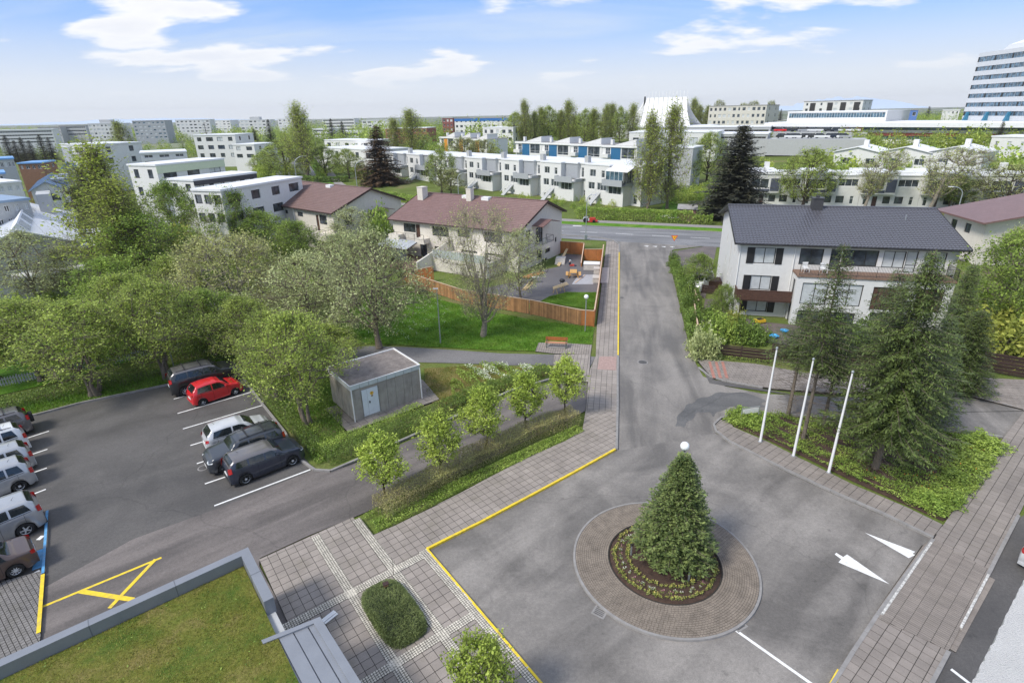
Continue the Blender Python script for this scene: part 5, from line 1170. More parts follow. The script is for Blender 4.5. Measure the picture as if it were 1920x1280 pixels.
 B = S('apartment_building', 'long white apartment block with a blue top storey band', 'apartment building', fb(852, 300, 957, 285, 222, 262), 14, 4, 12, M_wwhite, band=(mat('band_blue', (.02, .14, .42), rough=.6), .5), roof=M_flat, win=.5, nx=1)
 S('apartment_building', 'dark red end block left of the blue-banded apartments', 'apartment building', fb(829, 318, 849, 312, 222, 256), 12, 4, 3, mat('wall_dark_red', (.20, .07, .06), rough=.85), roof=M_flat, nx=1)
 S('apartment_building', 'white apartment block with dark red panels and a white hipped roof', 'apartment building', fb(722, 300, 800, 292, 241, 270), 14, 3, 9, mat('wall_red_panel', (.33, .12, .09), rough=.85), roof=M_roofW, win=.4, nx=1)
 S('house', 'white stepped houses in front of the blue-banded apartments', 'house', fb(905, 250, 962, 240, 240, 268), 10, 2, 5, M_wwhite, roof=M_roofW, nx=1)
 # office building with grey rail roof on the right
 S('office_building', 'long pale building behind the bare trees, right of the church', 'office building', fb(1330, 330, 1438, 318, 199, 236), 16, 3, 12, mat('wall_beige', (.58, .56, .50), rough=.9), roof=M_flat, nx=1)
 B = S('apartment_building', 'white apartment block with dark balcony bays above the shopping centre', 'apartment building', fb(1508, 330, 1619, 322, 190, 222), 14, 3, 8, M_wwhite, roof=M_flat, nx=1, win=.4)
 (x, y), th, W, zt, zb = fb(1508, 330, 1619, 322, 190, 222)
 for i, t in enumerate((.12, .42, .64, .86)): q = MB(); q.box(W*t, W*(t+.09), -.25, -.05, zb, zt-.6); q.obj('balcony_bay', M_dark, B.o)
 S('house', 'small blue building on the slope above the shopping centre', 'house', fb(1697, 330, 1722, 330, 207, 222), 9, 1, 2, mat('wall_blue', (.10, .20, .50), rough=.7), roof=M_flat, nx=1)
 S('house', 'low white building with small windows on the slope near the tower', 'house', fb(1768, 380, 1800, 380, 207, 216), 9, 1, 4, M_wwhite, roof=M_roofW, nx=1)
 # shopping centre: upper glazed storey, long lower gallery with a red band
 B = S('shopping_centre', 'shopping centre with a glazed upper storey above a long white roof', 'shopping centre', fb(1478, 262, 1664, 250, 210, 226), 26, 1, 18, M_wwhite, strip=True, wh=.62, gl=M_glassb, roof=M_roofW, side_cols=0)
 B = S('shopping_centre', 'long lower gallery of the shopping centre with a white roof edge', 'shopping centre', fb(1442, 252, 2040, 228, 231, 262), 30, 2, 30, M_wwhite, strip=True, wh=.60, gl=M_glassb, roof=M_roofW, side_cols=0, fr=M_dark)
 (x, y), th, W, zt, zb = fb(1442, 252, 2040, 228, 231, 262)
 q = MB(); q.box(-.5, W, -2.6, -.02, zt-1.2, zt+.15); q.obj('canopy', M_roofW, B.o); q = MB(); q.box(W*.37, W, -.3, -.05, zt-(zt-zb)*.66, zt-(zt-zb)*.50); q.obj('red_band', mat('band_red', (.30, .08, .06), rough=.8), B.o)
 q = MB(); q.box(W*.30, W*.375, -.32, -.05, zt-(zt-zb)*.66, zt-(zt-zb)*.2); q.obj('orange_panel', mat('panel_rust', (.55, .25, .10), rough=.8), B.o)
 q = MB(); q.box(-.5, W, -2.8, -.02, zb-.3, zb+.5); q.obj('terrace_edge', M_wwhite, B.o)
 # car park decks by the church
 for k, (u0, u1, v0, v1, d, lb) in enumerate(((1225, 1445, 239, 252, 240, 'upper pale car park deck beside the church'), (1255, 1440, 252, 263, 215, 'lower grey car park deck beside the church'))):
  S('car_park', lb, 'car park', fb(u0, d, u1, d*.98, v0, v1), 18, 1, 12, M_wgrey, strip=True, wh=.35, roof=M_roofW, side_cols=0, fr=M_wgrey, gl=M_dark)
 S('house', 'white flat-roofed hall below the church, behind the poplars', 'house', fb(1180, 205, 1345, 200, 249, 290), 20, 1, 6, M_wwhite, roof=M_roofW, fr=M_dark)
 S('house', 'pale grey windowless gable wall right of the tall poplars', 'house', fb(1246, 152, 1300, 150, 278, 332), 9, 1, 1, M_wgrey, roof=M_roofW, win=.1, side_cols=0)
 S('house', 'grey house with two small windows at the right edge below the gallery', 'house', fb(1860, 190, 1960, 186, 258, 292), 12, 1, 4, M_wwhite, roof=M_roofW, win=.3)
 # brown-roofed shed by the hedge
 a = P(1270, 412); B = Bld('garden_shed', 'small brown garden shed on the lawn by the hedge', 'shed', (a[0], a[1], 0), radians(-18)); m = mat('shed_wood', (.20, .11, .085), rough=.85, var=.15)
 for x0, x1, y0, y1 in ((0, 3.2, 0, .1), (0, 3.2, 2.7, 2.8), (0, .1, .1, 2.7), (3.1, 3.2, .1, 2.7)): q = MB(); q.box(x0, x1, y0, y1, -.1, 2.0); q.obj('wall', m, B.o)
 q = MB(); q.add([(-.2, -.2, 2.05), (3.4, -.2, 2.05), (3.4, 3, 2.45), (-.2, 3, 2.45), (-.2, -.2, 1.95), (3.4, -.2, 1.95), (3.4, 3, 2.35), (-.2, 3, 2.35)], [(0,1,2,3), (7,6,5,4), (0,4,5,1), (1,5,6,2), (2,6,7,3), (3,7,4,0)]); q.obj('roof', M_flat, B.o)
blocks()
# ------------------------------------------------------------------ office tower at the right edge
def tower():
 fl = 7; M_gb = glassmat('tower_glass', (.07, .12, .17), rough=.12, var=.5); M_clad = mat('tower_cladding', (.55, .57, .60), rough=.5, var=.04)
 d = 262; a = RD(1837, 100, d); t = RD(1806, 226, d); b = RD(1930, 100, d*.93)
 th = atan2(b[1]-a[1], b[0]-a[0]); zt, zb = a[2], RD(1808, 233, d)[2]
 B = Bld('office_tower', 'tall white office tower with blue ribbon windows, cut off by the right edge', 'office building', (a[0], a[1], 0), th)
 W, D = 46, 22; H = zt-zb; n = 8; fh = H/n
 core = MB(); core.box(.15, W-.15, .15, D, zb-10, zt-.2); core.obj('core', M_gb, B.o)
 for i in range(n+1):
  z = zt-i*fh
  q = MB(); h = fh*.52 if i else fh*.45
  q.box(0, W, 0, D+.1, z-h, z); q.obj('spandrel_band', M_clad, B.o)
  if i < n:
   for k in range(24): q = MB(); x = W*k/24; q.box(x+.02, x+.12 if k % 4 else x+.5, .03, .14, z-fh, z-h); q.obj('mullion', M_dark if k % 4 == 0 else M_metal, B.o)
 for k in range(5): q = MB(); x = 2+k*9.5; q.add([(x, -1.6, zb+.4), (x+1.2, -1.6, zb+.4), (x+1.2, -.01, zb+.4), (x, -.01, zb+.4), (x+.3, -.5, zb+4), (x+.9, -.5, zb+4), (x+.9, -.01, zb+4), (x+.3, -.01, zb+4)], [(0,3,2,1), (4,5,6,7), (0,1,5,4), (1,2,6,5), (2,3,7,6), (3,0,4,7)]); q.obj('bracket', mat('bracket_blue', (.03, .16, .26), rough=.5), B.o)
 r = MB(); x0 = 9; r.add([(x0, 1, zt), (W, 1, zt), (W, D, zt), (x0, D, zt), (x0+1, 2, zt+1.6), (W, 2, zt+1.6), (W, D, zt+1.6), (x0+1, D, zt+1.6)], [(4,5,6,7), (0,1,5,4), (3,0,4,7)]); r.obj('penthouse', M_clad, B.o)
 r = MB(); r.add([(x0+1.5, 2, zt+1.6), (W, 2, zt+1.6), (W-6, 9, zt+7.5), (W-6, 13, zt+7.5), (W, D, zt+1.6), (x0+1.5, D, zt+1.6)], [(0, 1, 2), (0, 2, 3, 5), (5, 3, 4), (1, 4, 3, 2)]); r.obj('pyramid_roof', mat('roof_glass_white', (.80, .83, .86), rough=.3), B.o)
tower()
# ------------------------------------------------------------------ the church with its swept roof
def church():
 d = 290; L = RD(1210, 184, d); R = RD(1288, 186, d-6); th = atan2(R[1]-L[1], R[0]-L[0]); W = hypot(R[0]-L[0], R[1]-L[1]); zt = L[2]; zb = RD(1250, 236, d)[2]
 o = thing('church', 'white church with a sweeping tent-like roof and a comb of ridge spikes', 'church', (L[0], L[1], 0), th)
 M_sw = mat('church_white', (.80, .80, .78), rough=.6, var=.03)
 H = zt-zb; nseg = 9; K = 10
 # right hand sweep: ribs fan outward to the right and towards the viewer
 mb = MB(); rows = []
 for i in range(nseg+1):
  s = i/nseg; row = []
  for j in range(K+1):
   t = j/K; out = (t**1.6); x = W*s+out*(1+4.2*s); y = -out*9; z = zt-H*(1-(1-t)**1.25) if False else zt-H*t**.92; row.append((x, y, z))
  rows.append(row)
 for i in range(nseg):
  for j in range(K): mb.quad(rows[i][j], rows[i+1][j], rows[i+1][j+1], rows[i][j+1])
 # back sweep
 for i in range(nseg):
  for j in range(K):
   m = lambda p: (p[0], -p[1]+2, p[2]); mb.quad(m(rows[i+1][j]), m(rows[i][j]), m(rows[i][j+1]), m(rows[i+1][j+1]))
 sw = mb.obj('swept_roof', M_sw, o)
 for i in range(nseg+1): q = MB(); q.tube([(p[0], p[1]-.03, p[2]+.05) for p in rows[i]], .14, 5); q.obj('rib', M_wgrey, sw)
 # left facing glazed gable: sweeps out to the left
 g = MB(); left = [(-(t**1.6)*9, -(t**1.6)*9*.6, zt-H*t**.95) for t in [j/K for j in range(K+1)]]
 for j in range(K): a, b = left[j], left[j+1]; c, d_ = rows[0][j], rows[0][j+1]; g.quad(a, c, d_, b)
 go = g.obj('glazed_gable', mat('church_glazing', (.50, .50, .47), rough=.35, var=.15, vscale=.6), o)
 for j in range(1, K): q = MB(); q.beam(Vector(left[j])+Vector((0, -.15, 0)), Vector(rows[0][j])+Vector((0, -.15, 0)), .15, .15); q.obj('glazing_bar', M_fwhite, go)
 q = MB(); q.tube(left, .3, 6); q.obj('rib', M_sw, sw)
 q = MB(); q.beam((-.3, -1.2, zb-6), (-.0, -.4, zt+.6), .7, .5); q.obj('dark_mast', M_dark, o)
 for i in range(13): q = MB(); q.beam((W*i/12, .6, zt-.2), (W*i/12-.1, .6, zt+2.6), .16, .16); q.obj('ridge_spike', M_fwhite, o)
 bo = MB(); bo.box(-17, W+12, -14, 12, zb-10, zb-.4); bo.obj('wall', M_wwhite, o); r = MB(); r.box(-17.5, W+13, -14.5, 12.5, zb-.4, zb+.3); r.obj('lower_roof', M_roofW, o)
church()
# ------------------------------------------------------------------ vegetation kit
M_bark = mat('bark_grey', (.17, .14, .11), rough=.95, var=.3, vscale=5, bump=.5, bscale=30)
M_barkd = mat('bark_dark', (.06, .045, .035), rough=.95, var=.3, vscale=5)
M_barkp = mat('bark_pale', (.24, .21, .17), rough=.95, var=.3, vscale=5)
L_willow = leafmat('leaf_willow', (.18, .26, .045), (.44, .52, .12))
L_green = leafmat('leaf_green', (.12, .20, .035), (.31, .41, .08))
L_pale = leafmat('leaf_pale', (.29, .34, .13), (.56, .60, .30))
L_beige = leafmat('leaf_catkin', (.27, .29, .09), (.52, .53, .22))
L_poplar = leafmat('leaf_poplar', (.20, .26, .045), (.42, .48, .10))
L_street = leafmat('leaf_lime', (.26, .36, .05), (.48, .57, .12))
L_sparse = leafmat('leaf_sparse', (.26, .30, .10), (.48, .50, .20))
L_fir = leafmat('needle_fir', (.040, .060, .018), (.115, .155, .042), vscale=1.2, trans=.12)
L_firc = leafmat('needle_round_fir', (.055, .095, .03), (.21, .26, .085), vscale=2.5, trans=.10)
L_spruce = leafmat('needle_spruce', (.035, .042, .030), (.085, .085, .055), trans=.08)
L_brown = leafmat('needle_brown', (.075, .052, .032), (.16, .105, .06), trans=.08)
L_dead = mat('dead_twig', (.12, .085, .06), rough=1, var=.3)
L_hedgeb = leafmat('hedge_brown', (.32, .26, .13), (.46, .46, .18), trans=.15)
L_hedgeg = leafmat('hedge_green', (.14, .23, .035), (.33, .42, .09), trans=.25)
L_shrub = leafmat('shrub_dark', (.085, .15, .03), (.20, .28, .06), trans=.25)
L_yellow = leafmat('shrub_yellow', (.17, .22, .04), (.33, .33, .07), trans=.3)
L_grass = leafmat('grass_blade', (.07, .17, .015), (.17, .28, .04), trans=.3)
L_grass2 = leafmat('grass_blade_dry', (.12, .17, .025), (.30, .27, .07), trans=.3)
L_white = leafmat('flower_white', (.55, .60, .45), (.80, .82, .70), trans=.2)
def leaves_arr(C, size, g, up=.25, aspect=.55, sv=.35):
 """rhombic leaves at centres C"""
 n = len(C); a = g.normal(size=(n, 3)); a[:, 2] += up*g.random(n)*2; a /= np.linalg.norm(a, axis=1)[:, None]+1e-9
 b = np.cross(a, g.normal(size=(n, 3))); b /= np.linalg.norm(b, axis=1)[:, None]+1e-9
 s = (size*(1+sv*g.normal(size=n)).clip(.4, 2))[:, None]
 V = np.stack([C-a*s*.5, C+b*s*aspect*.5, C+a*s*.5, C-b*s*aspect*.5], 1).reshape(-1, 3)
 F = np.arange(4*n).reshape(-1, 4); return V, F
def sticks(A, B, ra, rb, k=3):
 """many thin tapered sticks at once"""
 A = np.asarray(A, float); B = np.asarray(B, float); n = len(A); d = B-A; d /= np.linalg.norm(d, axis=1)[:, None]+1e-9
 ref = np.where(np.abs(d[:, 2:3]) < .9, np.array([[0, 0, 1.]]), np.array([[1., 0, 0]])); u = np.cross(d, ref); u /= np.linalg.norm(u, axis=1)[:, None]+1e-9; w = np.cross(d, u)
 ra = np.broadcast_to(ra, n)[:, None]; rb = np.broadcast_to(rb, n)[:, None]; V = []
 for R, P_ in ((ra, A), (rb, B)):
  for j in range(k): t = 2*pi*j/k; V.append(P_+u*R*cos(t)+w*R*sin(t))
 V = np.stack(V, 1).reshape(-1, 3); o = (np.arange(n)*2*k)[:, None]
 F = np.concatenate([np.stack([o[:, 0]+j, o[:, 0]+(j+1) % k, o[:, 0]+k+(j+1) % k, o[:, 0]+k+j], 1) for j in range(k)])
 return V, F
def cat(parts):
 V = []; F = []; o = 0
 for v, f in parts: V.append(v); F.append(f+o); o += len(v)
 return np.concatenate(V), np.concatenate(F)
def curve(a, b, bow, n=4):
 a, b = np.array(a, float), np.array(b, float); t = np.linspace(0, 1, n+1)[:, None]
 return a*(1-t)+b*t+np.array(bow)*(4*t*(1-t))
def broadleaf(seed, H, R, clear, crown, ntip, nleaf, lsize, lm, bark, limbs=8, subs=40, tr=.12, spread=.35, multi=1, rise=.0, twl=.8, up=.25, lumps=.28, thin=.012, inner=.35, lean=(0, 0), leafr=.16):
 """crown(t) gives relative radius at relative crown height t"""
 g = np.random.default_rng(seed); z0 = H*clear
 t = g.beta(1.25, 1.1, ntip*2); th = g.uniform(0, 2*pi, ntip*2); ph = g.uniform(0, 6.28, 4)
 lump = 1+lumps*(np.sin(3*th+5*t+ph[0])*.6+np.sin(5*th-7*t+ph[1])*.5+np.sin(2*th+11*t+ph[2])*.4)
 rr = R*np.array([crown(x) for x in t])*lump*(inner+(1-inner)*g.random(ntip*2)**.5)
 T = np.stack([rr*np.cos(th)+lean[0]*t, rr*np.sin(th)+lean[1]*t, z0+(H-z0)*t], 1)
 hole = np.sin(T[:, 0]*2.1/R*2+ph[3])*np.sin(T[:, 1]*2.3/R*2+1)*np.sin(T[:, 2]*2.6+ph[1]); T = T[hole < .42][:ntip]
 parts = []
 base = [np.array([0., 0, 0])] if multi == 1 else [np.array([cos(k*2.4)*.12*multi*.5, sin(k*2.4)*.12*multi*.5, 0]) for k in range(multi)]
 # limbs
 idx = g.choice(len(T), min(limbs, len(T)), replace=False); LT = T[idx]*np.array([.62, .62, 1])*np.array([1, 1, .80])+np.array([0, 0, H*.02])
 LP = []
 mb = MB()
 trunk_top = H*(.62 if multi == 1 else .3)
 for b in base:
  pts = [b, b*1.3+np.array([.03*H*g.normal()*.3, .03*H*g.normal()*.3, trunk_top*.45]), np.array([lean[0]*.35, lean[1]*.35, trunk_top])+b*2]
  mb.tube([tuple(p) for p in curve(pts[0], pts[2], pts[1]*0+np.array([g.normal()*.02*H, g.normal()*.02*H, 0]), 5)], [tr*(1-.75*i/5)*(1.25 if i == 0 else 1) for i in range(6)], 7)
 for q in LT:
  zs = min(trunk_top*.95, max(z0*.8, q[2]*.45)); b = base[int(g.integers(len(base)))]
  s = np.array([lean[0]*.35*zs/trunk_top, lean[1]*.35*zs/trunk_top, zs])+b*(1+zs/trunk_top)
  c = curve(s, q, (0, 0, -.04*H), 5); LP.append(c); r0 = tr*.5*(1-.4*zs/H)
  mb.tube([tuple(p) for p in c], [r0*(1-.72*i/5) for i in range(6)], 5)
 LPa = np.concatenate(LP)
 sidx = g.choice(len(T), min(subs, len(T)), replace=False); S = T[sidx]*np.array([.86, .86, .97]); SP = []
 for q in S:
  d = np.linalg.norm(LPa-q, axis=1)+np.maximum(0, LPa[:, 2]-q[2])*1.2; s = LPa[np.argmin(d)]
  c = curve(s, q, (0, 0, -.02*H), 3); SP.append(c); mb.tube([tuple(p) for p in c], [thin*2.6*(1-.6*i/3) for i in range(4)], 4, cap=False)
 SPa = np.concatenate(SP+LP);
 # twigs
 A = []
 for q in T:
  d = np.linalg.norm(SPa-q, axis=1)+np.maximum(0, SPa[:, 2]-q[2])*1.0; A.append(SPa[np.argmin(d)])
 A = np.array(A); M = (A+T)/2+np.array([0, 0, rise])*.3
 parts += [sticks(A, M, thin*1.1, thin*.8), sticks(M, T, thin*.8, thin*.35)]
 # fine shoots
 k = len(T); D = g.normal(size=(k*2, 3))*.5+np.array([0, 0, .5+rise]); T2 = np.concatenate([T, M]); T3 = T2+D*twl*.4; parts.append(sticks(T2, T3, thin*.5, thin*.2))
 wv = np.array(mb.v); wf3 = []
 me_w = MB(); me_w.v = mb.v; me_w.f = mb.f; me_w.m = mb.m
 V, F = cat(parts); n0 = len(me_w.v)
 # wood as one mesh: the quads of the tubes plus the sticks
 tf = [f for f in mb.f if len(f) == 4]; V = np.concatenate([np.array(mb.v), V]); F = np.concatenate([np.array(tf), F+n0])
 wood = npmesh('trunk', V, F, bark, smooth=True)
 # leaves along the shoots, clumped
 src = np.concatenate([A, T2]); dst = np.concatenate([T, T3]); i = g.integers(0, len(src), nleaf); tt = g.random(nleaf)[:, None]**.6
 C = src[i]*(1-tt)+dst[i]*tt+g.normal(size=(nleaf, 3))*leafr
 V, F = leaves_arr(C, lsize, g, up=up); return wood, npmesh('crown', V, F, lm)
def conifer(seed, H, R, clear, nper, dz, prof, lm, bark, droop=.25, tr=None, spray=.32, ns=12, dead=0.0, lift=.0, width=.34, gapz=0.0, tipup=.0, fine=2, upn=.0):
 g = np.random.default_rng(seed); tr = tr or H*.014; mb = MB(); mb.tube([(0, 0, 0), (0, 0, H*.5), (0, 0, H)], [tr*1.2, tr*.65, .012], 7)
 A = []; B = []; RA = []; LV = []; z = H*.03 if dead else H*clear
 while z < H*.985:
  t = z/H; live = t >= clear; rad = R*prof(t)*(1+g.normal()*.07)
  k = max(3, int(nper*(.5+.5*(1-t)))) if live else max(3, int(nper*dead));
  for j in range(k):
   if g.random() < gapz: continue
   a = 2*pi*(j+g.random()*.7)/k; L = rad*g.uniform(.72, 1.08) if live else R*g.uniform(.35, .9)*min(1, .4+t*1.5)
   e = np.array([cos(a), sin(a), 0]); p0 = np.array([0, 0, z]); dr = droop*(1-t)*L*(1.0 if live else 1.3); up = lift*L
   p1 = p0+e*L*.5+np.array([0, 0, up*.5-dr*.35]); p2 = p0+e*L+np.array([0, 0, up-dr+tipup*L])
   A += [p0, p1]; B += [p1, p2]; r = .022*(.5+L/R); RA += [r, r*.6]
   if not live:
    for _ in range(4):
     s = g.uniform(.3, 1); q = p1*(1-s)+p2*s; A.append(q); B.append(q+e*L*.22+g.normal(size=3)*.16*L); RA.append(r*.4)
   if live:
    m = max(3, int(ns*L/R+2)); s = np.linspace(.12, 1.0, m)
    for sd in (-1, 1):
     base = np.where(s[:, None] < .5, p0+(p1-p0)*(s[:, None]*2), p1+(p2-p1)*(s[:, None]*2-1))
     side = np.array([-e[1], e[0], 0])*sd; w = spray*(.55+.9*(1-s))[:, None]*(L/R*.55+.5)
     tip = base+e*w*.75+side*w*(.65+.25*g.random(m))[:, None]+np.array([0, 0, -1])*w*(.12+.3*g.random(m))[:, None]
     for q in range(fine):          # small shoots along each side twig
      f0 = (q+.1*g.random(m))[:, None]/fine; bq = base+(tip-base)*f0+g.normal(size=(m, 3))*.02; dq = (tip-base)*(1.5/fine)+g.normal(size=(m, 3))*spray*.16+np.array([0, 0, upn])*spray*.2
      cr_ = np.cross(dq, [0, 0, 1])+g.normal(size=(m, 3))*.03*spray; LV.append(np.stack([bq, bq+dq*.5+cr_*width, bq+dq, bq+dq*.5-cr_*width], 1))
    LV.append(np.array([[p2-e*.06*L, p2+np.array([-e[1], e[0], 0])*.03*L, p2+e*.12*L+np.array([0, 0, .02]), p2-np.array([-e[1], e[0], 0])*.03*L]]))
  z += dz*(.55+.75*(1-t))*(1+g.normal()*.12) if live else dz*1.2
 V1, F1 = sticks(A, B, np.array(RA), np.array(RA)*.55); tf = [f for f in mb.f if len(f) == 4]
 wood = npmesh('trunk', np.concatenate([np.array(mb.v), V1]), np.concatenate([np.array(tf), F1+len(mb.v)]), bark, smooth=True)
 LV = np.concatenate(LV).reshape(-1, 3); return wood, npmesh('crown', LV, np.arange(len(LV)).reshape(-1, 4), lm)
def bushmesh(seed, R, H, n, size, lm, bark=None, box=None, shell=.55, lump=.2):
 g = np.random.default_rng(seed)
 if box:
  C = g.random((n, 3))*2-1; ax = g.integers(0, 3, n); s = g.random(n) < shell; side = np.sign(g.normal(size=n));
  for k in range(3): m = s & (ax == k); C[m, k] = side[m] if k < 2 else 1.0
  C = C*np.array([box[0]/2, box[1]/2, box[2]/2])+np.array([0, 0, box[2]/2]); C += g.normal(size=C.shape)*.05
  wob = .06*np.sin(C[:, 0]*3.1+seed)+.05*np.sin(C[:, 0]*7.3); C[:, 2] *= 1+wob
 else:
  d = g.normal(size=(n, 3)); d[:, 2] = np.abs(d[:, 2]); d /= np.linalg.norm(d, axis=1)[:, None]; th = np.arctan2(d[:, 1], d[:, 0]); ph = g.uniform(0, 6, 3)
  l = 1+lump*(np.sin(4*th+ph[0])+np.sin(7*th+6*d[:, 2]+ph[1])*.7+np.sin(3*th-9*d[:, 2]+ph[2])*.7)
  r = (shell+(1-shell)*g.random(n)**.5)*l; C = d*r[:, None]*np.array([R, R, H])
 V, F = leaves_arr(C, size, g, up=.4); cr = npmesh('crown', V, F, lm)
 k = 60 if not box else int(box[0]*box[1]*18)+10
 if box: a = (g.random((k, 3))-.5)*np.array([box[0]*.95, box[1]*.7, 0]); b = a+g.normal(size=(k, 3))*.15+np.array([0, 0, box[2]*.85])
 else: a = g.normal(size=(k, 3))*np.array([.08, .08, 0])*R; a[:, 2] = 0; b = C[g.integers(0, n, k)]*.9
 V, F = sticks(a, b, .012, .005); return npmesh('stems', V, F, bark or M_bark), cr
def place(proto, label, cat_, loc, rz=0, sc=1.0, name='tree', group=None, tr='trunk', cr='crown'):
 o = thing(name, label, cat_, loc, rz, group); o.scale = sc if hasattr(sc, '__len__') else (sc, sc, sc)
 link(tr, proto[0], o); link(cr, proto[1], o); return o
# ------------------------------------------------------------------ prototypes (natural size in metres)
dome = lambda t: max(.05, sin(pi*min(1, .12+t*.88))**.6)
egg = lambda t: max(.04, sin(pi*(t**.75*.93+.05))**.7)
col = lambda t: max(.05, (sin(pi*(t**.8*.92+.06))**.5)*(1-.35*t))
vase = lambda t: .25+.85*t**.6*(1-max(0, t-.75)*2.6)
PR = {}
PR['willow'] = [broadleaf(s, 6.0, 2.3, .27, dome, 900, 14000, .10, L_willow, M_bark, limbs=11, subs=80, tr=.12, multi=3, lumps=.42, rise=.35, inner=.25, leafr=.12) for s in (1, 2, 3)]
PR['green'] = [broadleaf(s, 6.0, 2.3, .2, dome, 800, 14000, .115, L_green, M_bark, limbs=10, subs=70, tr=.12, multi=3, lumps=.42, rise=.3, inner=.25, leafr=.13) for s in (11, 12)]
PR['pale'] = [broadleaf(s, 6.0, 2.6, .2, dome, 1000, 11000, .10, L_pale, M_bark, limbs=9, subs=80, tr=.16, thin=.012, lumps=.4, rise=.3, inner=.25) for s in (21, 22)]
PR['beige'] = [broadleaf(31, 5.0, 3.6, .05, lambda t: max(.1, cos(t*pi/2*.93)**.5), 1600, 17000, .10, L_beige, M_barkp, limbs=14, subs=110, tr=.12, multi=4, thin=.012, inner=.5)]
PR['poplar'] = [broadleaf(s, 12.0, 2.0, .1, col, 900, 9500, .15, L_poplar, M_bark, limbs=16, subs=80, tr=.15, rise=1.0, twl=2.0, lumps=.6, inner=.12, leafr=.16) for s in (41, 42, 43)]
PR['bare'] = [broadleaf(51, 10.5, 3.6, .16, vase, 1500, 13000, .08, L_sparse, M_barkp, limbs=15, subs=140, tr=.22, rise=.9, twl=1.3, thin=.009, inner=.2, leafr=.14)]
PR['sparse'] = [broadleaf(s, 7.0, 2.2, .15, dome, 650, 6500, .11, L_pale, M_bark, limbs=9, subs=60, tr=.10, rise=.4, thin=.011) for s in (55, 56)]
PR['broad'] = [broadleaf(s, 8.0, 4.4, .2, lambda t: max(.1, sin(pi*(.2+t*.75))**.6), 1100, 9000, .14, L_sparse, M_barkd, limbs=12, subs=110, tr=.24, thin=.02, inner=.45, leafr=.2) for s in (61, 62)]
PR['broadg'] = [broadleaf(65, 8.0, 4.4, .18, dome, 1100, 12000, .15, L_willow, M_barkd, limbs=12, subs=100, tr=.24, thin=.018, inner=.45, leafr=.2)]
PR['bent'] = [broadleaf(s, 8.5, 3.0, .3, vase, 800, 5500, .14, L_sparse, M_barkp, limbs=10, subs=80, tr=.24, thin=.022, inner=.3, lean=(3.0, 0), multi=1, leafr=.18) for s in (71, 72)]
PR['street'] = [broadleaf(s, 3.6, 1.0, .30, egg, 320, 6200, .095, L_street, M_barkd, limbs=7, subs=28, tr=.055, thin=.009, rise=.35, twl=.7, inner=.3, leafr=.07) for s in (81, 82, 83)]
PR['spruce'] = [conifer(s, 12, 3.2, .06, 11, .42, lambda t: (1-t)**.85*.98+.02, L_spruce, M_barkd, droop=.32, spray=.5, ns=13, tipup=.05) for s in (91, 92)]
PR['brown'] = [conifer(95, 16, 4.2, .05, 14, .50, lambda t: (1-t)**.72*.98+.02, L_brown, M_barkd, droop=.28, spray=.6, ns=18)]
PR['dkspruce'] = [conifer(96, 16, 4.9, .04, 16, .40, lambda t: (1-t)**.62*.98+.02, L_spruce, M_barkd, droop=.22, spray=.62, ns=18, lift=.15)]
PR['araucaria'] = [conifer(97, 12, 3.4, .06, 9, .62, lambda t: (1-t)**.75*.98+.02, L_spruce, M_barkd, droop=.45, spray=.28, ns=14, width=.2)]
PR['pine'] = [conifer(s, 11, 2.5, c, 12, .30, lambda t: min(1.0, (1-t)*1.9)**.8*.95+.05, L_fir, M_bark, droop=.14, spray=.38, ns=12, dead=.5, tr=.13, gapz=.15, lift=.1, fine=4, width=.2) for s, c in ((101, .40), (102, .52), (103, .5))]
PR['fir'] = [conifer(105, 12.5, 3.6, .20, 17, .30, lambda t: min(1.0, (1-t)*1.75)**.75*.97+.03, L_fir, M_bark, droop=.20, spray=.46, ns=20, dead=.6, tr=.2, gapz=.12, lift=.06, fine=4, width=.2)]
PR['firm'] = [conifer(106, 9, 2.3, .08, 13, .28, lambda t: (1-t)**.7*.97+.03, L_fir, M_bark, droop=.18, spray=.40, ns=15, tr=.12, gapz=.12, lift=.06, fine=4, width=.2)]
PR['cone'] = [conifer(107, 5.5, 1.78, .05, 22, .12, lambda t: min(1.0, ((1-t)*1.18)**.78)*(.80+.2*min(1, t/.18))*.97+.03, L_firc, M_bark, droop=.02, spray=.26, ns=12, tr=.10, lift=.10, width=.34, fine=3, upn=.6)]
PR['shrub'] = [bushmesh(s, 1.0, 1.1, 3400, .11, L_shrub) for s in (111, 112, 113)]
PR['shrubl'] = [bushmesh(s, 1.0, 1.1, 3200, .11, L_hedgeg) for s in (114, 115)]
PR['shruby'] = [bushmesh(117, 1.0, 1.0, 3400, .10, L_yellow)]
PR['shrubw'] = [bushmesh(118, 1.0, 1.0, 2600, .12, L_pale)]
PR['farbush'] = [bushmesh(s, 3.0, 5.0, 1500, .55, m) for s, m in ((121, L_green), (122, L_willow), (123, L_poplar))]
def ht(u, v, p):        # height of the sight line through (u,v) above point p
 d = ray(u, v); return CAM_H+d[2]*hypot(p[0], p[1])/hypot(d[0], d[1])-p[2]
NAT = dict(willow=6, green=6, pale=6, beige=5, poplar=12, bare=10.5, sparse=7, broad=8, broadg=8, bent=8.5, street=3.6, spruce=12, brown=16, dkspruce=16, araucaria=12, pine=11, fir=12.5, firm=9, cone=5.4, shrub=1.1, shrubl=1.1, shruby=1.0, shrubw=1.0, farbush=5)
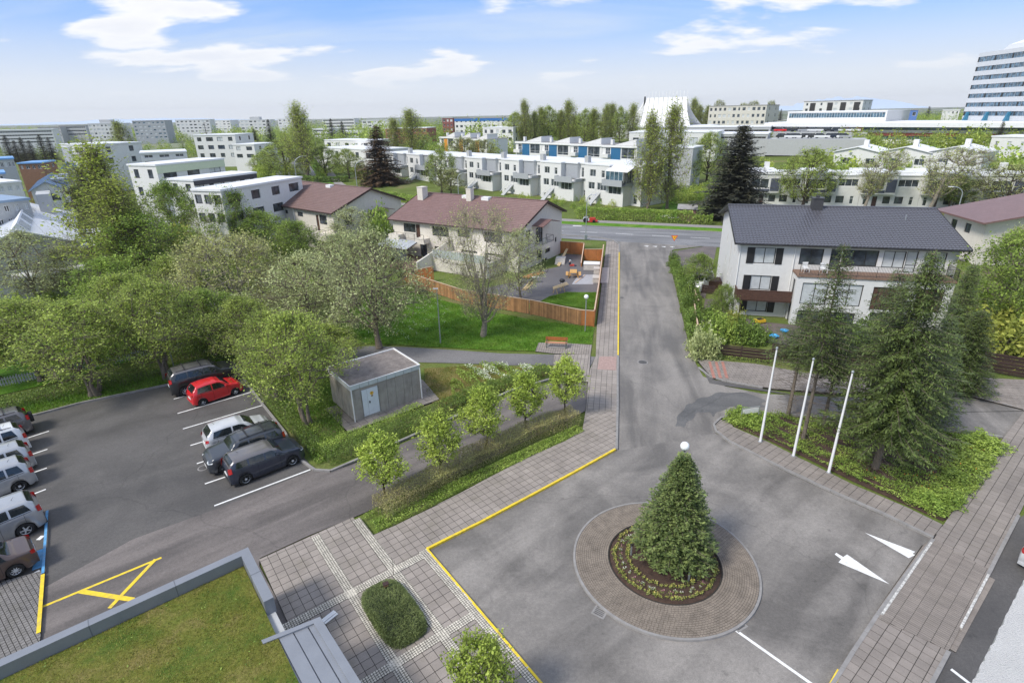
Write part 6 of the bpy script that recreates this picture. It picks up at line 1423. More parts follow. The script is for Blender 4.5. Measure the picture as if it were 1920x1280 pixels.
NW = dict(willow=5, green=4.8, pale=5.2, beige=7.6, poplar=4, bare=6.6, sparse=4.4, broad=8.8, broadg=8.8, bent=6, street=2.0, spruce=6.4, brown=8.4, dkspruce=9.8, araucaria=6.8, pine=5, fir=7.2, firm=4.6, cone=4.1, shrub=2.1, shrubl=2.1, shruby=2.1, shrubw=2.1, farbush=6)
_ti = [0]
def tree(kind, u, v, vt, wpx, label, name='tree', cat_='tree', group=None, rz=None, ut=None, variant=None):
 p = PT(u, v); H = ht(ut if ut is not None else u, vt, p); dist = hypot(hypot(p[0], p[1]), CAM_H-p[2]-H/2); w = wpx/FPX*dist
 _ti[0] += 1; k = _ti[0]; lst = PR[kind]; pr = lst[(variant if variant is not None else k) % len(lst)]; s = H/NAT[kind]; sw = w/NW[kind]; sw = min(max(sw, s*.45), s*2.2)
 return place(pr, label, cat_, p, (k*2.399) % 6.28 if rz is None else rz, (sw, sw, s), name, group, tr='stems' if 'shrub' in kind or kind == 'farbush' else 'trunk')
# ------------------------------------------------------------------ trees, near to far
T = tree
G1 = 'bushy willows and birches round the parking lot'
T('willow', 577, 800, 590, 180, 'broad pale green willow right of the parked cars, beside the grey shed', group=G1, variant=0)
T('willow', 528, 752, 585, 150, 'pale green willow behind the parked cars, left neighbour of the shed willow', group=G1, variant=1)
T('willow', 620, 690, 612, 130, 'pale green tree overhanging the back left corner of the grey shed', group=G1, variant=2)
T('willow', 318, 712, 525, 155, 'crooked willow at the end of the white picket fence, above the black off-roader', group=G1, variant=1)
T('willow', 182, 742, 565, 175, 'leaning willow between the picket fence and the parking lot kerb', group=G1, variant=2)
T('willow', 88, 712, 562, 175, 'spreading green willow at the far left in front of the picket fence', group=G1, variant=0)
T('willow', -10, 712, 560, 150, 'willow cut off by the left edge of the photo', group=G1, variant=1)
T('green', 402, 665, 545, 130, 'small green tree above the black off-roader, by the footpath', group=G1)
T('willow', 262, 668, 515, 150, 'olive green willow behind the picket fence, left of the footpath', group=G1, variant=0)
T('willow', 470, 690, 560, 130, 'dense willow left of the footpath end, behind the red car', group=G1, variant=2)
T('sparse', 75, 570, 432, 110, 'thin leaning tree against the wall of the big white-roofed house', group=G1, name='tree')
T('sparse', 150, 555, 462, 90, 'sparse dark-leaved tree at the corner of the big white roof', group=G1)
T('green', 232, 590, 480, 120, 'deep green tree under the tall poplar', group=G1)
T('green', 285, 560, 400, 140, 'dark green tree right of the tall poplar', group=G1)
T('willow', 345, 595, 480, 120, 'olive tree beside the footpath below the big beige bush', group=G1)
T('poplar', 240, 545, 285, 130, 'tallest yellow-green poplar on the left, rising above the white and blue roofs', variant=0)
T('poplar', 268, 560, 350, 105, 'second poplar leaning against the tallest one on the left', variant=1)
T('beige', 445, 605, 442, 250, 'wide domed beige-green bush tree left of the cream houses', variant=0)
T('pale', 712, 655, 440, 190, 'pale blossoming tree behind the grey shed, beside the thin lamp post', variant=0)
T('pale', 590, 640, 480, 170, 'pale whitish tree between the beige dome bush and the blossoming tree', variant=1)
T('pale', 655, 560, 440, 140, 'pale tree in front of the conservatory of the red-roofed house', variant=1)
T('bare', 906, 630, 398, 165, 'tall tree with upright bare branches on the lawn in front of the red-roofed house', variant=0)
T('sparse', 977, 562, 432, 95, 'slender young tree inside the fenced garden beside the white gable wall')
T('green', 340, 475, 345, 92, 'round green tree in front of the black-fascia house')
T('green', 447, 482, 355, 88, 'green tree in front of the white flat-roofed house corner')
T('shruby', 345, 490, 425, 75, 'yellowish round bush beside the strip of lawn on the left', name='bush', cat_='bush')
T('sparse', 392, 478, 395, 60, 'small pink-tinged sparse tree between two green trees below the flat-roofed house')
T('green', 500, 480, 400, 100, 'dark green tree below the left end of the brown roof')
T('green', 555, 490, 415, 90, 'green tree in front of the wall of the brown-roofed house')
T('sparse', 665, 480, 392, 95, 'grey-green sparse tree at the corner balcony of the brown-roofed house')
T('shrubl', 716, 470, 395, 55, 'bright green bush in the gap between the brown and red roofs', name='bush', cat_='bush')
T('green', 120, 400, 352, 60, 'grey-green tree beside the arched window', variant=0)
T('green', 172, 400, 345, 60, 'green tree between the blue-roofed house and the tall poplar')
GS = 'five small lime trees in the strip beside the driveway'
for i, (u, v, vt, w) in enumerate(((722, 936, 820, 92), (826, 905, 778, 88), (909, 845, 733, 84), (986, 812, 706, 76), (1060, 782, 676, 72))):
 T('street', u, v, vt, w, ['small lime-green tree nearest the camera in the driveway strip', 'small lime-green tree, second from the near end of the driveway strip', 'small lime-green tree in the middle of the driveway strip', 'small lime-green tree, second from the far end of the driveway strip', 'small lime-green tree at the far end of the strip, by the street pavement'][i], group=GS, variant=i)
p = P(905, 1345, .1); place(PR['street'][1], 'lime-green treetop cut off by the bottom edge beside the yellow kerb', 'tree', (p[0], p[1], 0), 1.1, (1.05, 1.05, 1.02), group=None)
# round fir in the middle
p = (7.03, 19.2, .18); place(PR['cone'][0], 'dense cone-shaped fir in the middle of the cobbled island', 'tree', p, .7, (1.0, 1.0, 1.0), name='fir_tree')
# conifers of the flower island
GI = 'conifers growing on the planted island by the flagpoles'
T('pine', 1503, 836, 455, 115, 'tall pine with a bare lower trunk between the left and middle flagpoles', name='pine_tree', group=GI, variant=0, ut=1590)
T('pine', 1477, 781, 560, 120, 'thin half-bare pine just right of the left flagpole', name='pine_tree', group=GI, variant=1, ut=1525)
T('pine', 1541, 806, 610, 110, 'small bare-stemmed pine between the middle and right flagpoles', name='pine_tree', group=GI, variant=2, ut=1590)
T('pine', 1612, 815, 500, 130, 'thin pine with a tufted top right of the right flagpole', name='pine_tree', group=GI, variant=1, ut=1700)
T('fir', 1638, 888, 468, 170, 'largest dark green fir on the island, with a stout bare foot', name='fir_tree', group=GI, ut=1766)
T('firm', 1722, 800, 590, 100, 'dense fir on the right side of the island, behind the largest fir', name='fir_tree', group=GI, ut=1790)
T('firm', 1765, 700, 490, 80, 'dark fir in the garden right of the white house', name='fir_tree', ut=1818)
T('firm', 1795, 735, 580, 90, 'dark fir beside the horizontal board fence on the right', name='fir_tree', ut=1850)
# right hand gardens
T('green', 1880, 640, 430, 150, 'light green garden tree in front of the cream house at the right edge')
T('sparse', 1868, 560, 425, 50, 'thin young tree against the wall of the cream house at the right edge')
T('shruby', 1868, 664, 588, 125, 'yellow-green spreading shrub over the dark board fence at the right', name='bush', cat_='bush')
T('shrubl', 1918, 660, 540, 70, 'bright green bush cut off by the right edge', name='bush', cat_='bush')
T('green', 1352, 610, 535, 48, 'fresh green young tree at the left gable of the dark-roofed house')
T('green', 1308, 545, 478, 60, 'green tree over the white parked car by the street')
T('shrubw', 1318, 668, 620, 62, 'rounded bush with white blossom at the fence corner by the street', name='bush', cat_='bush')
GG = 'garden bushes beside the street in front of the dark-roofed house'
for i, (u, v, vt, w, k) in enumerate(((1345, 640, 590, 60, 'shrubl'), (1372, 630, 585, 45, 'shruby'), (1395, 640, 600, 55, 'shrub'), (1420, 640, 612, 50, 'shrub'), (1335, 600, 570, 40, 'shrub'), (1290, 560, 520, 34, 'shrub'), (1282, 530, 498, 30, 'shrub'), (1294, 590, 548, 36, 'shrub'), (1300, 618, 580, 34, 'shrub'), (1262, 500, 474, 20, 'shrub'), (1266, 514, 488, 20, 'shrub'), (1620, 660, 600, 60, 'shrub'), (1560, 640, 590, 60, 'shrub'))):
 T(k, u, v, vt, w, ['low bright bush behind the fence corner', 'small golden bush near the timber balcony', 'dark bush below the timber balcony', 'dark bush beside the yellow toy', 'bush by the low side fence', 'bush below the white parked car', 'upper bush beside the white parked car', 'street-side bush halfway down the side fence', 'lowest street-side bush above the blossom bush', 'spindly bush at the top of the driveway edge', 'second spindly bush at the driveway edge', 'bush behind the pines in the garden', 'bush between the pines and the white house'][i]+' of the dark-roofed house', name='bush', cat_='bush', group=GG)
# beyond the main road
T('poplar', 1212, 395, 225, 62, 'tall poplar right of the white stepped terrace, left of the pair', variant=1); T('poplar', 1250, 392, 212, 66, 'tall poplar right of the white stepped terrace, right of the pair', variant=2)
T('dkspruce', 1372, 410, 232, 128, 'huge dark spruce behind the left corner of the dark tiled roof', name='spruce_tree')
T('brown', 716, 345, 234, 96, 'big brown-tinged spruce left of the white stepped terrace', name='spruce_tree')
T('araucaria', 399, 308, 227, 66, 'dark layered spruce standing against the white blocks, left background', name='spruce_tree'); T('araucaria', 352, 312, 265, 40, 'small dark layered spruce left of the tall layered one', name='spruce_tree')
T('broadg', 828, 362, 280, 62, 'bushy green tree in front of the white stepped terrace'); T('broad', 846, 366, 318, 50, 'brownish twiggy bush under the bushy green tree by the white terrace', name='bush', cat_='bush')
T('broadg', 1014, 305, 261, 44, 'round green tree in front of the blue-panelled houses')
T('broadg', 1504, 392, 280, 96, 'broad pale green tree in front of the right white terrace', variant=0)
T('bent', 1618, 396, 284, 66, 'wind-bent tree with a pale leaning trunk in front of the right terrace', rz=0.2, variant=0); T('bent', 1738, 400, 278, 84, 'second wind-bent tree, forked, left of the curved street lamp', rz=.1, variant=1)
T('broad', 1878, 404, 308, 96, 'wide pale tree at the right end of the right terrace', variant=1); T('green', 1782, 392, 330, 60, 'small dark green tree behind the curved street lamp')
T('spruce', 1864, 290, 226, 24, 'narrow spruce in front of the shopping gallery', name='spruce_tree'); T('spruce', 1738, 222, 199, 14, 'small dark spruce on the skyline left of the tower', name='spruce_tree')
T('broad', 872, 305, 258, 60, 'bare brownish tree right of the orange houses'); T('broad', 905, 305, 262, 50, 'second bare brownish tree right of the orange houses', variant=0)
T('poplar', 775, 300, 212, 64, 'tall leafy poplar between the red-panelled block and the orange houses', variant=0); T('poplar', 744, 300, 228, 40, 'smaller poplar left of the tall one by the red-panelled block', variant=2)
T('broadg', 538, 330, 262, 90, 'broad green tree left of the tall wispy poplar'); T('poplar', 576, 335, 205, 60, 'tall wispy poplar above the middle of the left skyline', variant=1); T('broadg', 500, 325, 285, 50, 'low green tree at the bend of the far road')
T('broadg', 612, 330, 275, 60, 'bright green round tree in front of the white stepped roof'); T('broadg', 655, 335, 280, 50, 'light green tree before the white stepped terrace'); T('shruby', 680, 335, 305, 26, 'dark red bush under the white stepped terrace', name='bush', cat_='bush')
T('spruce', 485, 296, 240, 30, 'left of the two dark spruces beside the far road', name='spruce_tree'); T('spruce', 513, 290, 222, 34, 'right and taller of the two dark spruces beside the far road', name='spruce_tree')
GD = 'row of dark spruces at the far left'
for i, (u, vt) in enumerate(((24, 252), (38, 262), (52, 256), (66, 262), (88, 250), (103, 256))): T('spruce', u, 304, vt, 26, ['first dark spruce from the left edge', 'second dark spruce from the left edge', 'third dark spruce from the left edge', 'fourth dark spruce from the left edge', 'fifth spruce from the left, above the blue roof', 'rightmost spruce of the row above the blue roofs'][i], name='spruce_tree', group=GD)
T('poplar', 238, 300, 232, 52, 'hazy green poplar on the left skyline beside the glazed apartment block', variant=0)
T('spruce', 625, 268, 221, 26, 'left of two dark spruces below the striped skyline block', name='spruce_tree'); T('spruce', 645, 268, 226, 24, 'right of two dark spruces below the striped skyline block', name='spruce_tree'); T('spruce', 862, 256, 230, 16, 'small dark spruce in front of the blue-banded block', name='spruce_tree')
T('sparse', 1250, 385, 330, 30, 'pinkish bare shrub between the tall poplars and the dark spruce', name='bush', cat_='bush'); T('broadg', 1325, 340, 250, 66, 'green tree filling the gap left of the dark spruce')
T('broadg', 1290, 350, 275, 50, 'yellowish green tree behind the parked black car by the poplars')
r_ = random.Random(5)
GP = 'slender poplars standing behind the blue houses'
pos = ['leftmost of', 'second of', 'third of', 'fourth of', 'fifth of', 'sixth of', 'seventh of', 'eighth of', 'ninth of', 'tenth of', 'eleventh of', 'twelfth of', 'thirteenth of', 'last of']
for i in range(14):
 u = 966+i*16.5+r_.uniform(-4, 4); T('poplar' if i % 4 else 'broadg', u, 272+r_.uniform(-4, 6), 200+r_.uniform(-6, 16)+(8 if i == 7 else 0), r_.uniform(26, 44), pos[i]+' the slender poplars behind the blue houses, counted from the left', group=GP, variant=i)
GB = 'thin trees between the church and the pale office building'
for i in range(10):
 u = 1296+i*15.5+r_.uniform(-4, 4); T('poplar' if i < 3 else 'broad', u, 246, 192+r_.uniform(-4, 14), r_.uniform(16, 30), pos[i]+' the thin trees right of the church, counted from the left', group=GB, variant=i)
T('spruce', 1462, 226, 204, 12, 'tiny dark spruce left of the shopping centre', name='spruce_tree')
# belts of garden trees that read as masses
def belt(name, label, n, u0, u1, v0, v1, kinds, smin, smax, seed):
 rr = random.Random(seed); o = None; parts = []
 src = [PR['farbush'][k][1] for k in kinds]
 mats = [m.materials[0] for m in src]; V = []; F = []; MI = []; off = 0
 arr = []
 for m in src:
  v = np.empty(len(m.vertices)*3, np.float32); m.vertices.foreach_get('co', v); arr.append(v.reshape(-1, 3).reshape(-1, 4, 3)[::3])
 for i in range(n):
  u, v = rr.uniform(u0, u1), rr.uniform(v0, v1); p = PT(u, v); d = hypot(p[0], p[1]); k = rr.randrange(len(src)); h = rr.uniform(smin, smax); w = h*rr.uniform(.7, 1.2)
  q = arr[k][rr.randrange(2)::2] if d > 220 else arr[k]
  a = rr.uniform(0, 6.28); c, s = cos(a), sin(a); x = q[:, :, 0]*w/5; y = q[:, :, 1]*w/5; z = q[:, :, 2]*h/5
  W_ = np.stack([x*c-y*s+p[0], x*s+y*c+p[1], z+p[2]-.2*h*0], 2).reshape(-1, 3); V.append(W_); F.append(np.arange(len(W_)).reshape(-1, 4)+off); off += len(W_); MI += [k]*(len(W_)//4)
 o = link(name, npmesh(name, np.concatenate(V), np.concatenate(F), mats, MI), kind='stuff'); o['label'] = label; o['category'] = 'trees'
belt('woodland', 'belt of green garden trees between the right terrace and the white gabled roofs', 75, 1400, 1910, 338, 353, (0, 1, 2), 5.0, 7.2, 1)
belt('woodland', 'belt of green bushes below the shopping gallery', 90, 1300, 1925, 268, 284, (0, 1, 2), 3.0, 5.5, 2)
belt('woodland', 'far bushes and trees between the houses of the left background', 150, -20, 700, 262, 300, (0, 1, 2), 3.5, 7.0, 3)
belt('woodland', 'distant trees under the skyline blocks', 420, -20, 960, 241, 266, (0, 1, 2), 5, 9.5, 4)
belt('woodland', 'distant trees on the slope left of the office tower', 50, 1640, 1830, 222, 232, (0, 1), 3.0, 5.0, 5)
belt('woodland', 'low wood behind the slender poplars', 70, 950, 1200, 246, 262, (0, 1, 2), 3.5, 7, 6)
belt('woodland', 'trees around the red-panelled and orange houses', 44, 690, 960, 262, 296, (0, 1, 2), 3, 6, 7)
belt('woodland', 'garden trees between the left houses and the poplar', 44, 150, 300, 300, 352, (0, 1), 3, 5, 8)
belt('woodland', 'garden bushes behind the brown-roofed house beside the far road', 26, 480, 640, 318, 338, (1, 2), 2.0, 3.5, 9)
belt('undergrowth', 'garden shrubs in front of the white terraces across the main road', 70, 1200, 1340, 352, 384, (0, 1, 2), .9, 2.4, 13)
belt('undergrowth', 'front garden shrubs along the stepped white terrace', 60, 760, 1150, 372, 398, (0, 1, 2), .7, 1.6, 14)
belt('undergrowth', 'dark undergrowth between the footpath and the cream houses', 46, 380, 640, 455, 540, (0, 1), 1.2, 2.4, 10)
belt('undergrowth', 'shrubby undergrowth beneath the willows on the left', 60, 0, 300, 500, 660, (0, 1), 1.0, 2.2, 11)
# ------------------------------------------------------------------ hedges
def hedge(name, label, pts, w, h, lm, leaf=.09, dens=900, cat_='hedge', stem=None, z=0.0, top_wob=.08, seed=1):
 o = thing(name, label, cat_, (pts[0][0], pts[0][1], z)); g = np.random.default_rng(seed); C = []; A = []; B_ = []
 ox, oy = pts[0]
 for a, b in zip(pts, pts[1:]):
  l = hypot(b[0]-a[0], b[1]-a[1]); n = int(dens*l*w*(.5+h)); t = g.random(n)*l; s = (g.random(n)*2-1); zz = g.random(n); face = g.random(n)
  s = np.where(face < .35, np.sign(s)*(.85+.2*g.random(n)), s); zz = np.where(face > .6, .85+.2*g.random(n), zz)
  e = np.array([(b[0]-a[0])/l, (b[1]-a[1])/l]); nn = np.array([-e[1], e[0]]); x = a[0]+e[0]*t+nn[0]*s*w/2; y = a[1]+e[1]*t+nn[1]*s*w/2
  wob = 1+top_wob*(np.sin(x*2.3+y*1.7)+np.sin(x*5.1-y*4.3)*.7+np.sin(x*.9-y*.7)); C.append(np.stack([x-ox, y-oy, zz*h*wob], 1))
  k = int(l*w*14); t = g.random(k)*l; s = g.random(k)-.5; q = np.stack([a[0]+e[0]*t+nn[0]*s*w-ox, a[1]+e[1]*t+nn[1]*s*w-oy, np.zeros(k)], 1); A.append(q); B_.append(q+g.normal(size=(k, 3))*.12+np.array([0, 0, h*1.0]))
 C = np.concatenate(C); V, F = leaves_arr(C, leaf, g, up=.5); link('leaves', npmesh('leaves', V, F, lm), o)
 V, F = sticks(np.concatenate(A), np.concatenate(B_), .012, .004); link('stems', npmesh('stems', V, F, stem or M_bark), o, kind='stuff'); return o
hedge('hedge', 'low brown-twigged hedge in the strip under the small lime trees', PX([(712, 968), (800, 918), (900, 862), (1000, 815), (1078, 790)]), 1.25, .95, L_hedgeb, leaf=.05, dens=2000, seed=3)
hedge('ground_cover', 'fresh green ground cover along the pavement side of the brown hedge', PX([(700, 990), (770, 958), (860, 912), (960, 866), (1088, 806)]), .75, .22, L_hedgeg, leaf=.07, dens=1300, cat_='ground cover', seed=4)
hedge('ground_cover', 'green edge of ground cover on the driveway side of the brown hedge', PX([(684, 972), (760, 930), (900, 858), (1060, 788)]), .3, .2, L_hedgeg, leaf=.06, dens=1100, cat_='ground cover', seed=5)
hedge('hedge', 'long mixed hedge along the far kerb of the driveway', PX([(610, 866), (700, 832), (800, 786), (900, 738), (1030, 700)]), 1.15, .62, L_shrub, leaf=.07, dens=1000, seed=6)
hedge('hedge', 'green low shrubs in front of the grey shed', PX([(600, 850), (690, 815), (790, 768)]), .7, .55, L_hedgeg, leaf=.07, dens=900, seed=7)
hedge('hedge', 'dark shrub hedge between the picket fence and the parking lot', PX([(-30, 772), (60, 752), (160, 730), (260, 710), (320, 694)]), 1.8, .6, L_shrub, leaf=.10, dens=330, seed=8)
hedge('hedge', 'green shrubs between the parked cars and the willows', PX([(470, 712), (520, 764), (570, 820), (600, 852)]), .9, .5, L_shrub, leaf=.08, dens=600, seed=9)
hedge('hedge', 'shrubs behind the black off-roader, in front of the footpath', PX([(330, 672), (400, 668), (455, 668)]), 1.6, .9, L_shrub, leaf=.10, dens=400, seed=10)
hb = lambda s, t: RW(s, t)[:2]
hedge('hedge', 'tall clipped hedge along the far side of the main road', [hb(s, RWID+7.4) for s in (-3, 4, 12, 19)], 1.6, 2.0, L_hedgeg, leaf=.2, dens=190, seed=11, top_wob=.03)
hedge('hedge', 'rougher end of the roadside hedge beside the small lawn', [hb(s, RWID+7.0) for s in (19, 22.5)], 1.6, 1.5, L_hedgeg, leaf=.2, dens=200, seed=12)
hedge('hedge', 'clipped green hedge below the big brown spruce', [P(600, 372)[:2], P(660, 372), P(742, 380)], 2.0, 2.2, L_hedgeg, leaf=.25, dens=110, seed=13, top_wob=.02)
hedge('hedge', 'dark hedge along the far road left of the brown spruce', [P(560, 345), P(600, 350), P(655, 348)], 2.0, 2.6, L_shrub, leaf=.28, dens=100, seed=14, top_wob=.02)
hedge('hedge', 'long green bank hedge in front of the white stepped terrace', [P(745, 378), P(800, 382), P(860, 385), P(930, 392), P(1020, 400)], 3.0, 1.5, L_hedgeg, leaf=.24, dens=90, seed=15)
hedge('hedge', 'street-side hedge left of the side garden fence', PX([(1262, 498), (1276, 540), (1288, 590), (1300, 640)]), .9, .9, L_shrub, leaf=.11, dens=420, seed=16)
hedge('hedge', 'hedge and shrubs between the main road and the right terrace', [hb(s, RWID+8) for s in (30, 42, 56, 70)], 3.0, 1.5, L_hedgeg, leaf=.24, dens=90, seed=17)
hedge('hedge', 'scruffy plants along the foot of the dark board fence', PX([(1316, 668), (1400, 676), (1500, 688), (1620, 700)]), .5, .25, L_hedgeg, leaf=.08, dens=500, seed=18)
# flower island ground cover
island = [P(u, v) for u, v in ((1362, 782), (1372, 796), (1440, 824), (1520, 862), (1600, 902), (1700, 946), (1768, 976), (1800, 958), (1830, 915), (1876, 850), (1870, 826), (1800, 816), (1700, 800), (1600, 792), (1500, 784), (1440, 777))]
mound('planted_island_soil', island, .03, .22, M_soil)
def cover_fill(name, label, poly, n, size, lm, h, seed, mask=None, cat_='ground cover', clump=.9, z0=.1, up=.6):
 g = np.random.default_rng(seed); xs = [p[0] for p in poly]; ys = [p[1] for p in poly]; X = g.uniform(min(xs), max(xs), n*3); Y = g.uniform(min(ys), max(ys), n*3)
 k = inpoly_np(X, Y, poly); X, Y = X[k][:n], Y[k][:n]; f = .5+.5*np.sin(X*clump*2.1+seed)*np.sin(Y*clump*1.7+seed*2)+.35*np.sin(X*clump*5+Y*3.1)
 if mask is not None: k = f > mask; X, Y, f = X[k], Y[k], f[k]
 Z = z0+h*(.15+.85*np.clip(f, .1, 1.2))*g.random(len(X))**.6
 V, F = leaves_arr(np.stack([X, Y, Z], 1), size, g, up=up); o = link(name, npmesh(name, V, F, lm), kind='stuff'); o['label'] = label; o['category'] = cat_; return o
cover_fill('ground_cover', 'fresh green perennials covering the flagpole island', island, 42000, .075, L_hedgeg, .30, 21, z0=.14, mask=.12)
cover_fill('ground_cover', 'darker leaves among the perennials of the flagpole island', island, 16000, .08, L_shrub, .28, 22, mask=.3, z0=.14)
cover_fill('orange_flowers', 'small orange flowers scattered on the flagpole island', [P(u, v) for u, v in ((1560, 870), (1700, 940), (1800, 940), (1850, 850), (1700, 830))], 260, .07, mat('flower_orange', (.75, .22, .02), rough=.6), .42, 23, mask=.6, z0=.2, cat_='flowers')
for i, (u, v, vt, w) in enumerate(((1840, 845, 815, 60), (1815, 878, 850, 62), (1792, 912, 884, 60), (1768, 944, 918, 58), (1738, 948, 924, 56), (1400, 798, 770, 60), (1385, 790, 768, 50))):
 T('shrubl', u, v, vt, w, ['light green shrub at the right-hand end of the flagpole island', 'light green shrub second from the right-hand end of the island', 'light green shrub on the pavement side of the island', 'light green shrub at the near tip of the island', 'low green shrub left of the near tip of the island', 'green shrub below the little white sign', 'green shrub left of the little white sign at the far tip'][i], name='bush', cat_='bush', group='light green shrubs on the flagpole island')
# ------------------------------------------------------------------ grass
def grass(name, label, poly, n, h, lm, seed, z=0.0, w=.012):
 g = np.random.default_rng(seed); xs = [p[0] for p in poly]; ys = [p[1] for p in poly]; X = g.uniform(min(xs), max(xs), n*3); Y = g.uniform(min(ys), max(ys), n*3); k = inpoly_np(X, Y, poly); X, Y = X[k][:n], Y[k][:n]; n = len(X)
 a = g.uniform(0, 6.28, n); hh = h*g.uniform(.5, 1.3, n)*(1+.5*np.sin(X*1.7)*np.sin(Y*2.3)); l = g.normal(size=(n, 2))*h*.45; w_ = w*g.uniform(.7, 1.5, n)
 V = np.stack([np.stack([X-np.cos(a)*w_, Y-np.sin(a)*w_, np.full(n, z)], 1), np.stack([X+np.cos(a)*w_, Y+np.sin(a)*w_, np.full(n, z)], 1), np.stack([X+l[:, 0], Y+l[:, 1], z+hh], 1)], 1).reshape(-1, 3)
 o = link(name, npmesh(name, V, np.arange(3*n).reshape(-1, 3), lm), kind='stuff'); o['label'] = label; o['category'] = 'grass'; return o
lawn = PX([(640, 645), (700, 644), (820, 650), (930, 656), (1003, 658), (1010, 642), (1110, 645), (1114, 614), (1000, 600), (900, 580), (800, 556), (760, 545), (690, 560), (640, 590)])
sheet('lawn', lawn, -.005, M_lawn); grass('grass', 'rough green lawn below the wooden board fence', lawn, 60000, .13, L_grass, 31, w=.022)
fglawn = PX([(1012, 566), (1030, 556), (1062, 548), (1118, 548), (1118, 577), (1110, 580)])
sheet('garden_lawn', fglawn, .012, M_lawn); grass('grass', 'short bright lawn inside the fenced garden', fglawn, 22000, .06, L_grass, 32, z=.012, w=.02)
grass('grass', 'mossy yellow-green grass growing on the flat entrance roof', [(max(-40, p[0]), p[1]) for p in ROOF_G], 90000, .05, L_grass2, 33, z=2.52, w=.008)
cover_fill('ground_cover', 'weedy green tufts along the edges of the grass roof', ROOF_G, 2600, .07, L_hedgeg, .08, 34, mask=.62, z0=2.52)
shedlawn = PX([(795, 690), (845, 688), (900, 684), (1000, 690), (1034, 700), (900, 748), (830, 772), (800, 745)])
sheet('shed_lawn', shedlawn, -.004, grassmat('dry_lawn', (.10, .12, .03), (.20, .17, .06), (.26, .20, .09), .9)); grass('grass', 'dry patchy grass beside the grey shed', shedlawn, 16000, .08, L_grass2, 35, w=.015)
cover_fill('ground_cover', 'pale green leafy plants along the footpath right of the shed', PX([(860, 690), (900, 684), (1010, 690), (1034, 700), (930, 740), (850, 765), (845, 720)]), 9000, .10, L_hedgeg, .4, 36, mask=.35)
cover_fill('white_flowers', 'clumps of whitish plants in front of the footpath right of the shed', PX([(870, 690), (935, 686), (1010, 692), (1010, 702), (930, 722), (880, 712)]), 2600, .09, L_white, .42, 37, mask=.55, cat_='flowers')
cover_fill('white_flowers', 'drifts of small white wildflowers on the left of the lawn', PX([(690, 600), (760, 550), (840, 575), (850, 600), (760, 640), (690, 640)]), 1800, .07, L_white, .2, 38, mask=.5, cat_='flowers', z0=.03)
wb = PX([(445, 690), (470, 700), (530, 770), (594, 872), (620, 862), (650, 820), (640, 790), (650, 730), (640, 690), (560, 676), (480, 650)])
grass('grass', 'grass under the willows beside the parked cars', wb, 22000, .14, L_grass, 39, w=.02); cover_fill('ground_cover', 'leafy weeds under the willows beside the parked cars', wb, 15000, .09, L_hedgeg, .3, 40, mask=.3, z0=0)
lb_ = PX([(-60, 800), (70, 772), (240, 735), (330, 716), (440, 684), (420, 660), (300, 690), (120, 735), (-60, 780)])
grass('grass', 'grass strip between the parking lot kerb and the dark shrubs', lb_, 20000, .14, L_grass, 41, w=.02)
sheet('lawn', PX([(-100, 760), (0, 740), (120, 712), (260, 672), (330, 640), (240, 600), (60, 640), (-100, 680)]), -.01, M_lawn)
sheet('lawn', PX([(290, 440), (330, 430), (350, 480), (385, 500), (345, 520), (315, 485)]), -.008, M_lawn); grass('grass', 'strip of lawn beside the footpath, left middle', PX([(290, 440), (330, 430), (350, 480), (385, 500), (345, 520), (315, 485)]), 12000, .16, L_grass, 43, w=.04)
sheet('lawn', [P(1225, 412), P(1275, 414), P(1300, 392), P(1250, 375)], .02, M_lawn); sheet('lawn', [P(1795, 400), P(1925, 410), P(1925, 392), P(1830, 392)], .03, M_lawn)
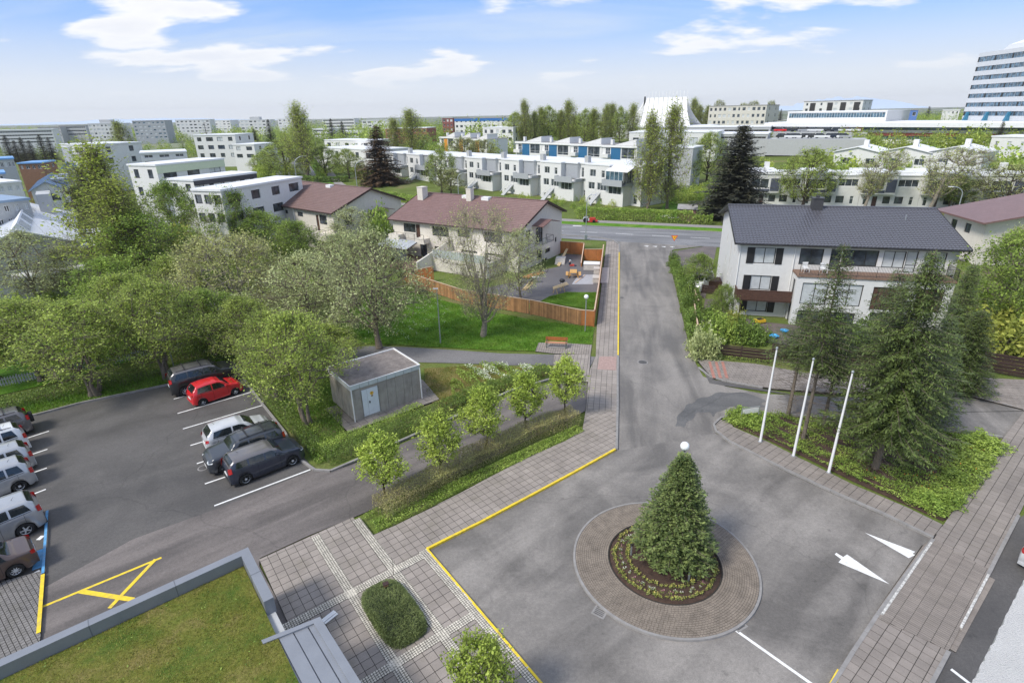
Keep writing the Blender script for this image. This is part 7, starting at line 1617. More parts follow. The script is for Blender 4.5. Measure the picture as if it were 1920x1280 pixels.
# clipped oval bush on the plaza
def oval():
 c = P(738, 1150, .1); ax = A_ANG; g = np.random.default_rng(50); n = 26000; a, b = 1.62, .86
 d = g.normal(size=(n, 3)); d[:, 2] = np.abs(d[:, 2])*.9; q = 4.0; L = (np.abs(d[:, 0])**q+np.abs(d[:, 1])**q+np.abs(d[:, 2])**q)**(1/q); d /= L[:, None]; r = .88+.14*g.random(n)
 x, y, z = d[:, 0]*a*r, d[:, 1]*b*r, d[:, 2]*.42*r; wob = 1+.05*np.sin(x*6)+.04*np.sin(y*9+x*4); z = z*wob
 X = x*cos(ax)-y*sin(ax); Y = x*sin(ax)+y*cos(ax); C = np.stack([X, Y, z], 1); N = np.stack([X*.7, Y*.7, z*1.6+.15], 1); N /= np.linalg.norm(N, axis=1)[:, None]; N = N+g.normal(size=(n, 3))*.55; N /= np.linalg.norm(N, axis=1)[:, None]
 o = thing('clipped_bush', 'clipped oval evergreen bush with a small bird table, on the paved plaza', 'bush', (c[0], c[1], .1))
 S = np.cross(N, g.normal(size=(n, 3))); S /= np.linalg.norm(S, axis=1)[:, None]; l = .085*g.uniform(.6, 1.4, n)[:, None]
 V = np.stack([C, C+N*l*.5+S*.009, C+N*l, C+N*l*.5-S*.009], 1).reshape(-1, 3)
 link('crown', npmesh('crown', V, np.arange(4*n).reshape(-1, 4), leafmat('juniper', (.07, .10, .035), (.20, .24, .09), vscale=1.6, trans=.1)), o)
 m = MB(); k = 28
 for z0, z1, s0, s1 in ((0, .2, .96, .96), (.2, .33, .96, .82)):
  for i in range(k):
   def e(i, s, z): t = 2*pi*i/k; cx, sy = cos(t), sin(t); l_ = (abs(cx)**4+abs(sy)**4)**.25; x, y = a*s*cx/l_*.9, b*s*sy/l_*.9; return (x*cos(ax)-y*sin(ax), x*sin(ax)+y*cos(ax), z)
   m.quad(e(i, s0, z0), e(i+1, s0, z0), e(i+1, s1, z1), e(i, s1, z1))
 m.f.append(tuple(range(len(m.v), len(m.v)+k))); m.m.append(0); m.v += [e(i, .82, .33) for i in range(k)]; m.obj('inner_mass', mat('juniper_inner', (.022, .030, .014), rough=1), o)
 p = P(724, 1100, .5); t = thing('bird_table', 'tiny wooden bird table with a dark roof on the oval bush', 'bird table', (p[0], p[1], .1), .4)
 q = MB(); q.box(-.015, .015, -.015, .015, 0, .48); q.obj('post', M_brownw, t); q = MB(); q.box(-.09, .09, -.07, .07, .48, .58); q.obj('box', mat('pine_wood', (.42, .24, .11), rough=.7), t); q = MB(); q.box(-.12, .12, -.1, .1, .58, .61); q.obj('roof', M_trimB, t)
 p = P(738, 1078, .1); s = thing('thin_tree', 'spindly leafless sapling at the head of the oval bush', 'sapling', (p[0], p[1], .1)); q = MB(); q.tube([(0, 0, 0), (.02, 0, .5), (0, .03, 1.0)], [.014, .01, .006], 5); q.tube([(.02, 0, .5), (.12, .05, .8)], [.008, .003], 4); q.tube([(.01, 0, .6), (-.1, .05, .85)], [.008, .003], 4); q.obj('trunk', M_barkd, s)
oval()
# bedding flowers in the round island
def bedding():
 g = random.Random(4); mats_ = [leafmat('bed_leaf', (.16, .22, .04), (.34, .38, .12)), mat('petal_yellow', (.72, .62, .18), rough=.6), mat('petal_white', (.78, .76, .74), rough=.6), mat('petal_pink', (.60, .25, .35), rough=.6)]
 protos = []
 for k in range(4):
  gg = np.random.default_rng(200+k); d = gg.normal(size=(46, 3)); d[:, 2] = abs(d[:, 2])*.6; V, F = leaves_arr(d*.045+np.array([0, 0, .03]), .055, gg, up=.4); d2 = gg.normal(size=(12, 3)); d2[:, 2] = abs(d2[:, 2])*.4; V2, F2 = leaves_arr(d2*.04+np.array([0, 0, .085]), .045, gg, up=2.5)
  protos.append(npmesh('bedding_plant', np.concatenate([V, V2]), np.concatenate([F, F2+len(V)]), [mats_[0], mats_[1+k % 3]], [0]*len(F)+[1]*len(F2)))
 i = 0
 for r, n, pr in ((2.18, 74, (0, 0, 3)), (1.93, 44, (1, 2)), (1.62, 52, (0, 3))):
  for k in range(n):
   a = 2*pi*(k+g.uniform(-.2, .2))/n; x, y = r*cos(a), r*sin(a); o = link('bedding_plant', protos[g.choice(pr)], None, (RC[0]+x+g.uniform(-.04, .04), RC[1]+y+g.uniform(-.04, .04), .12+.14*(1-(r/2.45)**3)), rz=g.uniform(0, 6), sc=g.uniform(.75, 1.25))
   sec = ['right', 'far right', 'far', 'far left', 'left', 'near left', 'near', 'near right'][int((a % (2*pi))/(2*pi)*8) % 8]
   tag(o, 'small %s bedding plant in the %s ring of the round flower bed, %s side' % ({0: 'yellow-green', 1: 'white', 2: 'pink', 3: 'yellow'}[protos.index(o.data)], {2.18: 'outer', 1.93: 'middle', 1.62: 'inner'}[r], sec), 'flower', 'bedding plants in the %s ring of the round bed' % {2.18: 'outer', 1.93: 'middle', 1.62: 'inner'}[r])
bedding()
# ------------------------------------------------------------------ cars
M_tyre = mat('tyre', (.018, .018, .018), rough=.9, var=.2)
M_rim = mat('rim_alloy', (.62, .63, .64), rough=.35, metal=.15, var=.05)
M_well = mat('wheel_well', (.008, .008, .008), rough=1)
M_cglass = glassmat('car_glass', (.012, .016, .018), rough=.04, var=.4)
M_ctrim = mat('car_trim', (.03, .03, .032), rough=.7)
M_tail = mat('tail_lamp', (.45, .012, .012), rough=.15, spec=.8, coat=.8)
M_head = mat('head_lamp', (.62, .66, .68), rough=.1, spec=.9, coat=1)
M_plate = mat('number_plate', (.75, .75, .74), rough=.5)
def paint(name, c, metal=.0): return mat(name, c, rough=.32, metal=metal, var=.03, coat=.9, fine=.0, dirt=((.10, .10, .10), .18))
def interp(pts, x):
 if x <= pts[0][0]: return pts[0][1]
 for (a, p), (b, q) in zip(pts, pts[1:]):
  if x <= b:
   t = (x-a)/(b-a); t = t*t*(3-2*t) if SM[0] else t; return p+(q-p)*t
 return pts[-1][1]
SM = [True]
KIND = {
 # x normalised: 0 rear bumper .. 1 front bumper.   top line, belt line, roof half width factor
 'hatch': dict(top=[(0, .52), (.025, .62), (.05, .80), (.13, .97), (.30, 1.0), (.50, .99), (.60, .92), (.76, .665), (.90, .60), (.97, .50), (1, .42)], belt=[(0, .50), (.05, .64), (.5, .60), (.76, .60), (.9, .55), (1, .40)], rwin=(.035, .115), wind=(.585, .745), side=(.09, .70), split=.40, wb=(.17, .82)),
 'suv': dict(top=[(0, .60), (.02, .72), (.045, .90), (.10, .985), (.30, 1.0), (.55, .985), (.62, .93), (.73, .72), (.90, .665), (.97, .58), (1, .46)], belt=[(0, .58), (.04, .68), (.5, .655), (.73, .655), (.92, .60), (1, .45)], rwin=(.03, .085), wind=(.60, .715), side=(.07, .67), split=.36, wb=(.18, .81)),
 'mpv': dict(top=[(0, .55), (.02, .66), (.05, .88), (.11, .98), (.30, 1.0), (.52, .99), (.62, .92), (.80, .655), (.92, .57), (.98, .47), (1, .42)], belt=[(0, .53), (.05, .62), (.5, .585), (.8, .585), (.93, .52), (1, .40)], rwin=(.035, .10), wind=(.60, .785), side=(.08, .74), split=.38, wb=(.18, .82)),
 'sedan': dict(top=[(0, .50), (.03, .64), (.12, .68), (.17, .72), (.30, .97), (.42, 1.0), (.55, .99), (.63, .90), (.75, .68), (.92, .60), (.98, .50), (1, .44)], belt=[(0, .48), (.05, .64), (.5, .62), (.75, .62), (.93, .56), (1, .42)], rwin=(.175, .29), wind=(.61, .74), side=(.20, .70), split=.45, wb=(.19, .81)),
}
def car_proto(kind, L, W, H, body, roofm=None, wheel_r=.32, spokes=7, rails=False, rim=None, clear=.17, cladding=False):
 """returns list of (name, mesh, parent index or None, location)"""
 K = KIND[kind]; N = 84; hw = W/2; out = []
 def half(x):      # plan taper
  e = abs(2*x-1); return hw*(1-.045*e**3-(.16 if x > .5 else .12)*max(0, (e-.80)/.20)**2.2)
 wx = K['wb']; zlo = clear
 def zbot(x):
  z = zlo+max(0, abs(x-.5)-.44)*1.2
  for w in wx:
   d = (x-w)*L; R = wheel_r*1.17
   if abs(d) < R: z = max(z, sqrt(R*R-d*d)+wheel_r*.98)
  return z
 def sect(x):
  b = interp(K['belt'], x)*H; t = interp(K['top'], x)*H; w = half(x); zb = zbot(x); t = max(t, b+.015); g = max(0, (t-b)/(H*.40)); g = min(1, g)
  ins = .02+.165*g*hw/.85
  zm = max(zb, zlo+(b-zlo)*.45)
  zz = [zb, max(zb, zlo+.10), zm, max(zm, b-.10), b, b+(t-b)*.80, t-.015*g-.004, t+.012*g, t+.018*g+.004]
  ww = [w*.955, w*.985, w, w*.985, w*.95, w*.95-ins*.85, w*.95-ins-.05, (w*.95-ins)*.55, 0]
  return list(zip(ww, zz))
 V = []; F = []; M = []
 xs = [i/N for i in range(N+1)]
 P_ = 9
 for x in xs:
  s = sect(x); bulge = 0
  for wy, z in s: V.append(((x-.5)*L, wy, z))
  for wy, z in reversed(s[:-1]): V.append(((x-.5)*L, -wy, z))
 R = 2*P_-1
 for i in range(N):
  for j in range(R-1):
   a = i*R+j; F.append((a, a+R, a+R+1, a+1)); jj = min(j, R-2-j); x = (xs[i]+xs[i+1])/2
   roof = roofm is not None and jj >= 5 and K['wind'][0]-.05 > x > K['rwin'][1]-.06 or (roofm is not None and jj >= 5 and interp(K['top'], x) > .9)
   M.append(1 if roof else (2 if cladding and jj == 0 else 0))
 for i in (0, N): F.append(tuple(i*R+j for j in (range(R) if i == 0 else reversed(range(R))))); M.append(0)
 # underbody
 o = len(V)
 mb = MB(); mb.v = V; mb.f = F; mb.m = M
 me = mb.mesh('body', [body, roofm or body, M_ctrim], smooth=True); out.append(('body', me, None, None))
 u = MB(); u.box(-.46*L, .46*L, -hw*.80, hw*.80, zlo+.02, zlo+.30);
 for w in wx:
  x = (w-.5)*L; u.box(x-wheel_r*1.25, x+wheel_r*1.25, -hw*.94, hw*.94, wheel_r*.9, wheel_r*2.0)
 out.append(('underbody', u.mesh('underbody', M_well), None, None))
 # panes on the surface
 def patch(fn, nu, nv, off=.007):
  V = []; F = []
  for i in range(nu+1):
   for j in range(nv+1): V.append(fn(i/nu, j/nv))
  c = [Vector(v) for v in V]
  for i in range(nu):
   for j in range(nv): a = i*(nv+1)+j; F.append((a, a+nv+1, a+nv+2, a+1))
  m = MB(); m.v = [tuple(v) for v in c]; m.f = F; m.m = [0]*len(F); return m
 def side_pt(x, t, sgn, off=.008):      # t 0 at the belt, 1 at the roof edge
  s = sect(x); (w4, z4), (w5, z5), (w6, z6) = s[4], s[5], s[6]
  if t < .8: k = t/.8; w, z = w4+(w5-w4)*k, z4+(z5-z4)*k
  else: k = (t-.8)/.2; w, z = w5+(w6-w5)*k, z5+(z6-z5)*k
  return ((x-.5)*L, sgn*(w+off), z+off*.3)
 def top_pt(x, q, off=.009):            # q -1..1 across
  s = sect(x); pts = s[6:]; a = abs(q); w6 = pts[0][0]; y = a*w6
  z = interp_lin([(0, pts[2][1]), (pts[1][0], pts[1][1]), (w6, pts[0][1])], y); return ((x-.5)*L, (1 if q >= 0 else -1)*y, z+off)
 def interp_lin(p, x):
  for (a, u_), (b, v_) in zip(p, p[1:]):
   if x <= b: return u_+(v_-u_)*(x-a)/max(1e-6, b-a)
  return p[-1][1]
 def trap(x0, x1, x2, x3, t0, t1, sgn): return lambda a, b: side_pt((x0+(x1-x0)*a)*(1-b)+(x2+(x3-x2)*a)*b, t0+(t1-t0)*b, sgn)
 s0, s1 = K['side']; sp = K['split']; slope_f = (K['wind'][1]-K['wind'][0])*.80; slope_r = .05
 for sg in (1, -1):
  g = [trap(s0+.02, sp-.012, s0+slope_r, sp-.012, .10, .80, sg), trap(sp+.012, s1, sp+.012, s1-slope_f, .10, .80, sg)]
  if kind in ('suv', 'mpv'): g = [trap(s0+.01, .245, s0+slope_r, .245, .12, .80, sg), trap(.265, sp+.10, .265, sp+.10, .10, .80, sg), trap(sp+.12, s1+.01, sp+.12, s1-slope_f, .10, .80, sg)]
  for k, f in enumerate(g): out.append(('side_window', patch(f, 8, 5).mesh('side_window', M_cglass, smooth=True), None, None))
  out.append(('side_trim', patch(lambda a, b: (lambda p: (p[0], p[1]+sg*.004, p[2]))(side_pt(s0+.01+(s1+.01-s0)*a, -.0+.05*b, sg)), 12, 1).mesh('side_trim', M_ctrim), None, None))
 a, b = K['wind']; out.append(('windscreen', patch(lambda p, q: top_pt(a+.012+(b-a-.015)*p, (2*q-1)*(.86+.12*p)), 8, 8).mesh('windscreen', M_cglass, smooth=True), None, None))
 a2, b2 = K['rwin']; out.append(('rear_window', patch(lambda p, q: top_pt(a2+(b2-a2)*p, (2*q-1)*.88), 6, 8).mesh('rear_window', M_cglass, smooth=True), None, None))
 # lamps
 zb_, zh = interp(K['belt'], .04)*H, interp(K['belt'], .95)*H
 for sg in (1, -1):
  m = MB(); y = half(.02)*.93; big = kind in ('suv', 'mpv'); zt = zb_+(.16 if big else .02); h = .34 if big else .2
  m.add([((.0-.5)*L-.012, sg*(y-.16), zt-h), ((.0-.5)*L-.012, sg*(y-.03), zt-h), ((.0-.5)*L-.012+.06, sg*(y+.035), zt-h+.02), ((.0-.5)*L-.008+.02, sg*(y-.16), zt), ((.0-.5)*L+.02, sg*(y-.06), zt), ((.0-.5)*L+.17, sg*(half(.045)*.945 if not big else half(.045)*.93), zt+.01), ((0-.5)*L+.16, sg*(half(.04)+.006), zt-h+.06)], [(0, 1, 4, 3), (1, 2, 5, 4), (2, 6, 5)] if sg < 0 else [(3, 4, 1, 0), (4, 5, 2, 1), (5, 6, 2)])
  out.append(('tail_lamp', m.mesh('tail_lamp', M_tail), None, None))
  x0 = .965; m = MB(); X = (x0-.5)*L; w0, w1 = half(.945), half(.985); z0 = zh-.07
  m.add([((.985-.5)*L+.05, sg*(w1*.60), z0-.02), ((.985-.5)*L+.035, sg*(w1*.90), z0-.03), ((.95-.5)*L, sg*(w0+.012), z0), ((.93-.5)*L, sg*(half(.93)*.93), z0+.10), ((.972-.5)*L+.03, sg*(w1*.62), z0+.09)], [(0, 1, 4), (1, 3, 4), (1, 2, 3)] if sg > 0 else [(4, 1, 0), (4, 3, 1), (3, 2, 1)])
  out.append(('headlight', m.mesh('headlight', M_head), None, None))
  m = MB(); xm = K['side'][1]-.045; p = side_pt(xm, .12, sg); m.box(p[0]-.05, p[0]+.06, min(p[1], p[1]+sg*.2), max(p[1], p[1]+sg*.2), p[2]+.0, p[2]+.14); out.append(('wing_mirror', m.mesh('wing_mirror', body), None, None))
  for xh in ((sp-.09), (sp+.13)):
   p = side_pt(xh, -.0, sg); m = MB(); m.box(p[0]-.09, p[0]+.09, min(p[1]-sg*.01, p[1]+sg*.03), max(p[1]-sg*.01, p[1]+sg*.03), p[2]-.10, p[2]-.07); out.append(('door_handle', m.mesh('door_handle', body), None, None))
  for xh in (sp, K['side'][1]-.015, K['side'][0]+.08):
   m = MB(); q = sect(xh); X = (xh-.5)*L; pr = [(q[1][0]+.003, zlo+.14), (q[2][0]+.003, zlo+(interp(K['belt'], xh)*H-zlo)*.45), (q[3][0]+.004, q[3][1]), (q[4][0]+.004, q[4][1])]
   for (w1_, z1_), (w2_, z2_) in zip(pr, pr[1:]): m.quad((X-.006, sg*w1_, z1_), (X+.006, sg*w1_, z1_), (X+.006, sg*w2_, z2_), (X-.006, sg*w2_, z2_))
   out.append(('door_seam', m.mesh('door_seam', M_well), None, None))
 m = MB(); m.box(-.5*L-.02, -.5*L+.01, -.26, .26, zlo+(zb_-zlo)*.42, zlo+(zb_-zlo)*.42+.12); out.append(('number_plate', m.mesh('number_plate', M_plate), None, None))
 m = MB(); m.box(.5*L-.01, .5*L+.02, -.26, .26, .36, .48); out.append(('number_plate', m.mesh('number_plate', M_plate), None, None))
 m = MB(); m.box(.5*L-.012, .5*L+.012, -hw*.62, hw*.62, .50, .50+.13); out.append(('grille', m.mesh('grille', M_ctrim), None, None))
 m = MB(); m.box(-.5*L-.03, -.5*L+.05, -hw*.82, hw*.82, zlo+.03, zlo+.16); out.append(('rear_bumper_trim', m.mesh('rear_bumper_trim', M_ctrim if cladding or kind == 'suv' else body), None, None))
 m = MB(); m.tube([(-.30*L, .12, H*.99), (-.33*L, .12, H*.99+.16)], [.012, .004], 5); out.append(('aerial', m.mesh('aerial', M_ctrim), None, None))
 if rails:
  for sg in (1, -1): m = MB(); m.tube([((x-.5)*L, sg*(sect(x)[6][0]-.03), sect(x)[6][1]+.055) for x in (.12, .2, .35, .5, .58)], .022, 5); out.append(('roof_rail', m.mesh('roof_rail', M_ctrim), None, None))
  for x in (.24, .46): m = MB(); m.box((x-.5)*L-.03, (x-.5)*L+.03, -sect(x)[6][0], sect(x)[6][0], H+.05, H+.085); out.append(('roof_bar', m.mesh('roof_bar', M_ctrim), None, None))
 # wheels
 t = MB(); w = .21; R_ = wheel_r; t.lathe([(R_*.62, -w/2), (R_*.9, -w/2), (R_, -w*.32), (R_, w*.32), (R_*.9, w/2), (R_*.62, w/2)], 28, axis='Y'); tm = t.mesh('tyre', M_tyre, smooth=True)
 r = MB(); r.lathe([(R_*.64, w*.42), (R_*.60, w*.30), (R_*.58, w*.1), (.0, w*.1)], 24, axis='Y', m=1); r.lathe([(R_*.66, w*.44), (R_*.59, w*.36)], 24, axis='Y')
 for k in range(spokes):
  a = 2*pi*k/spokes; wd = .045 if spokes > 5 else .07
  r.add([(cos(a)*.05-sin(a)*wd/2, w*.40, sin(a)*.05+cos(a)*wd/2), (cos(a)*.05+sin(a)*wd/2, w*.40, sin(a)*.05-cos(a)*wd/2), (cos(a)*R_*.62+sin(a)*wd*.4, w*.36, sin(a)*R_*.62-cos(a)*wd*.4), (cos(a)*R_*.62-sin(a)*wd*.4, w*.36, sin(a)*R_*.62+cos(a)*wd*.4)], [(0, 1, 2, 3), (3, 2, 1, 0)])
 r.lathe([(.07, w*.41), (.0, w*.43)], 12, axis='Y'); rm = r.mesh('rim', [rim or M_rim, M_ctrim])
 for xw in wx:
  for sg in (1, -1): out.append(('wheel', (tm, rm), None, ((xw-.5)*L, sg*(half(xw)-w/2-.015), R_, sg)))
 return out
def build_car(proto, label, loc, rz, group=None, cat_='car', name='parked_car'):
 o = thing(name, label, cat_, loc, rz, group)
 for nm, me, par, l in proto:
  if nm == 'wheel':
   c = link('wheel', me[0], o, l[:3], rz=0 if l[3] > 0 else pi); c.name = 'wheel'; link('rim', me[1], c)
  else: link(nm, me, o)
 return o
PT_silver = paint('paint_silver', (.46, .47, .48), .5); PT_white = paint('paint_white', (.72, .73, .73)); PT_red = paint('paint_red', (.62, .012, .018)); PT_navy = paint('paint_navy', (.020, .028, .050), .2)
PT_grey = paint('paint_dark_grey', (.045, .052, .062), .3); PT_black = paint('paint_black', (.022, .024, .026)); PT_brown = paint('paint_brown', (.11, .075, .065), .4); PT_roofg = paint('paint_roof_grey', (.16, .15, .15), .3); PT_gw = paint('paint_pearl', (.60, .61, .62), .2)
CP = {}
def cars():
 sd_ = P(582, 880)[0]-P(402, 948)[0], P(582, 880)[1]-P(402, 948)[1]; hd = atan2(sd_[1], sd_[0])
 def stall(a, b, back, L): m = ((P(*a)[0]+P(*b)[0])/2, (P(*a)[1]+P(*b)[1])/2); d = back+L/2; return (m[0]+cos(hd)*d, m[1]+sin(hd)*d, .004)
 CP['navy'] = car_proto('suv', 4.12, 1.80, 1.56, PT_navy, PT_roofg, .33, 5, cladding=True)
 rw, fw = P(463, 908), P(553, 872); h = atan2(fw[1]-rw[1], fw[0]-rw[0]); c = ((rw[0]+fw[0])/2-sin(h)*.86, (rw[1]+fw[1])/2+cos(h)*.86, .004)
 build_car(CP['navy'], 'navy blue crossover with a grey roof, nearest in the right-hand bays', c, h)
 CP['grey'] = car_proto('suv', 4.34, 1.82, 1.66, PT_grey, None, .35, 5, rails=True, cladding=True); build_car(CP['grey'], 'dark grey off-roader with roof bars, bonnet towards the lot, beside the navy car', stall((369, 869), (384, 907), .35, 4.34), hd+pi+.03)
 CP['yaris'] = car_proto('hatch', 3.85, 1.69, 1.52, PT_gw, None, .30, 8); build_car(CP['yaris'], 'small silver-white hatchback behind the dark grey off-roader', stall((357, 835), (369, 869), .75, 3.75), hd+.02)
 CP['red'] = car_proto('hatch', 3.42, 1.62, 1.47, PT_red, None, .28, 7)
 rw, fw = P(380, 761), P(446, 739); h = atan2(fw[1]-rw[1], fw[0]-rw[0]); c = ((rw[0]+fw[0])/2-sin(h)*.76, (rw[1]+fw[1])/2+cos(h)*.76, .004); build_car(CP['red'], 'small bright red hatchback in the second bay', c, h)
 CP['disco'] = car_proto('suv', 4.84, 1.95, 1.89, PT_black, PT_roofg, .38, 9, rails=True, clear=.24, cladding=True)
 rw = P(352, 741); h = hd+.02; c = (rw[0]+cos(h)*1.5-sin(h)*.9, rw[1]+sin(h)*1.5+cos(h)*.9, .004); build_car(CP['disco'], 'big boxy black off-roader in the top bay, behind the red hatchback', c, h)
 # left row, bonnets to the left
 a, b = P(92, 808), P(-70, 860); lh = atan2(b[1]-a[1], b[0]-a[0])
 def lst(p0, p1, L, inn=.25): m = ((p0[0]+p1[0])/2, (p0[1]+p1[1])/2); d = inn+L/2; return (m[0]+cos(lh)*d, m[1]+sin(lh)*d, .004)
 e = [P(95, 778), P(92, 808), P(89, 842), P(88, 877), P(86, 917), P(84, 962)]
 CP['crv'] = car_proto('suv', 4.5, 1.80, 1.68, PT_roofg, None, .34, 5, rails=True, cladding=True); k = build_car(CP['crv'], 'dark grey estate with a spare wheel on its tailgate, farthest in the left row', lst(e[0], e[1], 4.5, .9), lh)
 s = MB(); s.lathe([(.34, -.11), (.36, 0), (.34, .11), (0, .12)], 24); sp = s.mesh('spare_wheel', M_tyre, smooth=True); q = link('spare_wheel', sp, k, (-2.36, 0, .85)); q.rotation_euler = (0, -pi/2, 0)
 CP['van'] = car_proto('mpv', 4.3, 1.76, 1.80, PT_white, None, .31, 6, rails=True); build_car(CP['van'], 'tall white van-like car, second in the left row', lst(e[1], e[2], 4.3, .9), lh)
 CP['wagon'] = car_proto('mpv', 4.35, 1.80, 1.62, PT_silver, None, .31, 6); build_car(CP['wagon'], 'silver people carrier with high round tail lamps, third in the left row', lst(e[2], e[3], 4.35, .55), lh)
 CP['mini'] = car_proto('mpv', 4.3, 1.78, 1.62, PT_silver, None, .32, 6); rw = P(41, 920); build_car(CP['mini'], 'silver people carrier with five-spoke wheels, fourth in the left row', (rw[0]+cos(lh)*1.38+sin(lh)*.82, rw[1]+sin(lh)*1.38-cos(lh)*.82, .004), lh)
 CP['sorento'] = car_proto('suv', 4.6, 1.88, 1.76, PT_silver, None, .36, 5, clear=.22); rw = P(52, 1004); build_car(CP['sorento'], 'silver off-roader with a black rear window at the blue marked bay', (rw[0]+cos(lh)*1.45+sin(lh)*.86, rw[1]+sin(lh)*1.45-cos(lh)*.86, .004), lh)
 CP['brown'] = car_proto('sedan', 4.4, 1.70, 1.46, PT_brown, None, .31, 9); rw = P(32, 1084); build_car(CP['brown'], 'brown saloon car at the lower left edge', (rw[0]+cos(lh)*1.3+sin(lh)*.78, rw[1]+sin(lh)*1.3-cos(lh)*.78, .11), lh)
 # others
 p = P(1912, 1062); rh = RP_ANG-.12; build_car(CP['yaris'], 'silver car just entering the right edge of the photo', (p[0]+1.9, p[1]+.2, .004), rh+radians(-8))
 p = P(1312, 540); build_car(CP['van'], 'white car half hidden by a green tree in the driveway off the street', (p[0], p[1], 0), S_ANG+pi-.5)
 p = PT(1262, 360); build_car(CP['disco'], 'black off-roader parked between the poplars and the dark spruce', p, radians(-15)); p = PT(1240, 356); build_car(CP['van'], 'white car behind the poplars beside the black off-roader', p, radians(-20))
 p = PT(490, 302); build_car(CP['navy'], 'dark blue car parked on the far road on the left', p, radians(20)); p = PT(449, 306); build_car(CP['grey'], 'dark car parked on the far road near the layered spruce', p, radians(20))
 # far car parks: body and roof only
 cols = [PT_white, PT_black, PT_silver, PT_red, PT_navy]; protos = []
 for c in cols:
  m = MB(); m.prism([(-2.1, -.85), (2.1, -.85), (2.2, 0), (2.1, .85), (-2.1, .85)], .3, .85); m.add([(-1.9, -.8, .85), (1.2, -.8, .85), (1.2, .8, .85), (-1.9, .8, .85), (-1.5, -.66, 1.45), (.4, -.66, 1.45), (.4, .66, 1.45), (-1.5, .66, 1.45)], [(4, 5, 6, 7)]); body = m.mesh('body', c)
  g = MB(); g.add([(-1.88, -.78, .85), (1.18, -.78, .85), (1.18, .78, .85), (-1.88, .78, .85), (-1.5, -.65, 1.44), (.4, -.65, 1.44), (.4, .65, 1.44), (-1.5, .65, 1.44)], [(0, 1, 5, 4), (1, 2, 6, 5), (2, 3, 7, 6), (3, 0, 4, 7)]); w = MB()
  for x in (-1.3, 1.35):
   for y in (-.75, .75): w.lathe([(.3, -.1), (.3, .1), (0, .1)], 10, c=(x, y, .3), axis='Y')
  protos.append((body, g.mesh('windows', M_cglass), w.mesh('wheels', M_tyre)))
 names = ['white', 'black', 'silver', 'red', 'dark blue']; rr = random.Random(9); n = 0
 for u0, u1, v, d in ((1462, 1600, 247, 236), (1466, 1590, 259, 214)):
  for u in np.arange(u0, u1, 15):
   k = rr.randrange(5); k = 0 if k == 3 and n > 2 else k; x, y, z = RD(u+rr.uniform(-3, 3), v, d); o = thing('parked_car', '%s car in the %s row outside the shopping centre, number %s from the left' % (names[k], 'upper' if v < 250 else 'lower', ['one', 'two', 'three', 'four', 'five', 'six', 'seven', 'eight', 'nine', 'ten', 'eleven'][int((u-u0)/15)]), 'car', (x, y, z), radians(-25)+rr.uniform(-.1, .1), 'cars parked outside the shopping centre')
   for nm, me in zip(('body', 'windows', 'wheels'), protos[k]): link(nm, me, o)
   n += 1
 # the deck they stand on
 for v, d in ((247, 236), (259, 214)):
  a, b = RD(1440, v+1, d), RD(1625, v+1, d); s_ = MB(); dx, dy = -(b[1]-a[1]), b[0]-a[0]; l = hypot(dx, dy); dx, dy = dx/l*7, dy/l*7; s_.prism([(a[0]-dx*.6, a[1]-dy*.6), (b[0]-dx*.6, b[1]-dy*.6), (b[0]+dx, b[1]+dy), (a[0]+dx, a[1]+dy)], a[2]-5, (a[2]+b[2])/2-.02); s_.obj('parking_terrace', M_wgrey, kind='structure')
cars()
# ------------------------------------------------------------------ street furniture
M_globe = mat('globe_white', (.85, .86, .86), rough=.25, var=.0, fine=0, spec=.6)
M_pole = mat('pole_grey', (.36, .39, .40), rough=.5, metal=.4, var=.06)
M_wpole = mat('pole_white', (.80, .80, .80), rough=.35, var=.03)
def flagpole(u, v, vt, ut, label):
 p = P(u, v); H = 6.1; o = thing('flagpole', label, 'flagpole', (p[0], p[1], .08), 0, 'white flagpoles on the planted island'); q = MB(); q.tube([(0, 0, 0), (0, 0, H*.5), (0, 0, H)], [.075, .06, .04], 12); q.obj('pole', M_wpole, o)
 q = MB(); q.lathe([(.0, H+.16), (.05, H+.13), (.075, H+.07), (.06, H+.01), (.045, H-.02)], 12); q.obj('finial', M_pole, o); q = MB(); q.lathe([(.13, 0), (.13, .03), (.08, .05)], 12); q.obj('base_plate', M_metal, o); q = MB(); q.box(.06, .10, -.02, .02, 1.0, 1.14); q.obj('cleat', M_metal, o)
 q = MB(); q.tube([(.085, 0, 1.05), (.08, 0, H*.5), (.05, 0, H-.02)], .004, 4); q.obj('halyard', M_fwhite, o)
flagpole(1425, 830, 0, 0, 'left white flagpole, beside the small white sign'); flagpole(1487, 857, 0, 0, 'middle white flagpole of the three'); flagpole(1553, 888, 0, 0, 'right white flagpole, nearest the camera')
def globe_lamp(x, y, H, label, r=.2):
 o = thing('globe_lamp', label, 'street lamp', (x, y, 0)); q = MB(); q.tube([(0, 0, 0), (0, 0, H-r*1.6)], [.05, .042], 10); q.obj('post', M_pole, o); q = MB(); q.lathe([(r*sin(pi*i/14), H-r-r*cos(pi*i/14)*1.0) for i in range(15)], 22); q.obj('globe', M_globe, o, smooth=True); q = MB(); q.lathe([(.07, H-2.15*r), (.09, H-1.95*r)], 14); q.obj('collar', M_pole, o)
p = P(1097, 621); globe_lamp(p[0], p[1], 3.55, 'white globe street lamp beside the wooden fence and the pavement', .21)
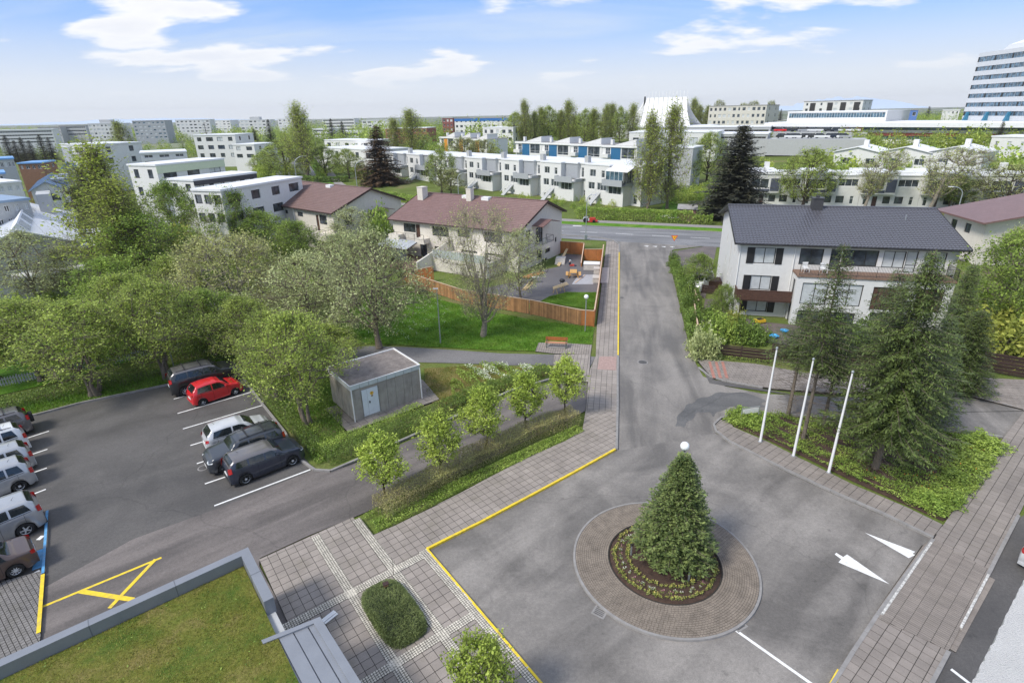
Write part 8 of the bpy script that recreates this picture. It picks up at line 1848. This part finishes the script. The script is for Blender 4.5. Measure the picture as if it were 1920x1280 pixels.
# the globe above the round tree: its post stands beside the trunk
globe_lamp(7.15, 19.65, 5.95, 'white globe lamp rising above the top of the cone-shaped fir', .19)
def thin_lamp():
 p = P(826, 643); o = thing('street_lamp', 'thin grey lamp post with a small flat head, on the lawn by the footpath', 'street lamp', (p[0], p[1], 0)); q = MB(); q.tube([(0, 0, 0), (0, 0, 1.2), (0, 0, 5.0)], [.06, .055, .035], 10); q.obj('post', M_pole, o); q = MB(); q.box(-.30, .12, -.07, .07, 5.0, 5.07); q.obj('lamp_head', M_fwhite, o)
thin_lamp()
def arm_lamp(x, y, z, H, arm, ang, label, r=.07, cabinet=False):
 o = thing('street_lamp', label, 'street lamp', (x, y, z), ang); pts = [(0, 0, 0), (0, 0, H-arm*.75)]+[(arm*(1-cos(a)), 0, H-arm*.75+arm*.75*sin(a)) for a in (.3, .6, .9, 1.2, 1.5)]
 q = MB(); q.tube(pts, [r]+[r*.75]*6, 10); q.obj('post', M_pole, o); q = MB(); q.obox((arm+.3, 0, H-.05), (1, 0), .22, .75, .1); q.obj('lamp_head', M_fwhite, o)
 if cabinet: q = MB(); q.box(-.22, .22, -.16, .16, 0, .75); q.obj('base_box', M_pole, o)
p = P(1098, 449); arm_lamp(p[0], p[1], 0, 6.9, .9, radians(20), 'tall grey street lamp on the corner where the street meets the main road', .07, True)
p = P(1785, 432); arm_lamp(p[0], p[1], 0, 6.9, 1.6, radians(170), 'tall curved street lamp behind the right end of the dark tiled roof', .10)
p = P(1351, 400); arm_lamp(p[0], p[1], 0, 4.9, .7, radians(185), 'short street lamp in front of the huge dark spruce', .09)
p = PT(860, 372); arm_lamp(p[0], p[1], p[2], 5.8, 1.6, radians(10), 'curved street lamp behind the ridge of the red roof', .10); p = PT(557, 340); arm_lamp(p[0], p[1], p[2], 7.0, 3.0, radians(15), 'curved street lamp behind the brown-roofed house', .12)
p = PT(670, 352); arm_lamp(p[0], p[1], p[2], 7.0, 2.4, radians(15), 'pale street lamp left of the big brown spruce', .12)
p = PT(230, 705); o = thing('street_lamp', 'thin grey lamp post standing among the willows by the picket fence', 'street lamp', (p[0]+3.2, p[1]+1.6, 0)); q = MB(); q.tube([(0, 0, 0), (0, 0, 4.6)], [.05, .035], 8); q.obj('post', M_pole, o); q = MB(); q.box(-.25, .1, -.07, .07, 4.6, 4.67); q.obj('lamp_head', M_fwhite, o)
# give way sign
def giveway():
 p = P(1262, 473); o = thing('give_way_sign', 'red and yellow triangular give way sign at the main road junction', 'road sign', (p[0], p[1], 0), radians(-8)); q = MB(); q.tube([(0, 0, 0), (0, 0, 2.35)], .03, 8); q.obj('post', M_pole, o)
 def tri(s, y, m, nm, zc=2.15): q = MB(); q.add([(-s, y, zc+s*.577), (s, y, zc+s*.577), (0, y, zc-s*1.155), (-s, y-.006, zc+s*.577), (s, y-.006, zc+s*.577), (0, y-.006, zc-s*1.155)], [(0, 1, 2), (5, 4, 3), (0, 3, 4, 1), (1, 4, 5, 2), (2, 5, 3, 0)]); q.obj(nm, m, o)
 tri(.46, -.04, mat('sign_red', (.70, .05, .02), rough=.4), 'sign_border'); tri(.31, -.05, mat('sign_amber', (.90, .62, .04), rough=.4), 'sign_face')
 tri(.12, -.058, mat('sign_red_small', (.70, .12, .02), rough=.4), 'sign_detail', 2.16)
giveway()
# little sign board on the island
def sign_board():
 p = P(1404, 790, .1); o = thing('sign_board', 'low white name board in a grey tube frame on the flagpole island', 'sign', (p[0], p[1], .1), radians(12))
 for x in (-.62, .62): q = MB(); q.tube([(x, 0, 0), (x, 0, 1.05)], .025, 8); q.obj('leg', M_pole, o)
 q = MB(); q.tube([(-.62, 0, 1.05), (.62, 0, 1.05)], .025, 8); q.obj('top_rail', M_pole, o); q = MB(); q.box(-.56, .56, -.015, .015, .62, .96); q.obj('board', M_fwhite, o)
sign_board()
# bench
def bench():
 a, b = P(1022, 653), P(1066, 655); th = atan2(b[1]-a[1], b[0]-a[0]); L = 1.9; o = thing('park_bench', 'wooden park bench with reddish slats on the paved bay beside the lawn', 'bench', (a[0], a[1], .035), th)
 m = mat('bench_red', (.40, .10, .035), rough=.6, var=.15, vscale=6); m2 = mat('bench_pale', (.48, .25, .14), rough=.65, var=.15, vscale=6)
 for k in range(3): q = MB(); q.box(0, L, .08+k*.14, .08+k*.14+.12, .43, .47); q.obj('seat_slat', m2, o)
 for k in range(2): q = MB(); q.beam((0, .53+k*.03, .62+k*.16), (L, .53+k*.03, .62+k*.16), .03, .12); q.obj('back_slat', m, o)
 for x in (.12, L-.12):
  q = MB(); q.beam((x, .06, 0), (x, .1, .43), .05, .05); q.beam((x, .5, 0), (x, .58, .86), .05, .05); q.beam((x, .06, .40), (x, .54, .40), .05, .05); q.beam((x, .02, .62), (x, .52, .62), .05, .04); q.beam((x, .06, .4), (x, .04, .62), .04, .04); q.obj('side_frame', mat('bench_iron', (.05, .07, .06), rough=.6), o)
 q = MB(); q.box(.05, L-.05, .1, .55, 0, .06); q.obj('plinth', M_kerb, o)
bench()
# boxes and posts in the flower bed
def bed_things():
 for (u, v, h, lb, w) in ((1183, 1042, .62, 'grey floodlight post at the left of the round flower bed', .05), (1291, 1088, .55, 'grey floodlight post at the front right of the round flower bed', .06)):
  p = P(u, v, .2); o = thing('garden_light', lb, 'garden light', (p[0], p[1], .2), .3); q = MB(); q.box(-w/2, w/2, -w/2, w/2, 0, h); q.obj('post', M_pole, o); q = MB(); q.box(-.07, .07, -.05, .03, h, h+.06); q.obj('lamp_head', M_dark, o)
 p = P(1304, 1090, .2); o = thing('garden_light', 'short black spotlight beside the front floodlight post in the round bed', 'garden light', (p[0], p[1], .2)); q = MB(); q.box(-.02, .02, -.02, .02, 0, .3); q.obj('post', M_dark, o); q = MB(); q.lathe([(.05, .28), (.08, .40), (.06, .46), (0, .47)], 12); q.obj('lamp_head', M_dark, o)
bed_things()
# ------------------------------------------------------------------ fences of single boards
M_fence = mat('fence_wood', (.36, .19, .085), rough=.75, var=.2, vscale=2, objrand=.28, fine=.15)
M_fenceb = mat('fence_wood_orange', (.42, .155, .045), rough=.7, var=.15, vscale=2, objrand=.12)
M_fencet = mat('fence_top', (.58, .42, .30), rough=.7, var=.1)
M_fenced = mat('fence_brown', (.050, .028, .022), rough=.75, var=.2, vscale=3, objrand=.2)
M_picket = mat('picket_grey', (.42, .42, .41), rough=.85, var=.2, vscale=4, objrand=.15)
def board_fence(label, a, b, h0, h1, m, bw=.12, gap=.008, th=.022, z=0.0, horizontal=False, top=None, post=2.0, name='wooden_fence', ht_=None, curve_=None):
 l = hypot(b[0]-a[0], b[1]-a[1]); an = atan2(b[1]-a[1], b[0]-a[0]); o = thing(name, label, 'fence', (a[0], a[1], z), an)
 if not horizontal:
  n = int(l/(bw+gap)); bm = MB(); bm.box(0, bw, -th/2, th/2, 0, 1); me = bm.mesh('board', m)
  for i in range(min(n, 300)):
   t = i/max(1, n-1); h = h0+(h1-h0)*(t if curve_ is None else curve_(t))+random.uniform(-.008, .008); link('board', me, o, (i*(bw+gap), random.uniform(-.003, .003), .03), sc=(1, 1, h-.03))
  for zz in (.25, .8): q = MB(); q.beam((0, .035, h0*zz), (l, .035, h1*zz), .045, .09); q.obj('rail', m, o)
 else:
  k = int(l/post+.5); pl = l/k; pitch = bw+gap; n = int(h0/pitch); bm = MB(); bm.box(.05, pl-.05, -th/2, th/2, 0, bw); me = bm.mesh('board', m)
  for i in range(k):
   for j in range(n): link('board', me, o, (i*pl, (.02 if j % 2 else -.02), .08+j*pitch))
 k = max(1, int(l/post+.5))
 for i in range(k+1): t = i/k; hh = h0+(h1-h0)*t; q = MB(); q.box(t*l-.05, t*l+.05, .02 if not horizontal else -.05, .11 if not horizontal else .05, -.1, hh+.02); q.obj('post', m, o)
 if top: q = MB(); q.beam((-.02, .02, h0+.02), (l+.02, .02, h1+.02), .12, .035); q.obj('capping', top, o)
 return o
fc = P(1113, 612); fl = P(1010, 592); f2 = P(900, 578); f3 = P(810, 556); f4 = P(760, 536)
o = board_fence('dark orange end panel of the wooden fence at the pavement corner', (fc[0]-1.15, fc[1]+.30), fc, 1.55, 1.55, M_fenceb, top=M_fencet)
board_fence('long weathered vertical-board fence below the red-roofed house, right stretch', P(995, 589), (fc[0]-1.2, fc[1]+.31), 1.5, 1.55, M_fence, top=M_fencet)
board_fence('vertical-board fence below the red-roofed house, middle stretch behind the bare tree', P(870, 568), P(994, 589), 1.45, 1.5, M_fence, top=M_fencet)
board_fence('vertical-board fence below the red-roofed house, left stretch under the blossom tree', P(765, 533), P(869, 568), 1.45, 1.45, M_fence, top=M_fencet)
board_fence('orange board fence curving up beside the timber deck', P(756, 530), P(813, 528), 1.2, 1.9, M_fenceb, top=M_fencet)
g0 = P(1114, 609); g1 = P(1122, 556); g2 = P(1129, 495); g3 = P(1131, 480)
board_fence('wooden fence along the pavement, lower stretch beside the small lawn', g0, g1, 1.5, 1.5, M_fenceb, top=M_fencet); board_fence('wooden fence along the pavement, upper stretch beside the concrete planters', g1, g3, 1.5, 1.6, M_fenceb, top=M_fencet)
board_fence('tall orange board fence closing the yard at the back, left panel', P(1051, 475), P(1094, 478), 1.75, 1.75, M_fenceb, top=M_fencet); board_fence('orange board fence panel behind the white planter box', P(1096, 489), P(1130, 489), 1.6, 1.6, M_fenceb, top=M_fencet)
board_fence('curved orange fence wing between the yard and the planters', P(1094, 479), P(1089, 500), 1.7, .5, M_fenceb, top=M_fencet)
# brown slatted fences round the garden of the dark-roofed house
board_fence('dark brown horizontal board fence facing the side pavement', P(1337, 668), P(1440, 680), 1.15, 1.15, M_fenced, bw=.11, gap=.02, horizontal=True, post=2.2)
board_fence('dark brown horizontal fence behind the pines, left stretch', P(1445, 672), P(1545, 690), 1.3, 1.3, M_fenced, bw=.11, gap=.02, horizontal=True, post=2.2); board_fence('dark brown horizontal fence behind the pines, right stretch', P(1548, 688), P(1636, 690), 1.3, 1.3, M_fenced, bw=.11, gap=.02, horizontal=True, post=2.2)
board_fence('dark brown horizontal fence under the yellow-green shrub at the right', P(1838, 695), P(1935, 712), 1.6, 1.6, M_fenced, bw=.12, gap=.02, horizontal=True, post=2.0)
board_fence('short brown fence at the house corner by the driveway', P(1306, 548), P(1338, 552), 1.0, 1.0, M_fenced, bw=.11, gap=.02, horizontal=True, post=1.6)
board_fence('side fence of the garden along the street, lower part', P(1306, 632), P(1299, 585), 1.2, 1.2, mat('fence_tan', (.24, .14, .09), rough=.8, var=.2, objrand=.15), bw=.12, top=M_fencet); board_fence('side fence of the garden along the street, upper part', P(1308, 583), P(1297, 550), 1.1, 1.1, MATS['fence_tan'], bw=.12, top=M_fencet)
board_fence('tilted brown trellis panel in the garden among the pines', P(1590, 645), P(1635, 660), 1.1, 1.1, M_fenced, bw=.05, gap=.06, horizontal=False, post=1.5)
# picket fence
def picket():
 a, b = P(-40, 735), P(346, 655); l = hypot(b[0]-a[0], b[1]-a[1]); an = atan2(b[1]-a[1], b[0]-a[0]); o = thing('picket_fence', 'long weathered white picket fence behind the dark shrubs on the left', 'fence', (a[0], a[1], 0), an, None); n = int(l/.17); bm = MB(); bm.box(-.045, .045, -.01, .01, .1, .74); bm.add([(-.045, -.01, .74), (.045, -.01, .74), (0, -.01, .80), (-.045, .01, .74), (.045, .01, .74), (0, .01, .80)], [(0, 1, 2), (5, 4, 3), (1, 4, 5, 2), (0, 2, 5, 3)]); me = bm.mesh('picket', M_picket)
 for i in range(min(n, 300)): link('picket', me, o, (i*.17, 0, random.uniform(-.015, .015)))
 for z_ in (.25, .6): q = MB(); q.beam((0, .03, z_), (l, .03, z_), .03, .07); q.obj('rail', M_picket, o)
 for i in range(int(l/2.4)+1): q = MB(); q.box(i*2.4-.045, i*2.4+.045, .03, .12, -.1, .82); q.obj('post', M_picket, o)
picket()
# ------------------------------------------------------------------ the building yard beside the cream house
def yard():
 M_pav = asphalt('yard_paving', .11, .15, ang=.3, streak=.3, patch=.5, tint=(1.03, .97, .99)); sheet('yard', PX([(1047, 500), (1052, 476), (1093, 478), (1091, 500), (1096, 491), (1129, 491), (1123, 548), (1062, 548), (1030, 556), (1012, 566), (985, 568), (940, 560), (880, 548), (905, 540), (960, 530), (1000, 510)]), .006, M_pav)
 sheet('concrete_slab', PX([(1085, 515), (1118, 515), (1112, 533), (1072, 533)]), .016, mat('slab_grey', (.36, .36, .38), rough=.9, var=.08))
 M_cb = mat('concrete_pale', (.52, .49, .45), rough=.85, var=.1, dirt=((.3, .29, .27), .4))
 def blk(name, label, cat_, u, v, w, d, h, rz, m=M_cb): p = P(u, v); o = thing(name, label, cat_, (p[0], p[1], 0), rz); q = MB(); q.box(0, w, 0, d, 0, h-.05); q.obj('body', m, o); q = MB(); q.box(-.04, w+.04, -.04, d+.04, h-.05, h); q.obj('slab_top', M_fwhite if 'white' in label else M_cb, o); return o
 sa = S_ANG-pi/2
 blk('planter_box', 'white-topped concrete block below the orange fence panel', 'planter', 1094, 506, 2.0, 1.4, .8, sa); blk('planter_box', 'upper small concrete block against the pavement fence', 'planter', 1113, 514, .7, 1.1, .7, sa); blk('planter_box', 'lower small concrete block against the pavement fence', 'planter', 1111, 530, .7, 1.4, .6, sa)
 p = P(1125, 532); o = thing('concrete_slabs', 'long pale concrete strip lying on the pavement outside the fence', 'slabs', (p[0], p[1], .1), S_ANG); q = MB(); q.box(0, 7.0, -.95, -.05, 0, .06); q.obj('slab', mat('slab_pinkish', (.50, .44, .40), rough=.9, var=.12, dirt=((.55, .30, .25), .3)), o)
 # picnic table
 p = P(1075, 519); M_pt = mat('table_wood', (.62, .34, .09), rough=.5, var=.12, vscale=4); o = thing('picnic_table', 'orange varnished picnic table with two benches in the paved yard', 'picnic table', (p[0], p[1], 0), sa+.08)
 for k in range(5): q = MB(); q.box(-.42+k*.168, -.42+k*.168+.16, -.85, .85, .70, .74); q.obj('table_board', M_pt, o)
 for s in (-1, 1):
  for k in range(2): q = MB(); x = s*.78+(k-.5)*.16; q.box(x-.07, x+.07, -.85, .85, .42, .46); q.obj('seat_board', M_pt, o)
 for y in (-.6, .6):
  q = MB(); q.beam((-.36, y, .70), (-.62, y, 0), .05, .09); q.beam((.36, y, .70), (.62, y, 0), .05, .09); q.beam((-.86, y, .38), (.86, y, .38), .05, .08); q.beam((-.38, y, .66), (.38, y, .66), .05, .06); q.obj('trestle', M_pt, o)
 # barbecue and trestle with timber
 p = P(1054, 538); o = thing('barbecue', 'black covered barbecue beside the picnic table', 'barbecue', (p[0], p[1], 0), .5); q = MB(); q.lathe([(0, 1.02), (.2, .98), (.32, .86), (.34, .74), (.24, .62), (0, .60)], 16); q.obj('lid', M_trimD, o)
 for k in range(3): q = MB(); a = 2.1*k; q.tube([(.2*cos(a), .2*sin(a), .65), (.32*cos(a), .32*sin(a), 0)], .02, 6); q.obj('leg', M_dark, o)
 M_pine = mat('fresh_timber', (.62, .46, .24), rough=.7, var=.15, vscale=4); M_pineo = mat('orange_timber', (.55, .27, .10), rough=.7, var=.2, vscale=4)
 p = P(1048, 548); o = thing('sawhorse', 'wooden trestle piled with pale planks at the edge of the small lawn', 'trestle', (p[0], p[1], 0), .75)
 for x in (-.6, .6):
  for s in (-1, 1): q = MB(); q.beam((x, s*.04, .7), (x, s*.35, 0), .04, .08); q.obj('leg', M_pine, o)
 for k in range(5): q = MB(); q.beam((-1.3+k*.15, -.3+k*.14, .73+.03*(k % 2)), (1.2+k*.12, -.35+k*.17, .74+.04*(k % 2)), .11, .035); q.obj('plank', M_pine, o)
 def planks(label, a, b, n, m, w=.14, sp=.16, z0=.05, z1=.05, cat_='planks'):
  A, B_ = P(*a), P(*b); o = thing('timber_pile', label, cat_, (A[0], A[1], 0)); dx, dy = B_[0]-A[0], B_[1]-A[1]; l = hypot(dx, dy); nx, ny = -dy/l, dx/l
  for k in range(n): j = random.uniform(-.15, .15); q = MB(); q.beam((nx*k*sp+j*dx/l, ny*k*sp+j*dy/l, z0+.03*(k % 3)), (dx+nx*k*sp+j, dy+ny*k*sp, z1+.03*(k % 3)), w, .045); q.obj('plank', m, o)
 planks('stack of orange-brown planks beside the cream gable wall', (990, 524), (1022, 512), 6, M_pineo, z0=.15, z1=.1); planks('two pale planks leaning up the yard steps', (1048, 500), (1064, 476), 2, M_pine, w=.2, sp=.22, z0=.1, z1=.75); planks('long pale plank lying on the grey slab', (1078, 531), (1096, 516), 1, M_fencet); planks('pale planks lying near the small garden tree', (985, 545), (1000, 530), 3, M_pine)
 # steps
 p = P(1040, 496); o = thing('steps', 'small grey flight of steps at the corner of the cream house', 'steps', (p[0], p[1], 0), S_ANG)
 for k in range(4): q = MB(); q.box(k*.35, 2.4, -1.3, 0, 0, .15*(k+1)); q.obj('step', M_cb, o)
 p = P(1004, 530); o = thing('work_table', 'small white folding table in the yard near the garden tree', 'table', (p[0], p[1], 0), .3); q = MB(); q.box(-.4, .4, -.3, .3, .68, .72); q.obj('table_top', M_fwhite, o)
 for x in (-.35, .35):
  for y in (-.25, .25): q = MB(); q.beam((x, y, 0), (x, y, .68), .03, .03); q.obj('leg', M_metal, o)
 # bicycles / frame heap against the wall
 p = P(1018, 512); o = thing('bicycle', 'bicycle leaning on the cream gable wall', 'bicycle', (p[0], p[1], 0), radians(35))
 for x in (-.5, .5): q = MB(); q.lathe([(.31, -.015), (.34, -.015), (.34, .015), (.31, .015)], 24, c=(x, 0, .34), axis='Y'); q.obj('wheel', M_tyre, o)
 q = MB(); q.tube([(-.5, 0, .34), (-.15, 0, .82), (.35, 0, .82), (.5, 0, .34)], .018, 6); q.tube([(-.5, 0, .34), (0, 0, .32), (.35, 0, .8)], .018, 6); q.tube([(0, 0, .32), (-.17, 0, .9)], .018, 6); q.tube([(.35, 0, .8), (.33, 0, .98)], .016, 6); q.tube([(.33, -.24, .99), (.33, .24, .99)], .014, 6); q.obj('frame', M_dark, o); q = MB(); q.box(-.30, -.06, -.06, .06, .90, .95); q.obj('saddle', M_dark, o)
 # person sitting on the ground, back to the steps
 person_sitting()
def skin_body(name, verts, edges, radii, m, parent, sub=1):
 me = bpy.data.meshes.new(name); me.from_pydata(verts, edges, []); o = bpy.data.objects.new(name, me); COL.objects.link(o); sk = o.modifiers.new('s', 'SKIN'); sk.use_smooth_shade = True
 for i, r in enumerate(radii): me.skin_vertices[0].data[i].radius = (r, r)
 me.skin_vertices[0].data[0].use_root = True; o.modifiers.new('d', 'SUBSURF').levels = sub; o.modifiers['d'].render_levels = sub
 dg = bpy.context.evaluated_depsgraph_get(); ev = o.evaluated_get(dg); nm = bpy.data.meshes.new_from_object(ev); o.modifiers.clear(); o.data = nm; nm.materials.clear()
 for x in (m if isinstance(m, list) else [m]): nm.materials.append(x)
 if parent: o.parent = parent
 return o
def person_sitting():
 p = P(1068, 499); o = thing('person', 'person in red trousers and a pale cap sitting on the yard ground, legs stretched out', 'person', (p[0], p[1], .0), radians(-10))
 M_skin = mat('skin', (.52, .30, .22), rough=.6); M_redc = mat('cloth_red', (.55, .06, .04), rough=.9); M_dk = mat('cloth_dark', (.03, .035, .06), rough=.9); M_cap = mat('cap_pale', (.60, .66, .66), rough=.8)
 # pelvis, spine, neck, head; arms; legs  (x forward)
 V = [(0, 0, .13), (-.06, 0, .34), (-.04, 0, .52), (.0, 0, .62), (.05, 0, .74),      # 0-4
   (.0, .17, .52), (.12, .24, .34), (.30, .18, .26), (.0, -.17, .52), (.14, -.22, .34), (.32, -.16, .28),      # 5-10
   (.08, .10, .12), (.44, .15, .22), (.80, .16, .09), (.90, .16, .14), (.08, -.10, .12), (.46, -.13, .14), (.84, -.16, .08), (.94, -.16, .14)]
 E = [(0, 1), (1, 2), (2, 3), (3, 4), (2, 5), (5, 6), (6, 7), (2, 8), (8, 9), (9, 10), (0, 11), (11, 12), (12, 13), (13, 14), (0, 15), (15, 16), (16, 17), (17, 18)]
 R = [.14, .14, .15, .055, .10, .06, .045, .035, .06, .045, .035, .095, .07, .05, .04, .095, .07, .05, .04]
 b = skin_body('body', V, E, R, [M_skin, M_redc, M_dk], o)
 for pl in b.data.polygons:
  c = pl.center
  pl.material_index = 1 if (c.z < .26 and .02 < c.x < .62) or c.z < .2 and c.x < .1 else (2 if c.z < .58 and c.x < .2 or c.x > .62 else 0)
 q = MB(); q.lathe([(.0, .88), (.06, .86), (.10, .81), (.108, .75), (.0, .74)], 14, c=(.05, 0, 0)); q.box(.12, .21, -.06, .06, .755, .77); q.obj('cap', M_cap, o, smooth=False)
yard()
# ride-on mower on the verge
def mower():
 p = P(1105, 417); o = thing('ride_on_mower', 'red and grey ride-on mower on the verge of the main road behind the lamp post', 'mower', (p[0], p[1], .05), radians(-12)); M_mr = mat('mower_red', (.50, .04, .03), rough=.4); M_mg = mat('mower_grey', (.5, .52, .55), rough=.4)
 q = MB(); q.box(.0, 1.1, -.35, .35, .35, .85); q.box(.9, 1.5, -.5, .5, .2, .42); q.obj('bonnet', M_mr, o); q = MB(); q.box(-1.0, .0, -.45, .45, .30, .62); q.obj('chassis', M_mg, o)
 q = MB(); q.box(-.75, -.25, -.25, .25, .62, .75); q.beam((-.75, 0, .7), (-.9, 0, 1.2), .5, .08); q.obj('seat', M_dark, o)
 q = MB(); q.tube([(.05, 0, .8), (-.15, 0, 1.15)], .03, 6); q.lathe([(.14, 1.13), (.17, 1.15), (.14, 1.17)], 14, c=(-.15, 0, 0)); q.obj('steering_wheel', M_dark, o)
 for x, r in ((-.7, .42), (.85, .27)):
  for s in (-1, 1): q = MB(); q.lathe([(r*.5, -.1), (r, -.1), (r, .1), (r*.5, .1), (0, .08)], 18, c=(x, s*.55, r), axis='Y'); q.obj('wheel', M_tyre, o)
 for s in (-1, 1): q = MB(); q.tube([(-1.15, s*.55, .6), (-.95, s*.55, .88), (-.6, s*.55, .93), (-.3, s*.55, .8)], .07, 6); q.obj('fender', M_mg, o)
 q = MB(); q.box(-.2, .7, -.62, .62, .12, .28); q.obj('cutting_deck', M_mr, o)
mower()
def toys():
 p = P(1424, 605); o = thing('toy_sandbox', 'yellow toy on the terrace below the timber balcony', 'toy', (p[0], p[1], .1), .3); q = MB(); q.box(-.45, .45, -.3, .3, 0, .25); q.obj('base', mat('toy_yellow', (.80, .50, .03), rough=.5), o); q = MB(); q.box(-.3, .3, -.2, .2, .25, .3); q.obj('inset', M_dark, o)
 for k, (u, v, lb) in enumerate(((1450, 632, 'larger blue plastic toy on the garden path'), (1470, 622, 'smaller blue plastic toy beside the garden path'))): p = P(u, v); o = thing('plastic_toy', lb, 'toy', (p[0], p[1], .05), .6*k); q = MB(); q.lathe([(.0, .02), (.42-.1*k, .03), (.46-.1*k, .14), (.38-.1*k, .12), (.3-.1*k, .05), (0, .05)], 18); q.obj('dish', mat('toy_blue', (.05, .36, .70), rough=.5), o)
 p = P(755, 500, .3)
 for i, (u, v, w, rz) in enumerate(((1250, 408, 1.2, .3), (1262, 412, 1.0, -.5), (1290, 417, .8, 1.2))): p = P(u, v); o = thing('building_debris', ['pile of white boards beside the brown shed', 'second pile of boards beside the brown shed', 'tan box leaning at the foot of the brown shed'][i], 'debris', (p[0], p[1], 0), rz); [(lambda q: (q.beam((-w, -.3+k*.25, .2+k*.1), (w, .1*k, .5-.08*k), .3, .06), q.obj('board', M_fwhite if i < 2 else M_fencet, o)))(MB()) for k in range(3)]
 p = P(618, 1157, .1); o = thing('door_mat', 'small white striped folded sheet lying on the plaza next to the metal roof', 'sheet', (p[0], p[1], .122), .9); [(lambda q: (q.box(-.3, .3, -.16+k*.11, -.16+k*.11+.09, 0, .02+.02*(k % 2)), q.obj('strip', M_fwhite, o)))(MB()) for k in range(3)]
 # garden furniture on the long terrace and the conservatory deck
 for k in range(2): o = thing('garden_chair', ['left white plastic chair on the long roof terrace', 'right white plastic chair on the long roof terrace'][k], 'chair', (0, 0, 0), 0); c, s = cos(-.238), sin(-.238); lx, ly = -3.3+k*1.5, -8.6; o.location = (32.46+lx*c-ly*s, 57.07+lx*s+ly*c, 4.75); q = MB(); q.box(-.25, .25, -.25, .25, .40, .44); q.obj('seat', M_fwhite, o); q = MB(); q.box(-.25, .25, .22, .26, .44, .9); q.obj('backrest', M_fwhite, o); [(lambda q: (q.box(x, x+.04, y, y+.04, 0, .4), q.obj('leg', M_fwhite, o)))(MB()) for x in (-.25, .21) for y in (-.25, .21)]
toys()
# ------------------------------------------------------------------ the air
def haze():
 m = bpy.data.materials.new('haze_air'); m.use_nodes = True; nt = m.node_tree; nt.nodes.clear(); v = nt.nodes.new('ShaderNodeVolumePrincipled')
 v.inputs['Color'].default_value = (.98, .99, 1, 1); v.inputs['Density'].default_value = .00011; v.inputs['Anisotropy'].default_value = .1
 o = nt.nodes.new('ShaderNodeOutputMaterial'); nt.links.new(v.outputs[0], o.inputs['Volume'])
 b = MB(); b.box(-7300, 7300, -7300, 7300, -11, 135); h = b.obj('haze', m, kind='stuff'); h['label'] = 'thin pale haze over the whole town'; h['category'] = 'haze'
haze()
